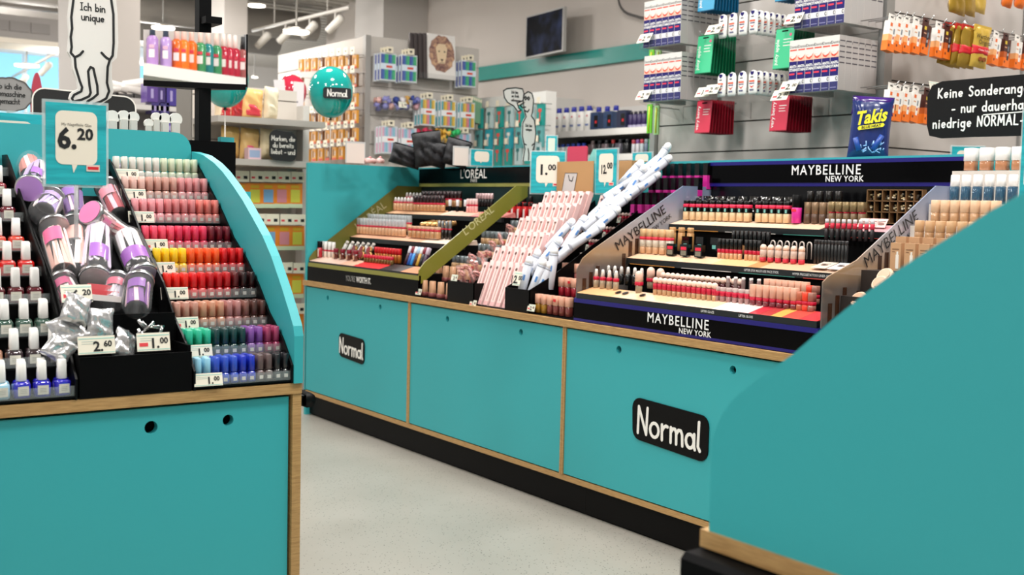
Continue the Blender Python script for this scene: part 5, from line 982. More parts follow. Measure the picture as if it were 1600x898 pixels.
# ------------------------------------------------------------------ next bay, partly behind the near panel
WB = 'from the skyline stand'
t = thing('stepped_rack', 'clear and white stepped rack past the skyline stand behind the near panel', 'display rack'); b = MB()
for x, z, x1 in ((2.40, .79, 2.48), (2.48, .855, 2.60), (2.60, .925, 2.68), (2.68, .972, 2.76), (2.76, 1.032, 2.86), (2.86, 1.125, 2.934)): b.box(x, 1.3, .633, x1, 1.886, z, mt('#2b2320', .5) if x < 2.6 else mt('#d8cfc6', .4))
part(t, 'steps', b)
P = Proto('foundation_box', 'foundation', seg(0, .026, .0155, mt('#b07a56', .2, coat=.6), kind='R'), [('white_cap', seg(.026, .062, .0165, mt('#f3f1ee', .35), kind='R'))])
mrow(P, (1517, 262), (1592, 260), 2.89, 4, 'white-capped foundation box', WB+', top step', 'white-capped foundations on the top step', 1.127)
P = bottle('setting_spray', 'setting spray', ('body', seg(0, .046, .0135, mt('#22506c', .08, coat=.9, alpha=.85))), ('white_cap', seg(.046, .078, .0125, mt('#f3f2f1', .3), .0115)), ('dip_tube', seg(.002, .046, .0018, mt('#d9e3ea', .3))))
mrow(P, (1491, 316), (1582, 314), 2.80, 6, 'blue setting spray with white cap', WB+', blue row', 'blue setting sprays past the skyline stand', 1.034)
P = bottle('foundation_bottle', 'foundation', ('body', seg(0, .035, .0125, mt('#b98f68', .2, coat=.6))), ('tan_cap', seg(.035, .068, .0128, mt('#dcb896', .35))))
mrow(P, (1461, 352), (1555, 352), 2.71, 7, 'tan-capped foundation bottle', WB+', tan row', 'tan-capped foundations past the skyline stand', .974)
P = bottle('foundation_bottle', 'foundation', ('body', seg(0, .03, .0125, mt('#a87f58', .25, coat=.5))), ('tan_cap', seg(.03, .06, .0125, mt('#c79f76', .35))))
mrow(P, (1436, 374), (1520, 376), 2.63, 6, 'caramel-capped foundation bottle', WB+', lower tan row', 'caramel-capped foundations past the skyline stand', .927)
P = Proto('kraft_box', 'make-up box', MB().box(-.0155, -.012, 0, .0155, .012, .072, mt('#c79a72', .6)), [('printed_bottle', MB().box(.001, -.0124, .006, .010, -.012, .042, mt('#efe7dc', .5)).box(.003, -.0124, .042, .008, -.012, .05, mt('#efe7dc', .5))), ('printed_lines', MB().box(-.010, -.0124, .054, .010, -.012, .057, mt('#8a6446', .6)).box(-.010, -.0124, .048, -.002, -.012, .050, mt('#8a6446', .6)))])
mrow(P, (1403, 411), (1470, 413), 2.515, 4, 'kraft make-up box with printed bottle', WB+', front row', 'kraft boxes in the front row', .857)
mrow(P, (1411, 395), (1475, 396), 2.565, 4, 'kraft make-up box with printed bottle', WB+', rear row', 'kraft boxes in the rear row', .872)
P = Proto('powder_compact', 'powder', MB().lathe([(.020, 0), (.0225, .003), (.0225, .012), (.020, .015)], mt('#d8b294', .4), 22), [('lid_ring', MB().lathe([(.0165, .0152), (.0165, .0165)], mt('#b88a68', .35), 20))])
for k, (px, py, X, z) in enumerate(((1386, 428, 2.46, .835), (1378, 440, 2.44, .815), (1345, 465, 2.42, .80))):
    p = atx(px, py, X); P.put(f'{ORD[k]} round tan compact down the slope behind the near teal panel', (X, p.y, p.z-.01), Matrix.Rotation(RX, 3, 'Z') @ Matrix.Rotation(.9, 3, 'X'), 'round compacts behind the near panel')
p0, p1 = atx(1592, 330, 2.55), atx(1640, 170, 2.55)
price_sign('tall teal price sign cut off by the picture edge above the near panel', (2.55, (p0.y+p1.y)/2, p0.z), RX, p0.y-p1.y, p1.z-p0.z, None, None, .15)
# ------------------------------------------------------------------ oral care on the slatted front
PURP = mt('#1d1664', .45, spec=.3); BOXW = mt('#dbd7d2', .5, spec=.3); BOXG = mt('#b3aeab', .55)
def paste_box():
    w_, d_, h_ = .0372, .035, .192
    b = MB(); b.box(-w_/2, 0, 0, w_/2, d_, h_, BOXG); b.box(-w_/2, -.0004, 0, w_/2, 0, h_, BOXW)
    f = MB(); y = -.0005; f.box(-w_/2+.0008, y-.0003, 0, w_/2-.0008, y, h_*.60, PURP); f.box(-w_/2+.0008, y-.0005, h_*.155, w_/2-.0008, y-.0003, h_*.26, mt('#dddbe0', .4))
    f.prism([(w_*.32+.005*math.cos(a*PI/6), h_*.208+.0075*math.sin(a*PI/6)) for a in range(12)], y-.0005, y-.0008, mt('#4a4a52', .5)); f.prism([(w_*.36+.003*math.cos(a*PI/6), h_*.208+.0045*math.sin(a*PI/6)) for a in range(12)], y-.0008, y-.0011, BOXW)
    f.box(-w_/2+.0008, y-.0003, h_*.60, w_/2-.0008, y, h_*.70, mt('#f3b9a2', .45))
    f.prism([(-w_*.46, h_*.685), (-w_*.1, h_*.645), (w_*.25, h_*.67), (w_*.48, h_*.725), (w_*.3, h_*.655), (0, h_*.615), (-w_*.3, h_*.63)], y-.0003, y-.0007, mt('#d9432f', .45)); f.prism([(-w_*.4, h_*.683), (-w_*.1, h_*.655), (w_*.22, h_*.675), (w_*.4, h_*.71), (w_*.1, h_*.705)], y-.0003, y-.0006, BOXW)
    f.box(-w_*.42, y-.0004, h_*.80, w_*.42, y, h_*.825, mt('#e0523f', .45)); f.box(-w_*.42, y-.0006, h_*.345, w_*.22, y-.0003, h_*.375, mt('#e8364a', .45)); f.box(-w_*.42, y-.0006, h_*.04, w_*.3, y-.0003, h_*.055, mt('#8a86b8', .5))
    l = MB(); l.text('ANTI-', .0095, WHITE, -w_*.42, y-.0003, h_*.48, bold=.04, align='l', sx=.95); l.text('STAIN', .0095, WHITE, -w_*.42, y-.0003, h_*.415, bold=.04, align='l', sx=.95); l.text('Dentid', .0105, mt('#5c5c60', .5), -w_*.42, y, h_*.85, align='l', sx=.95)
    s_ = MB()
    for k in range(5):
        for sx_ in (-1, 1): s_.box(sx_*w_/2-.0004, .003, h_*(.9-.1*k)-.002, sx_*w_/2+.0004, d_-.004, h_*(.9-.1*k)+.002, mt('#4b4850', .5))
    return Proto('toothpaste_box', 'toothpaste', b, [('front_print', f), ('lettering', l), ('side_lines', s_)])
PBX = paste_box()
def wall_tag(label, px, py, X, txt, w_=.078):
    p = atx(px, py, X); return price_tag(label, (X, p.y, p.z-.02), RX, w_, .046, txt, True, 'price tags on the clear shelves', -.55)
SHEL = mt('#858c8c', .04, spec=.4, alpha=.07)
def clear_shelf(label, y0, y1, x0, z):
    b = MB(); b.box(x0, y1, z-.004, SX, y0, z, SHEL); t = thing('clear_shelf', label, 'shelf', b)
    b = MB(); b.box(x0-.003, y1, z-.004, x0, y0, z+.025, SHEL); part(t, 'front_lip', b)
    for y in (y1, y0-.003): b = MB(); b.prism([(SX, z-.004), (x0, z-.004), (SX, z-.07)], y, y+.003, SHEL, 'y'); part(t, 'bracket', b)
for nm, l, r, tx in (('block above the crisps bag', (1232, 147), (1302, 140), ((1229, 134), (1216, 148))), ('block cut by the top edge', (1236, 45), (1312, 38), ((1237, 28),)), ('lower block beside the wall', (1006, 159), (1058, 156), ((1002, 148),)), ('upper block beside the wall', (1008, 73), (1058, 70), ((1004, 59),))):
    X0 = 3.305; a, c_ = atx(*l, X0), atx(*r, X0); z = (a.z+c_.z)/2; y1 = c_.y
    clear_shelf('clear acrylic shelf holding toothpaste, '+nm, y1+.0372*5+.03, y1-.025, X0-.012, z)
    for k in range(6): PBX.put(f'{ORD[k]} toothpaste box along the front, {nm}', (X0, y1+.0375*(5-k), z+.0005), RX, 'toothpaste boxes, '+nm)
    for k in range(1, 6): PBX.put(f'toothpaste box {("", "second", "third", "fourth", "fifth", "sixth")[k]} from the front along the side, {nm}', (X0+.0358*k, y1, z+.0005), RX, 'toothpaste boxes, '+nm)
    for k in range(1, 6): PBX.put(f'inner toothpaste box {("", "second", "third", "fourth", "fifth", "sixth")[k]} from the front, {nm}', (X0+.0358*k, y1+.0375*5, z+.0005), RX, 'toothpaste boxes, '+nm)
    for q, (tx_, ty_) in enumerate(tx): wall_tag(('tilted' if q == 0 else 'second tilted')+' price tag at the toothpaste, '+nm, tx_, ty_, X0-.03, '2.00')
b = MB(); b.lathe([(.018, 0), (.022, .01), (.022, .075), (.016, .088), (.004, .093)], WHITE, 16, ay=.34)
FL = Proto('floss_pack', 'dental floss', b, [('blue_top', MB().prism([(-.008, .080), (-.008, .088), (.008, .088), (.008, .080), (0, .072)], -.0085, -.0062, PURP)), ('red_print', MB().box(-.013, -.0084, .047, .013, -.0074, .054, mt('#e2664f', .45)).prism([(-.013, .036), (0, .024), (.013, .036), (0, .030)], -.0078, -.0084, mt('#d9432f', .45))), ('dark_bands', MB().box(-.012, -.0082, .040, .012, -.0074, .043, PURP).box(-.010, -.0082, .014, .010, -.0074, .020, mt('#5a5a80', .5)).box(-.007, -.0082, .064, .007, -.0074, .068, mt('#2a2a3a', .5)))])
for nm, l, r, tx in (('upper floss row', (1129, 59), (1177, 54), (1112, 45)), ('lower floss row', (1127, 152), (1176, 147), (1109, 139))):
    X0 = 3.335; a, c_ = atx(*l, X0), atx(*r, X0); z = (a.z+c_.z)/2
    clear_shelf(f'clear acrylic shelf holding the {nm}', a.y+.04, c_.y-.03, X0-.02, z)
    for k in range(4): FL.put(f'{ORD[k]} white floss pack along the front of the {nm}', (X0, a.y+(c_.y-a.y)*k/3, z), RX, 'floss packs in the '+nm)
    for k in range(1, 6): FL.put(f'white floss pack {("", "second", "third", "fourth", "fifth", "sixth")[k]} from the front at the end of the {nm}', (X0+.033*k, c_.y, z), RX, 'floss packs in the '+nm)
    wall_tag(f'tilted price tag at the {nm}', *tx, X0-.03, '2.00'); 
p = atx(1100, 143, 3.29); wall_tag('second tilted price tag beside the lower floss row', 1096, 143, 3.31, '1.00')
def sheet_stack(label, px, py, X, w_, h_, n, front, dark, word, gname):
    """a stack of flat face mask packs on one hook; the front one tilted out"""
    p = atx(px, py, X)
    for k in range(n):
        b = MB(); b.box(-w_/2, -.0015, -h_, w_/2, .0015, 0, mt(front, .4) if k == 0 else mt(dark, .35)); b.box(-w_/2, -.0004, -h_-.003, w_/2, .0004, .004, mt(dark, .35))
        o = thing('face_mask_pack', (('front ' if k == 0 else ORD[k]+' ')+label), 'face mask pack', b, (X+.0135*k, p.y-.002*k, p.z), Matrix.Rotation(RX, 3, 'Z') @ Matrix.Rotation(-.10+.012*k, 3, 'X'), gname)
        if k == 0:
            b = MB(); bb = MB(); bb.text(word, .017, WHITE, 0, 0, 0, align='l', bold=.01); 
            for q in range(len(bb.v)): v = bb.v[q]; bb.v[q] = Vector((-w_*.28-v.z, -.0019, -h_*.92+v.x))
            part(o, 'lettering', bb)
            b.box(-w_*.05, -.002, -h_*.28, w_*.38, -.0016, -h_*.26, WHITE); b.box(-w_*.05, -.002, -h_*.36, w_*.3, -.0016, -h_*.34, WHITE); b.box(-w_*.05, -.002, -h_*.44, w_*.34, -.0016, -h_*.42, mt('#f3e6df', .5)); part(o, 'small_print', b)
            b = MB(); b.cbox(0, -.002, -.008, w_*.34, .001, .005, MATBLACK); part(o, 'hang_slot', b)
            if front == '#3fc08a': b = MB(); b.prism([(w_*.32+.006*math.cos(a*PI/6), -h_*.16+.006*math.sin(a*PI/6)) for a in range(12)], -.0016, -.0021, mt('#e2628a', .4)); part(o, 'pink_dot', b)
    b = MB(); b.tube([(SX, p.y, p.z+.004), (X-.03, p.y, p.z+.004), (X-.04, p.y, p.z+.014)], .0025, STEEL, 6); thing('wire_hook', 'wire hook carrying the '+gname, 'hook', b, group='wire hooks on the front')
sheet_stack('red face mask pack in the stack nearer the grey wall', 1102, 158, 3.37, .084, .128, 9, '#d3344e', '#8c0f22', 'very berry', 'red face masks nearer the grey wall')
sheet_stack('red face mask pack in the stack under the toothpaste', 1221, 151, 3.37, .084, .128, 9, '#d3344e', '#8c0f22', 'very berry', 'red face masks under the toothpaste')
sheet_stack('green face mask pack in the stack under the upper floss', 1104, 56, 3.36, .088, .15, 9, '#3fc08a', '#0d6b45', 'juicy apple', 'green face masks under the floss')
sheet_stack('green face mask pack in the stack behind the toothpaste', 1228, 45, 3.36, .088, .148, 8, '#3fc08a', '#0d6b45', 'juicy apple', 'green face masks behind the toothpaste')
sheet_stack('blue face mask pack in the stack cut by the top edge', 1109, -42, 3.36, .09, .15, 9, '#3f9cc4', '#105a80', 'juicy', 'blue face masks at the top edge')
sheet_stack('blue face mask pack in the stack behind the upper toothpaste', 1232, -62, 3.40, .09, .15, 6, '#3f9cc4', '#105a80', 'juicy', 'blue face masks behind the upper toothpaste')
for k, (px, py, h_) in enumerate(((1016, 163, .125), (1027, 165, .125), (1019, 78, .10), (1030, 78, .10))):
    p = atx(px, py, 3.42); b = MB(); b.box(-.014, -.004, -h_, .014, .004, 0, mt('#7fd63c' if k % 2 == 0 else '#b9e59a', .3)); o = thing('toothbrush_pack', ('lower green', 'lower pale green', 'upper green', 'upper pale green')[k]+' toothbrush pack hung at the edge of the slatted stand', 'toothbrush', b, (3.42, p.y, p.z), RX, 'green toothbrush packs')
    b = MB(); b.tube([(0, -.006, -h_*.95), (.002, -.006, -.01)], .0035, mt('#e8e23c', .3), 6); part(o, 'toothbrush', b)
    b = MB(); b.tube([(0, -.006, -.008), (0, .13, -.008)], .002, STEEL, 6); part(o, 'hook', b)
# crisps bag on the counter top
p0 = atz(1352, 247, 1.179)
o = thing('crisps_bag', 'purple and blue crisps bag standing on the counter top before the upright', 'crisps bag', pouch(.128, .198, .05, 5, mt('#182a66', .22, coat=.4), .12, 14, 18), (p0.x+.01, p0.y, 1.177), (-.05, 0.06, -.85))
b = MB(); b.T = Matrix.Translation((0, 0, .0)); vs = []
tp = pouch(.1295, .0585, .034, 9, mt('#3a1570', .22, coat=.4), .1, 12, 8)
for v in tp.v: v.z += .1405
part(o, 'purple_top', tp)
b = MB(); b.box(-.064, -.0012, .19, .064, .0012, .2, mt('#2a1058', .3)); part(o, 'sealed_edge', b)
YEL = mt('#f0e02c', .4)
b = MB(); b.text('Takis', .044, YEL, -.004, 0, 0, bold=.03, align='c', sx=.74)
for i, v in enumerate(b.v): b.v[i] = Vector((v.x+v.z*.12, -.0315+.00009*0, .113+v.z+v.x*.22))
part(o, 'lettering', b)
b = MB(); b.prism([(x*.9, z) for x, z in ((-.042, .086), (.04, .102), (.044, .108), (.04, .114), (-.042, .099), (-.046, .092))], -.0315, -.033, YEL); part(o, 'flavour_pill', b)
b = MB(); b.text('BLUE HEAT', .0085, mt('#15151c', .5), 0, 0, 0, bold=.03)
for i, v in enumerate(b.v): b.v[i] = Vector((v.x, -.0335, .0965+v.z+v.x*.2))
part(o, 'flavour_lettering', b)
b = MB()
for x0, x1, z0, z1 in ((-.03, -.045, .022, .062), (.012, .036, .028, .074)): b.tube([(x0, -.03, z0), (x1, -.031, z1)], .0085, mt('#274a9c', .4), 10)
part(o, 'printed_rolls', b)
b = MB(); q = random.Random(3)
for k in range(26):
    x, z = q.uniform(-.045, .045), q.uniform(.016, .044); b.tube([(x, -.030, z), (x+q.uniform(-.014, .014), -.0305, z+q.uniform(.002, .016))], .0016, mt('#9fc3f2', .35), 5)
part(o, 'printed_splash', b)
# ------------------------------------------------------------------ end face of the slatted stand: orange care packs and toffee bags
ORG = mt('#f2751c', .4); BRN = mt('#4a2018', .4)
def care_pack(dark):
    c1 = BRN if dark else mt('#f3ece4', .4); b = MB(); b.box(-.0205, -.012, -.122, .0205, .012, -.018, c1)
    l = MB(); l.box(-.0207, -.0122, -.1222, .0207, .0122, -.088, ORG); l.box(-.0206, -.0121, -.088, .0206, .0121, -.066, mt('#c25a22' if dark else '#f6ad70', .4))
    w_ = MB(); w_.box(.0, -.0126, -.096, .011, -.012, -.034, mt('#2b2b33' if dark else '#f0ede8', .3)); w_.box(.002, -.0129, -.062, .009, -.0126, -.044, mt('#7a8088', .4)); w_.box(.002, -.0129, -.08, .009, -.0126, -.07, mt('#c94a3a' if not dark else '#b8b8bc', .4))
    n = MB(); n.box(-.018, -.0124, -.038, -.006, -.012, -.026, mt('#e86c2c' if not dark else '#e2c23c', .4)); n.box(-.018, -.0124, -.052, -.004, -.012, -.048, mt('#d8a07a', .4)); n.prism([(-.012+.004*math.cos(a*PI/5), -.104+.005*math.sin(a*PI/5)) for a in range(10)], -.0122, -.0126, mt('#7c2c10', .4))
    h_ = MB(); h_.box(-.018, -.0006, -.02, .018, .0006, .008, c1); h_.cbox(0, -.0008, -.002, .014, .0006, .004, MATBLACK)
    return Proto('care_pack', 'skin care pack', b, [('orange_base', l), ('printed_tube', w_), ('badge', n), ('hang_tab', h_)])
CP = [care_pack(False), care_pack(True)]; EY = 2.50
def end_hook(p):
    b = MB(); b.tube([(p.x, 2.63, p.z), (p.x, EY-.02, p.z), (p.x, EY-.032, p.z+.014)], .0022, STEEL, 6); thing('wire_hook', 'wire hook on the end face carrying a care or sweets pack', 'hook', b, group='wire hooks on the end face')
for k, (px, py, d, wd) in enumerate(((1406, 27, 0, 'white and orange care pack nearest the upright, upper row'), (1417, 28, 0, 'second white and orange care pack from the upright, upper row'), (1432, 30, 0, 'third white and orange care pack from the upright, upper row'), (1447, 32, 1, 'brown and orange care pack between white ones, upper row'), (1467, 37, 0, 'white and orange care pack beside the brown one, upper row'), (1480, 40, 1, 'brown and orange care pack behind the toffee bags, upper row'),
                                     (1557, 52, 0, 'white and orange care pack just past the toffee bags'), (1572, 55, 1, 'brown and orange care pack past the toffee bags'), (1590, 58, 0, 'white and orange care pack at the picture edge, upper row'), (1604, 60, 1, 'brown and orange care pack cut by the picture edge'),
                                     (1403, 135, 0, 'white and orange care pack nearest the upright, lower row'), (1416, 136, 0, 'second white and orange care pack from the upright, lower row'), (1431, 138, 0, 'third white and orange care pack from the upright, lower row'), (1449, 141, 1, 'brown and orange care pack beside the black sign'), (1393, 133, 0, 'care pack half hidden behind the upright, lower row'), (1394, 26, 0, 'care pack half hidden behind the upright, upper row'))):
    p = aty(px, py, EY); CP[d].put(wd, p, Matrix.Rotation(.1, 3, 'Y') if k % 3 else Matrix.Rotation(.16, 3, 'Y'), 'orange care packs on the end face'); end_hook(p)
GOLD = mt('#a9862c', .25, .35, .3); GOLD2 = mt('#d8b24a', .25, .15, .3)
for k, (px, py) in enumerate(((1488, 40), (1497, 41), (1507, 41), (1517, 42), (1536, 42))):
    pb = pouch(.088, .148, .024, 60+k, GOLD2 if k == 4 else GOLD, .25); p = aty(px, py, EY+.02-.022*k)
    for v in pb.v: v.z -= .148
    o = thing('toffee_bag', f'{ORD[k]} gold toffee bag with red band from the upright' if k < 4 else 'front gold toffee bag with black lettering and red band', 'sweets', pb, p, (.04, .16-.02*k, -.12), 'gold toffee bags on the end face')
    rb = pouch(.088, .036, .031, 60+k, RED, .1)
    for v in rb.v: v.z -= .104
    part(o, 'red_band', rb)
    b = MB(); b.box(-.044, -.003, -.018, .044, .003, .004, mt('#b8261f', .3) if k < 4 else GOLD2); part(o, 'sealed_top', b)
    if k == 4:
        b = MB(); b.text("Werther's", .017, mt('#1f150c', .5), -.002, -.0155, -.046, bold=.01, sx=.9); b.text('Original', .017, mt('#1f150c', .5), .004, -.0155, -.066, bold=.01, sx=.9); b.text('Cream Toffees', .0075, WHITE, .002, -.0185, -.090); part(o, 'lettering', b)
        b = MB()
        for x in (-.008, .012): b.lathe([(.0, -.128), (.009, -.122), (.009, -.115), (.0, -.109)], mt('#8a4a1c', .3), 12) if 0 else b.prism([(x+.01*math.cos(a*PI/6), -.118+.008*math.sin(a*PI/6)) for a in range(12)], -.0135, -.016, mt('#8a4a1c', .3))
        part(o, 'printed_toffees', b)
    end_hook(p)
for k, (px, py, w_, c) in enumerate(((1500, -38, .1, GOLD), (1516, -36, .1, GOLD), (1532, -40, .1, GOLD2), (1578, -46, .06, ORG), (1597, -44, .06, ORG))):
    pb = pouch(w_, .14, .03, 80+k, c, .3); p = aty(px, py, EY)
    for v in pb.v: v.z -= .14
    o = thing('toffee_bag', ('first gold', 'second gold', 'third gold', 'first orange', 'second orange')[k]+' sweets bag cut by the top edge above the toffee bags', 'sweets', pb, p, (0, .08, 0), 'sweets bags at the top edge'); end_hook(p)
p = aty(1462, 133, EY-.03); price_tag('cream price tag at the end face behind the black sign', (p.x, p.y, p.z-.02), 0, .06, .034, '2.30', False, 'price tags on the clear shelves')
# black hand-lettered sign
SGX = 3.06
pts = [atx(x, y, SGX) for x, y in ((1452, 212), (1448, 195), (1449, 150), (1456, 134), (1472, 127), (1530, 122), (1600, 116), (1700, 106), (1740, 108), (1752, 125), (1750, 190), (1735, 205), (1600, 212), (1520, 214), (1470, 216))]
y0 = pts[0].y
t = thing('hand_lettered_sign', 'large black hand-lettered sign hung before the orange care packs', 'sign', None, (SGX, y0, 0), RX)
b = MB(); b.prism([(y0-p.y, p.z) for p in pts][::-1], 0, .006, mt('#101011', .5, spec=.2)); part(t, 'board', b)
b = MB(); WS = mt('#f0ede6', .5)
for s_, px, py, h_ in (('Keine Sonderangebote', 1466, 153.5, .0285), ('- nur dauerhaft', 1487, 176.5, .0285), ('niedrige NORMAL-', 1458, 200.5, .0285)):
    p = atx(px, py, SGX); hand(b, s_, y0-p.y, p.z, h_, .0043, WS, 0, align='l', gap=.255)
p, q = atx(1537, 175, SGX), atx(1625, 168, SGX); b.strokes([[(y0-p.y, p.z-.008), (y0-q.y, q.z-.008)]], .003, WS, 0); part(t, 'lettering', b)
b = MB(); p = atx(1640, 215, SGX); b.tube([(y0-p.y, .012, p.z-.28), (y0-p.y, .012, p.z+.1)], .006, STEEL, 8); part(t, 'post', b)
q0, q1 = aty(1486, 246, 2.3), aty(1538, 231, 2.3); price_sign('teal price sign showing its top edge above the stand header end', ((q0.x+q1.x)/2, 2.3, q0.z-.1), -.7, .11, q1.z-q0.z+.1, None, None, 1.06, redp=False)

# ------------------------------------------------------------------ things on top of the main counter
TZ_ = 1.178
FAB = mt('#17171a', .75, tex=noise_tex(40, '#2a2a2e', .4, .7))
for k, (px, w_, h_, d_, rz, wd) in enumerate(((630, .15, .095, .16, .5, 'lying dark fabric bag nearest the balloon on the counter top'), (655, .14, .16, .17, .9, 'tallest dark fabric bag at the back of the heap'), (674, .13, .115, .15, .2, 'grey-black fabric bag in front of the heap'), (691, .12, .125, .15, .6, 'dark fabric bag nearest the blank sign'))):
    p = atz(px, 259-(k % 2)*.5, TZ_); pb = pouch(w_, h_, d_, 90+k, FAB, .35, 14, 14); o = thing('fabric_bag', wd, 'bag', pb, (p.x+.06*(k % 2), p.y, TZ_), (0.0, 0.25 if k != 1 else -.15, -.7+rz*.2), 'dark fabric bags on the counter top')
    b = MB(); b.cbox(0, 0, h_*.985, w_*.9, .008, .012, MATBLACK); part(o, 'seam', b)
PKB = mt('#f3c9c4', .45)
for k, px in enumerate((562, 578, 594)):
    p = atz(px, 255.5, TZ_); b = MB(); b.tube([(-.03, 0, .012), (.0, .0, .014), (.035, 0, .012)], .012, PKB, 8); o = thing('hair_band', f'{ORD[k]} fluffy pink hair band lying on the counter top from the balloon', 'hair band', b, p, .4*k, 'pink hair bands on the counter top')
    b = MB(); b.lathe([(.0, .02), (.008, .024), (.008, .03), (0, .034)], mt('#c98a8c', .5), 8); part(o, 'bow', b)
def holder(label, px0, py0, px1, py1, Y, white=False):
    a, c_ = aty(px0, py1, Y), aty(px1, py0, Y)
    if white:
        t = thing('leaflet_holder', label, 'holder', None, ((a.x+c_.x)/2, Y, a.z), 0); w_, h_ = c_.x-a.x, c_.z-a.z
        b = MB(); b.box(-w_/2, 0, 0, w_/2, .004, h_, mt('#c9c9c8', .3)); part(t, 'frame', b); b = MB(); b.box(-w_/2+.005, -.001, 0, w_/2-.005, 0, h_-.008, mt('#e9ddd4', .5)); part(t, 'paper', b); return
    price_sign(label, ((a.x+c_.x)/2, Y, a.z), 0, c_.x-a.x, c_.z-a.z, None, None, 0, redp=False)
holder('blank white leaflet holder below the teal balloon', 540, 222, 571, 254, 4.66, True)
holder('blank grey leaflet holder beside the dark fabric bags', 708, 229, 733, 258, 4.3, True)
holder('small teal price sign with blank bubble behind the gold stand header', 735, 235, 769, 258, 4.15)
b = None
a, c_ = atx(886, 252, 3.25), atx(917, 238, 3.25); b = MB(); r = .012; W3, H3 = a.y-c_.y, c_.z-a.z+.06
b.prism(arc(W3-r, H3-r, r, 0, 90, 5)+arc(r, H3-r, r, 90, 180, 5)+[(0, 0), (W3, 0)], 0, .006, mt('#cf3550', .5)); thing('red_sign', 'red round-cornered board peeping over the cardboard boxes', 'sign', b, (3.25, a.y, 1.177), RX)
a, c_ = atx(856, 235, 3.3), atx(868, 212, 3.3); price_sign('small tilted teal tag sign above the 1.00 price sign', (3.3, (a.y+c_.y)/2, a.z-.03), RX+.7, .05, c_.z-a.z+.03, None, None, .06, redp=False)
a, c_ = atx(986, 250, 3.3), atx(1022, 243, 3.3); price_sign('teal price sign low behind the top of the white tubes', (3.3, (a.y+c_.y)/2, 1.178), RX, .12, a.z-1.178+.03, None, None, 0, redp=False)
a, c_ = atx(922, 245, 3.35), atx(975, 228, 3.35)
b = MB(); b.prism([(0, 0), (.14, 0), (.16, .05), (.10, .075), (.06, .04), (.02, .09), (-.02, .03)], 0, .02, mt('#86c7bd', .5)); o = thing('folded_display_box', 'pale teal folded display box behind the twelve euro sign', 'box', b, (3.35, a.y, 1.177), RX)
# balloon on a stick
def balloon(label, px, py, rpx, Y, base, col, logo_=True):
    p = aty(px, py, Y); r = rpx/FPX*(p-EYEV).dot(_f); t = thing('balloon', label, 'balloon', None, p, -.35)
    b = MB(); b.lathe([(r*math.sin(PI*i/18)*(1-.10*max(0, math.cos(PI*i/18))**2 if 0 else 1)+1e-5, -r*1.16*math.cos(PI*i/18)*(1.06 if i < 9 else .95)) for i in range(19)], mt(col, .12, coat=.6), 28); part(t, 'skin', b)
    b = MB(); b.lathe([(.012, -r*1.31), (.004, -r*1.24), (.004, -r*1.2)], mt('#1c1a1a', .5), 8); part(t, 'knot_cup', b)
    b = MB(); b.tube([(0, 0, -r*1.3), (0, 0, base-p.z)], .0022, mt('#d9d4cc', .5), 6); part(t, 'stick', b)
    if logo_:
        b = MB(); b.T = Matrix.Rotation(.05, 4, 'Z'); w_, h_ = r*1.25, r*.48; o = []
        for cx, cz, a in ((w_/2-.01, h_/2-.01, 0), (-w_/2+.01, h_/2-.01, 90), (-w_/2+.01, -h_/2+.01, 180), (w_/2-.01, -h_/2+.01, 270)): o += [(x+r*.12, z-r*.18) for x, z in arc(cx, cz, .01, a, a+90, 4)]
        b.prism(o, -r*.93, -r*1.03, mt('#15151a', .4)); l_ = part(t, 'logo_plate', b, 'black plate with white hand-written shop name')
        b = MB(); b.T = Matrix.Rotation(.05, 4, 'Z'); hand(b, 'Normal', r*.12, -r*.18-h_*.3, h_*.62, h_*.085, WS, -r*1.03, gap=.1); part(l_, 'lettering', b)
balloon('teal balloon with black name plate standing above the tall end panel', 517, 142, 34.5, 4.80, 1.178, '#12a79f')
balloon('teal balloon half hidden behind the pole mirror', 352, 124, 36, 4.6, .02, '#12a79f', False)
balloon('red balloon behind the white paper strips', 456, 142, 23, 6.4, .02, '#c02a44', False)
# second figure sign with speech bubble
FY2 = 4.62
def cut(name, label, pts, Y, strokes_, parent=None, col='#d9cfc8'):
    o = [aty(x, y, Y) for x, y in pts]; b = MB(); b.prism([(p.x, p.z) for p in o], Y, Y+.008, mt(col, .55), 'y')
    t = thing(name, label, 'sign', b) if parent is None else part(parent, name, b)
    b = MB(); b.strokes([[(aty(x, y, Y).x, aty(x, y, Y).z) for x, y in k] for k in strokes_], .0062, INK, Y); part(t, 'line_drawing', b); return t
def z6(pts): return [(740+x/4.99, 120+y/4.99) for x, y in pts]
BODY = z6([(385, 655), (400, 560), (380, 460), (383, 360), (410, 310), (395, 260), (385, 190), (395, 135), (425, 115), (455, 130), (468, 180), (460, 270), (450, 305), (475, 340), (485, 440), (475, 530), (462, 570), (455, 655)])
t = cut('figure_sign', 'pale cut-out figure sign with speech bubble on the counter top', BODY, FY2, [BODY, z6([(398, 165), (405, 180), (415, 165), (405, 152), (398, 165)]), z6([(420, 170), (428, 182), (436, 168), (428, 155), (420, 170)]), z6([(395, 200), (360, 220), (380, 240), (405, 235)]), z6([(425, 560), (430, 600), (428, 650)]), z6([(400, 262), (420, 275), (432, 255)]), z6([(410, 530), (392, 520)]), z6([(455, 535), (470, 520)])])
BUBL = z6([(232, 110), (260, 92), (330, 85), (382, 95), (392, 130), (385, 185), (340, 205), (352, 245), (372, 262), (345, 270), (310, 225), (265, 200), (240, 160)])
cut('speech_bubble', None, BUBL, FY2-.01, [BUBL+[BUBL[0]]], t, '#d5ccc6')
b = MB()
for s_, px, py in (('Ich bin', 804, 146), ('so froh', 805, 152), ('unbequem', 806, 158.5)): p = aty(px, py, FY2-.01); hand(b, s_, p.x, p.z, .0125, .0024, INK, FY2-.0105, gap=.15)
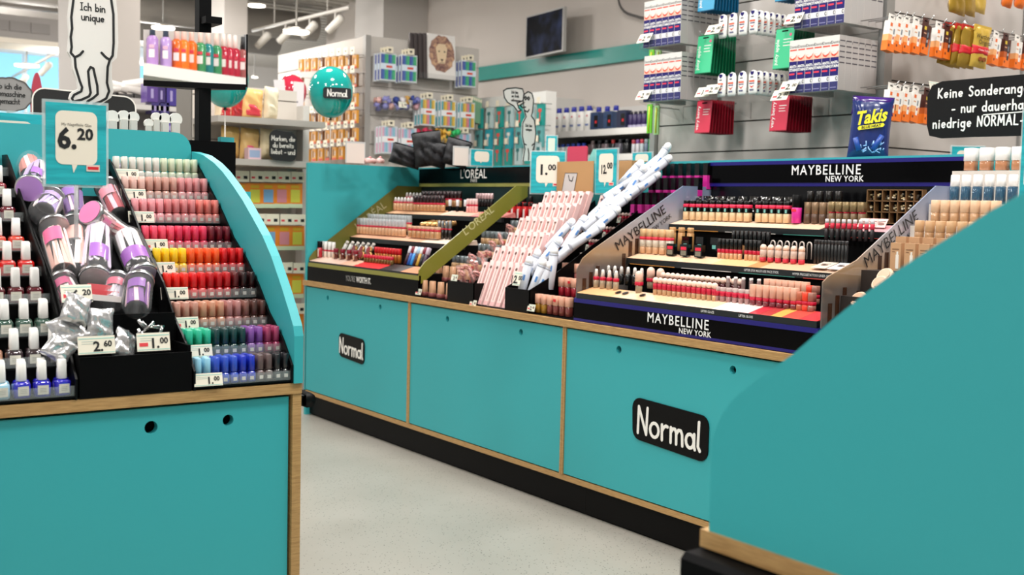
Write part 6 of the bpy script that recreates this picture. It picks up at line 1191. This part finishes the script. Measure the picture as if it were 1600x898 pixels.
for s_, px, py in (('Ich bin', 826, 198), ('unique', 826, 204)): p = aty(px, py, FY2); hand(b, s_, p.x, p.z, .0125, .0024, INK, FY2-.0005, gap=.15)
part(t, 'lettering', b)
p = aty(826, 250, FY2); b = MB(); b.box(p.x-.06, FY2-.02, 1.177, p.x+.06, FY2+.05, 1.19, WHITE); part(t, 'base', b)

# ------------------------------------------------------------------ stationery stand behind: end face at x = 4.2, front at y = 7.78
SXC, SYC = 4.2, 7.78
t = thing('stationery_stand', 'tall white slatted stand of stationery with orange packs on its end', 'display stand')
b = MB(); b.box(SXC+.01, SYC+.01, 0, 5.22, 9.4, 2.24, mt('#b9b3ac', .5))
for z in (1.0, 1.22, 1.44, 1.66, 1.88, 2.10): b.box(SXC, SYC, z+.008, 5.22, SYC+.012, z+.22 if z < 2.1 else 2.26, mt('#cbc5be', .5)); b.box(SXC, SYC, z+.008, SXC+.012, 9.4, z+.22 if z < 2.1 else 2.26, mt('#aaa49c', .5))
part(t, 'slat_boards', b); b = MB(); b.box(SXC-.03, SYC-.03, 0, SXC+.015, SYC+.015, 2.26, mt('#9d9a96', .4)); part(t, 'upright', b)
ORA = mt('#dd9a34', .45); ORAD = mt('#6a3a14', .5)
OP = Proto('battery_pack', 'hanging pack', MB().box(-.034, -.01, -.098, .034, .01, 0, ORA), [('dark_window', MB().box(-.022, -.0105, -.07, -.004, -.01, -.016, ORAD).box(.006, -.0105, -.07, .022, -.01, -.03, mt('#c8c2b8', .4))), ('red_strip', MB().box(-.0345, -.0106, -.1, .0345, -.0098, -.082, mt('#c9472a', .45))), ('price_card', MB().box(-.032, -.03, .004, .032, -.029, .058, CREAM).box(-.012, -.0305, .026, .012, -.03, .036, INK)), ('hook', MB().tube([(0, -.032, .006), (0, .096, .006)], .003, STEEL, 6))])
OP2 = Proto('battery_pack', 'hanging pack', MB().box(-.034, -.01, -.098, .034, .01, 0, mt('#7a4a1c', .45)), [('dark_window', MB().box(-.022, -.0105, -.07, -.004, -.01, -.016, mt('#e0a53a', .45)).box(.006, -.0105, -.07, .022, -.01, -.03, mt('#c8c2b8', .4))), ('red_strip', MB().box(-.0345, -.0106, -.1, .0345, -.0098, -.082, mt('#c9472a', .45))), ('price_card', MB().box(-.032, -.03, .004, .032, -.029, .058, CREAM).box(-.012, -.0305, .026, .012, -.03, .036, INK)), ('hook', MB().tube([(0, -.032, .006), (0, .096, .006)], .003, STEEL, 6))])
for j, (py, lo) in enumerate(((89, 0), (118, 5), (149, 5), (175, 0), (203, 0), (230, 0))):
    for i in range(9):
        px = 471+i*10.6
        if j in (1, 2) and 1 <= i <= 5: continue
        p = atx(px, py+(8-i)*.9-3, SXC-.10); (OP, OP2, OP, OP)[(i*3+j) % 4].put(f'{ORD[i]} orange hanging pack towards the corner, {ORD[j]} row down the stand end', p, RX, f'orange packs, {ORD[j]} row down the stand end')
def face_item(px, py): return aty(px, py, SYC-.10)
PAST = ['#2f4fa8', '#2f86c0', '#2fa888', '#1f8a5a', '#c9d8e0']
def marker_pack(cols):
    S_ = Matrix.Scale(1.3, 4); b = MB(); b.T = S_; b.box(-.052, -.008, -.16, .052, .008, 0, mt('#d9dee2', .35)); m = MB(); m.T = S_
    for k in range(8): m.box(-.048+k*.012, -.0095, -.152, -.038+k*.012, -.008, -.008, mt(cols[k % len(cols)], .4))
    l = MB(); l.T = S_; l.box(-.05, -.0105, -.095, .05, -.0095, -.06, mt('#d8e6f2' if cols[0] == '#2a3f9c' else '#eef0f2', .4)); l.box(-.015, -.011, -.085, .025, -.0105, -.072, mt('#d84a3a', .4))
    c_ = MB(); c_.box(-.03, -.03, .0, .03, -.029, .045, CREAM); c_.box(-.01, -.0305, .015, .012, -.03, .03, INK)
    return Proto('marker_pack', 'marker pack', b, [('markers', m), ('label', l), ('price_card', c_), ('hook', MB().tube([(0, -.032, .008), (0, .096, .008)], .003, STEEL, 6))])
MK = [marker_pack(['#2a3f9c', '#2a5fb0', '#1f9a7a', '#2ab06a']), marker_pack(['#2fa0a8', '#c9a22f', '#e8c23a', '#d98a6a', '#d87a9a']), marker_pack(['#d8a0b8', '#a0b8d8', '#7ac0d0', '#c8c0d8'])]
for px, py, m, wd in ((606, 83, 0, 'blue and green marker pack nearest the corner upright'), (639, 86, 0, 'blue and green marker pack beside the lion book'), (732, 95, 0, 'blue and green marker pack past the lion book'), (668, 154, 1, 'rainbow pencil pack nearest the bow tray'), (700, 157, 1, 'second rainbow pencil pack from the bow tray'), (730, 160, 1, 'third rainbow pencil pack from the bow tray'),
                      (608, 197, 2, 'pastel marker pack nearest the corner upright'), (638, 200, 2, 'pastel marker pack above the dark fabric bags'), (724, 208, 2, 'pastel marker pack above the blank leaflet holder')):
    for q in range(3):
        p = face_item(px-q*2.5, py+q*.6); p.y += .022*q; MK[m].put(wd if q == 0 else wd+(', second in its stack' if q == 1 else ', last in its stack'), p, 0, 'marker packs on the stationery stand')
# lion picture book stack
p0, p1 = face_item(666, 122), face_item(710, 57); w_, h_ = p1.x-p0.x, p1.z-p0.z
b = MB(); b.box(p0.x-.09, SYC-.14, p0.z-.008, p1.x+.04, SYC, p0.z-.002, SHEL); b.box(p0.x-.09, SYC-.145, p0.z-.008, p1.x+.04, SYC-.14, p0.z+.035, SHEL); thing('clear_shelf', 'clear shelf carrying the lion picture book on the stationery stand', 'shelf', b)
def swirl(m, nt, bs):
    n = nt.nodes.new('ShaderNodeTexNoise'); n.inputs['Scale'].default_value = 22; n.inputs['Distortion'].default_value = 1.5; tc = nt.nodes.new('ShaderNodeTexCoord'); nt.links.new(tc.outputs['Object'], n.inputs['Vector'])
    r = nt.nodes.new('ShaderNodeValToRGB'); e = r.color_ramp.elements; e[0].position = .3; e[0].color = lin('#6a4a4a'); e[1].position = .7; e[1].color = lin('#d8b08a')
    x = e.new(.5); x.color = lin('#a07a6a'); nt.links.new(n.outputs['Fac'], r.inputs[0]); nt.links.new(r.outputs[0], bs.inputs['Base Color'])
for k in range(5):
    b = MB(); b.box(0, 0, 0, w_, .014, h_, mt('#e9e5e1' if k == 0 else '#4a4242', .45)); o = thing('picture_book', 'front colouring book with a lion head on its white cover' if k == 0 else f'{ORD[k]} dark-backed book behind the lion cover', 'book', b, (p0.x-.028*k, SYC-.13+.02*k, p0.z), (-.06, 0, 0), 'books behind the lion cover')
    if k == 0:
        b = MB(); b.prism([(w_*.5+w_*.46*math.cos(a*PI/14)*(1+.06*math.sin(a*3.1)), h_*.57+h_*.41*math.sin(a*PI/14)*(1+.05*math.cos(a*2.3))) for a in range(28)], -.0005, -.0015, mt('#a07a6a', .5, tex=swirl)); part(o, 'lion_mane', b)
        b = MB(); b.prism([(w_*.5+x*w_, h_*.55+z*h_) for x, z in ((-.13, -.2), (.1, -.2), (.16, -.05), (.2, .14), (.12, .24), (-.12, .24), (-.22, .14), (-.18, -.05))], -.0015, -.0025, mt('#e3c9a6', .5)); part(o, 'lion_face', b)
        b = MB(); b.prism([(w_*.5+x*w_, h_*.55+z*h_) for x, z in ((-.06, -.10), (.06, -.10), (.02, -.14), (-.02, -.14))], -.0025, -.003, mt('#3a2a2a', .5))
        for x in (-.1, .1): b.prism([(w_*(.5+x)+.008*math.cos(a*PI/5), h_*.62+.006*math.sin(a*PI/5)) for a in range(10)], -.0025, -.003, mt('#2c3a3a', .5))
        b.strokes([[(w_*.5, h_*.41), (w_*.5, h_*.38), (w_*.42, h_*.36)], [(w_*.5, h_*.38), (w_*.58, h_*.36)]], .003, mt('#3a2a2a', .5), -.0025); part(o, 'lion_features', b)
# trays of bows
q = random.Random(11)
for wd, px0, px1, py, cols in (('hair bow in the clear tray under the marker packs', 588, 655, 172, ['#e6e2e4', '#d8a6b0', '#c84a3a', '#8a8ac8', '#e8b8b0', '#3f4f9a', '#c89a4a']), ('glittery bow in the tray above the dark fabric bags', 650, 715, 222, ['#d03a5a', '#d8486a', '#e0a02f', '#e8b84a', '#2fc06a', '#3ad07a'])):
    pa, pb_ = face_item(px0, py), face_item(px1, py); b = MB(); b.box(pa.x-.01, SYC-.16, pa.z-.006, pb_.x+.01, SYC, pa.z, SHEL); b.box(pa.x-.01, SYC-.16, pa.z-.006, pb_.x+.01, SYC-.155, pa.z+.045, SHEL); thing('clear_tray', 'clear tray heaped with each '+wd.replace(' in the clear tray', '').replace(' in the tray', ''), 'tray', b)
    for k in range(16):
        p = pa.lerp(pb_, (k % 8+.5)/8); c = cols[int((k % 8)/8*len(cols))] if 'glittery' in wd else q.choice(cols)
        b = MB(); b.T = Matrix.Scale(1.6, 4); b.lathe([(.0, -.022), (.017, -.016), (.004, 0), (.017, .016), (0, .022)], mt(c, .35), 8); thing('hair_bow', f'{ORD[k % 8]} {wd}, {("lower", "upper")[k//8]} layer', 'hair bow', b, (p.x, SYC-.10+q.uniform(-.03, .03), p.z+.03+.045*(k//8)), (q.uniform(0, 3), q.uniform(0, 3), 0), 'bows: '+wd)
p = face_item(613, 166); price_tag('white price card on the clear bow tray', (p.x, SYC-.262, p.z-.02), 0, .07, .045, '1.00', False, 'price tags on the clear shelves')
# green pouches hanging at the far end of the stationery stand
for k in range(5):
    p = aty(738+k*3.2, 150+k*1.2, SYC-.08); b = MB(); b.box(-.012, -.006, -.2, .012, .006, 0, mt('#7fae8e', .4)); o = thing('green_pack', f'{ORD[k]} pale green slim pack at the far edge of the stationery stand', 'hanging pack', b, p, .2, 'pale green packs'); b = MB(); b.box(-.01, -.0065, -.03, .01, -.006, -.004, CREAM); part(o, 'header', b)

# ------------------------------------------------------------------ razor stand and lotion shelf along the grey wall
RXX = 5.3
y0, y1 = atx(744, 200, RXX).y, atx(853, 200, RXX).y
t = thing('razor_stand', 'white wall stand hung with teal razors and combs', 'display stand'); b = MB(); b.box(RXX, y1, 0, RXX+.06, y0, atx(800, 150, RXX).z, mt('#cfcbc5', .5)); part(t, 'boards', b)
b = MB(); b.box(RXX-.03, y1-.03, 0, RXX+.07, y1+.01, atx(850, 143, RXX).z, WHITE); b.box(RXX-.02, y1, atx(850, 160, RXX).z, RXX+.07, y0, atx(850, 143, RXX).z, WHITE); part(t, 'end_panel', b)
RP = [Proto('razor_pack', 'razor', MB().box(-.04, -.012, -.16, .04, .012, 0, mt(c1, .35)), [('printed_razor', MB().box(-.006, -.014, -.13, .006, -.0125, -.06, mt(c2, .4)).box(-.02, -.014, -.06, .02, -.0125, -.035, mt(c2, .4))), ('price_card', MB().box(-.02, -.03, .004, .02, -.029, .05, CREAM)), ('hook', MB().tube([(0, -.03, .006), (0, .096, .006)], .003, STEEL, 6))]) for c1, c2 in (('#1f9a92', '#e0524a'), ('#5fa8a8', '#3a5a5c'), ('#b9cfcf', '#2f6f70'), ('#2aa0b0', '#e6e2da'))]
for j, py in enumerate((166, 200, 226)):
    for i in range(7):
        px = 750+i*16-(j*1.5); p = atx(px, py+(3-i)*1.2, RXX-.10); RP[(i*2+j) % 4 if i not in (2,) else 0].put(f'{ORD[i]} hanging razor pack along the white wall stand, {("upper", "middle", "lower")[j]} row', p, RX, f'razor packs, {("upper", "middle", "lower")[j]} row')
LX = 5.72
def zt(px, py): return atx(px, py, LX).z
ya, yb = atx(853, 210, LX).y, atx(1040, 200, LX).y-1.2
z1_, z0_ = zt(925, 204), zt(925, 243)
t = thing('lotion_shelf', 'white wall shelf of lotions with price rails and a dark gap below', 'shelf'); b = MB(); b.box(6.12, yb, 0, 6.19, ya, zt(930, 160), mt('#d3d0cc', .5)); part(t, 'back_board', b)
for z in (z1_, z0_): b = MB(); b.box(LX-.03, yb, z-.03, 6.12, ya, z, mt('#dedbd6', .45)); b.box(LX-.035, yb, z-.045, LX-.03, ya, z+.004, WHITE); part(t, 'shelf_board', b)
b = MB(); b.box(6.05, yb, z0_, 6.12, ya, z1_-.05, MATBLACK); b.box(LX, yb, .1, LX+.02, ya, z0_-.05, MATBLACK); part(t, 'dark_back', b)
b = MB(); b.box(LX-.02, ya, 0, 6.12, ya+.03, zt(858, 150), mt('#dedbd6', .45)); part(t, 'end_panel', b)
LP = bottle('lotion_bottle', 'lotion', ('body', seg(0, .155, .036, WHITE, .034, 'R', ay=.65)), ('blue_cap', seg(.155, .195, .022, mt('#1f2a9c', .35), .02)), ('label', MB().box(-.02, -.0245, .04, .02, -.0238, .055, mt('#6a7ab0', .5)).box(-.008, -.0245, .11, .010, -.0238, .125, mt('#d87a80', .5))))
mrow(LP, (862, 206), (920, 203), LX+.02, 6, 'white lotion bottle with blue cap', 'along the upper wall shelf', 'white lotions on the upper wall shelf', z1_+.001)
mrow(LP, (922, 200), (962, 198), LX+.14, 4, 'rear white lotion bottle with blue cap', 'behind the navy boxes', 'white lotions behind the navy boxes', z1_+.001)
NB_ = [Proto('gift_box', 'gift box', MB().box(-.05, -.03, 0, .05, .03, .135, mt(c, .35)), [('printed_window', MB().box(-.005, -.031, .02, .04, -.03, .11, mt('#0e0e14', .3)).box(.01, -.0315, .05, .028, -.031, .07, RED))]) for c in ('#2c3f62', '#33476a', '#2b2f4a')]
mrow(NB_, (933, 202), (975, 197), LX+.0, 3, 'navy gift box', 'beside the white lotions', 'navy gift boxes on the wall shelf', z1_+.001)
mrow(bottle('lotion_bottle', 'lotion', ('body', seg(0, .10, .02, mt('#3a2c5c', .35), kind='R')), ('white_base', seg(-.0, .022, .0204, mt('#b7b0cc', .4), kind='R')), ('cap', seg(.10, .122, .014, mt('#1c1a2a', .4)))), (986, 197), (1022, 192), LX+.01, 6, 'purple care bottle', 'beside the navy boxes', 'purple bottles on the wall shelf', z1_+.001)
mrow(bottle('lotion_bottle', 'lotion', ('body', seg(0, .075, .022, mt('#e3e9e6', .35), kind='R')), ('blue_cap', seg(.075, .10, .016, mt('#2a48b0', .35)))), (872, 244), (912, 241), LX+.02, 6, 'small white bottle with blue cap', 'on the lower wall shelf', 'small white bottles on the lower wall shelf', z0_+.001)
mrow([bottle('scent_bottle', 'scent', ('body', seg(0, .085, .032, mt(c, .3), kind='R')), ('cap', seg(.085, .115, .014, mt(c2, .35)))) for c, c2 in (('#5a4a4c', '#8a7a7a'), ('#1a1a1e', '#2a2a30'), ('#6a5a5e', '#3a3a3e'), ('#15151a', '#c03a3a'), ('#5a5660', '#3a3a40'), ('#141418', '#2a2a30'))], (926, 241), (980, 236), LX+.02, 6, 'dark scent box', 'beside the small white bottles', 'dark scent boxes on the lower wall shelf', z0_+.001)
mrow([bottle('deodorant', 'deodorant', ('body', seg(0, .075, .015, mt(c, .35))), ('cap', seg(.075, .105, .0145, mt(c2, .35)))) for c, c2 in (('#c9ccd0', '#b03a4a'), ('#d2d0d4', '#7a4a8a'), ('#b8c4c8', '#c03a4a'), ('#6a7a90', '#8a9aa0'), ('#3fa05a', '#3fae62'))], (990, 232), (1030, 229), LX+.0, 7, 'roll-on deodorant', 'beside the dark scent boxes', 'deodorants on the lower wall shelf', z0_+.001)
# dark-rimmed cloud sign on the wall, cut by the top edge
p = atx(1005, -6, 6.12); b = MB(); o = [(.34*math.cos(2*PI*k/40)*(1+.07*abs(math.sin(k*.45))), .27*math.sin(2*PI*k/40)*(1+.07*abs(math.cos(k*.4)))) for k in range(40)]
b.prism(o, 0, .03, mt('#b3a9a2', .6)); t = thing('cloud_sign', 'round dark-rimmed cloud sign on the grey wall beside the toothpaste', 'sign', b, (6.15, p.y, p.z+.12), RX); b = MB(); b.strokes([o+[o[0]]], .022, mt('#3a3430', .5), 0); part(t, 'outline', b)

# ------------------------------------------------------------------ sponge and snack stand at y = 5.6
KY = 5.6
xl, xr = 2.07, aty(470, 300, KY).x
t = thing('snack_stand', 'white slatted stand of food bags and kitchen sponges behind the polish counter', 'display stand'); b = MB()
for z in (.2, .42, .64, .86, 1.08, 1.30, 1.52): b.box(xl, KY+.06, z+.006, xr, KY+.08, z+.22 if z < 1.5 else z+.06, mt('#c9c2b9', .5))
b.box(xl, KY+.07, 0, xr, KY+.3, 1.57, mt('#8a847c', .6)); part(t, 'slat_boards', b); b = MB(); b.box(xr, KY-.02, 0, xr+.035, KY+.3, 1.5, LGREY); part(t, 'upright', b)
zs_ = [aty(400, 252, KY).z, aty(400, 190, KY).z]
for z in zs_: b = MB(); b.box(xl, KY-.28, z-.03, xr, KY+.06, z, mt('#b5aea6', .4)); part(t, 'shelf_board', b)
def sponge(c, nm):
    b = MB(); b.box(-.04, -.012, -.125, .04, .012, 0, mt('#f08a26', .45)); w2 = MB(); w2.box(-.026, -.0135, -.098, .026, -.012, -.032, mt(c, .6)); y_ = MB(); y_.box(-.024, -.0135, -.026, .022, -.012, -.01, mt('#d8a81f', .5)); g = MB(); g.box(-.0402, -.0128, -.126, .0402, .0122, -.105, mt('#c9d7b4', .5))
    return Proto('sponge_pack', 'sponge', b, [('sponge', w2, nm+' sponge'), ('yellow_print', y_), ('pale_base', g), ('price_card', MB().box(-.036, -.04, .006, .036, -.039, .06, CREAM).box(.006, -.0405, .02, .026, -.04, .036, INK).box(-.03, -.0405, .022, -.012, -.04, .032, RUB))])
SP = {'pink': sponge('#d98a94', 'pink'), 'yellow': sponge('#d3cf4a', 'yellow'), 'blue': sponge('#7aa9d0', 'blue')}
for j, (py, items) in enumerate(((286, ((374, 'pink'), (397, 'yellow'), (418, 'blue'), (439, 'pink'), (460, 'yellow'))), (352, ((379, 'blue'), (400, 'pink'), (421, 'blue'), (443, 'pink'), (463, 'yellow'))), (427, ((400, 'yellow'), (421, 'blue'), (443, 'pink'), (462, 'yellow'))), (490, ((441, 'pink'), (462, 'yellow'))))):
    for i, (px, c) in enumerate(items):
        for q in range(2):
            p = aty(px, py+.2*(px-400)*.05, KY-.10+.035*q); SP[c].put(f'{ORD[i]} orange {c} sponge pack, {("top", "second", "third", "bottom")[j]} sponge row'+(', rear one' if q else ''), p, 0, f'sponge packs, {("top", "second", "third", "bottom")[j]} row')
def fbag(px0, py0, px1, py1, c1, c2, wd, Y=KY-.16):
    a, c_ = aty(px0, py1, Y), aty(px1, py0, Y); w_, h_ = c_.x-a.x, c_.z-a.z; o = thing('food_bag', wd, 'food bag', pouch(w_, h_, .06, int(px0), mt(c1, .35), .25), ((a.x+c_.x)/2, Y, a.z), (0, .04, .2), 'food bags on the snack stand')
    pb = pouch(w_*.86, h_*.45, .068, int(px0), mt(c2, .35), .2)
    for v in pb.v: v.z += h_*.06
    part(o, 'printed_front', pb)
fbag(334, 138, 362, 189, '#e9d2b0', '#b8202a', 'cream and red food bag half behind the teal balloon'); fbag(372, 140, 412, 184, '#e8b873', '#d23a48', 'orange and red food bag on the upper snack shelf'); fbag(410, 137, 434, 186, '#e3d6b8', '#d9ceb0', 'cream food bag beside the white paper strips'); fbag(356, 144, 378, 188, '#c03030', '#a01c24', 'dark red food bag between the cream ones')
fbag(342, 198, 374, 250, '#d0aa66', '#c99c58', 'kraft food bag nearest the black pole'); fbag(372, 201, 405, 250, '#d8b272', '#d9607a', 'kraft and pink food bag on the lower snack shelf'); fbag(403, 202, 432, 248, '#e3d3ac', '#e0cfa4', 'pale pointed food bag behind the small black sign')
a, c_ = aty(388, 251, KY-.26), aty(408, 234, KY-.26); b = MB(); b.box(0, 0, 0, c_.x-a.x, .05, c_.z-a.z, mt('#e6c3cc', .4)); o = thing('snack_box', 'small pink and blue box at the front of the lower snack shelf', 'box', b, (a.x, KY-.26, zs_[0]), 0); b = MB(); b.box(.006, -.001, .01, c_.x-a.x-.006, 0, .045, mt('#9fb0cf', .4)); part(o, 'blue_front', b)
t = sign_blob('speech_sign', 'small black sign with white lettering on the lower snack shelf', 421, 207, 464, 250, KY-.3, '#1d1d1e', ['Marken, die', 'du bereits', 'liebst - und'], '#e8e2d8', .5, post=False)
# white paper strip stand
a, c_ = aty(434, 205, 6.1), aty(464, 124, 6.1); t = thing('paper_strip_stand', 'white stand with two tall white paper strips before the red balloon', 'stand', None, (a.x, 6.1, 0), 0)
b = MB(); b.box(0, 0, 0, c_.x-a.x, .1, aty(450, 192, 6.1).z, mt('#c9c6c4', .5)); part(t, 'box', b)
for x0, tl in ((.01, .12), (.10, -.02)): b = MB(); b.T = Matrix.Translation((x0, .02, aty(450, 192, 6.1).z)) @ Matrix.Rotation(-tl, 4, 'Y'); b.box(0, 0, -.02, .065, .004, .24, mt('#d9d2d2', .5)); b.box(.01, -.001, .12, .03, 0, .13, mt('#8a8688', .5)); part(t, 'paper_strip', b)
# far shelf with purple boxes and white fixtures behind the clips
t = thing('far_shelf', 'white low shelf of purple boxes seen under the pole mirror', 'shelf', None, (0, 0, 0)); FYY = 7.2
a, c_ = aty(150, 240, FYY), aty(312, 150, FYY); b = MB()
for py in (166, 207): z = aty(260, py, FYY).z; b.box(a.x-.3, FYY, z-.03, c_.x, FYY+.35, z, mt('#cfcbc6', .5))
b.box(a.x-.3, FYY+.33, 0, c_.x, FYY+.35, aty(260, 150, FYY).z, mt('#b8b3ad', .5)); b.box(c_.x, FYY-.02, 0, c_.x+.05, FYY+.36, aty(260, 120, FYY).z, mt('#cfc8bb', .5)); b.box(a.x-.3, FYY, 0, c_.x, FYY+.3, .3, mt('#b8b3ad', .5)); part(t, 'boards', b)
for k, (x0, x1, y0_, y1_, c) in enumerate(((233, 250, 130, 158, '#5a3f8a'), (250, 262, 133, 160, '#3a2a68'), (264, 279, 132, 164, '#43358a'), (279, 290, 134, 165, '#3a3280'), (290, 299, 135, 166, '#4a3f8c'), (240, 252, 160, 176, '#3c2f70'), (254, 268, 160, 178, '#37306c'), (262, 276, 192, 206, '#5a4a9c'), (284, 297, 190, 206, '#5a48a0'))):
    p, q2 = aty(x0, y1_, FYY-.04), aty(x1, y0_, FYY-.04); b = MB(); b.box(0, 0, 0, q2.x-p.x, .12, q2.z-p.z, mt(c, .35)); o = thing('purple_box', f'{ORD[k]} purple box on the far shelf, counted along its rows', 'box', b, (p.x, FYY-.0, p.z), 0, 'purple boxes on the far shelf'); b = MB(); b.box((q2.x-p.x)*.35, -.002, (q2.z-p.z)*.2, (q2.x-p.x)*.6, 0, (q2.z-p.z)*.7, mt('#a79ac8', .4)); part(o, 'label', b)
for k, (px, py) in enumerate(((170, 152), (195, 156), (222, 150))):
    p = aty(px, py, 7.6); b = MB(); b.tube([(-.12, 0, .06), (0, 0, .085), (.12, 0, .06)], .03, mt('#e6e1da', .4), 8); b.box(-.06, -.01, -.09, .06, .02, .04, mt('#4a4744', .5)); b.tube([(0, .01, -.09), (0, .01, -p.z)], .02, LGREY, 8); thing('gate_post', f'{ORD[k]} white rounded gate post far behind the polish counter', 'gate', b, p, 0, 'white gate posts far behind')
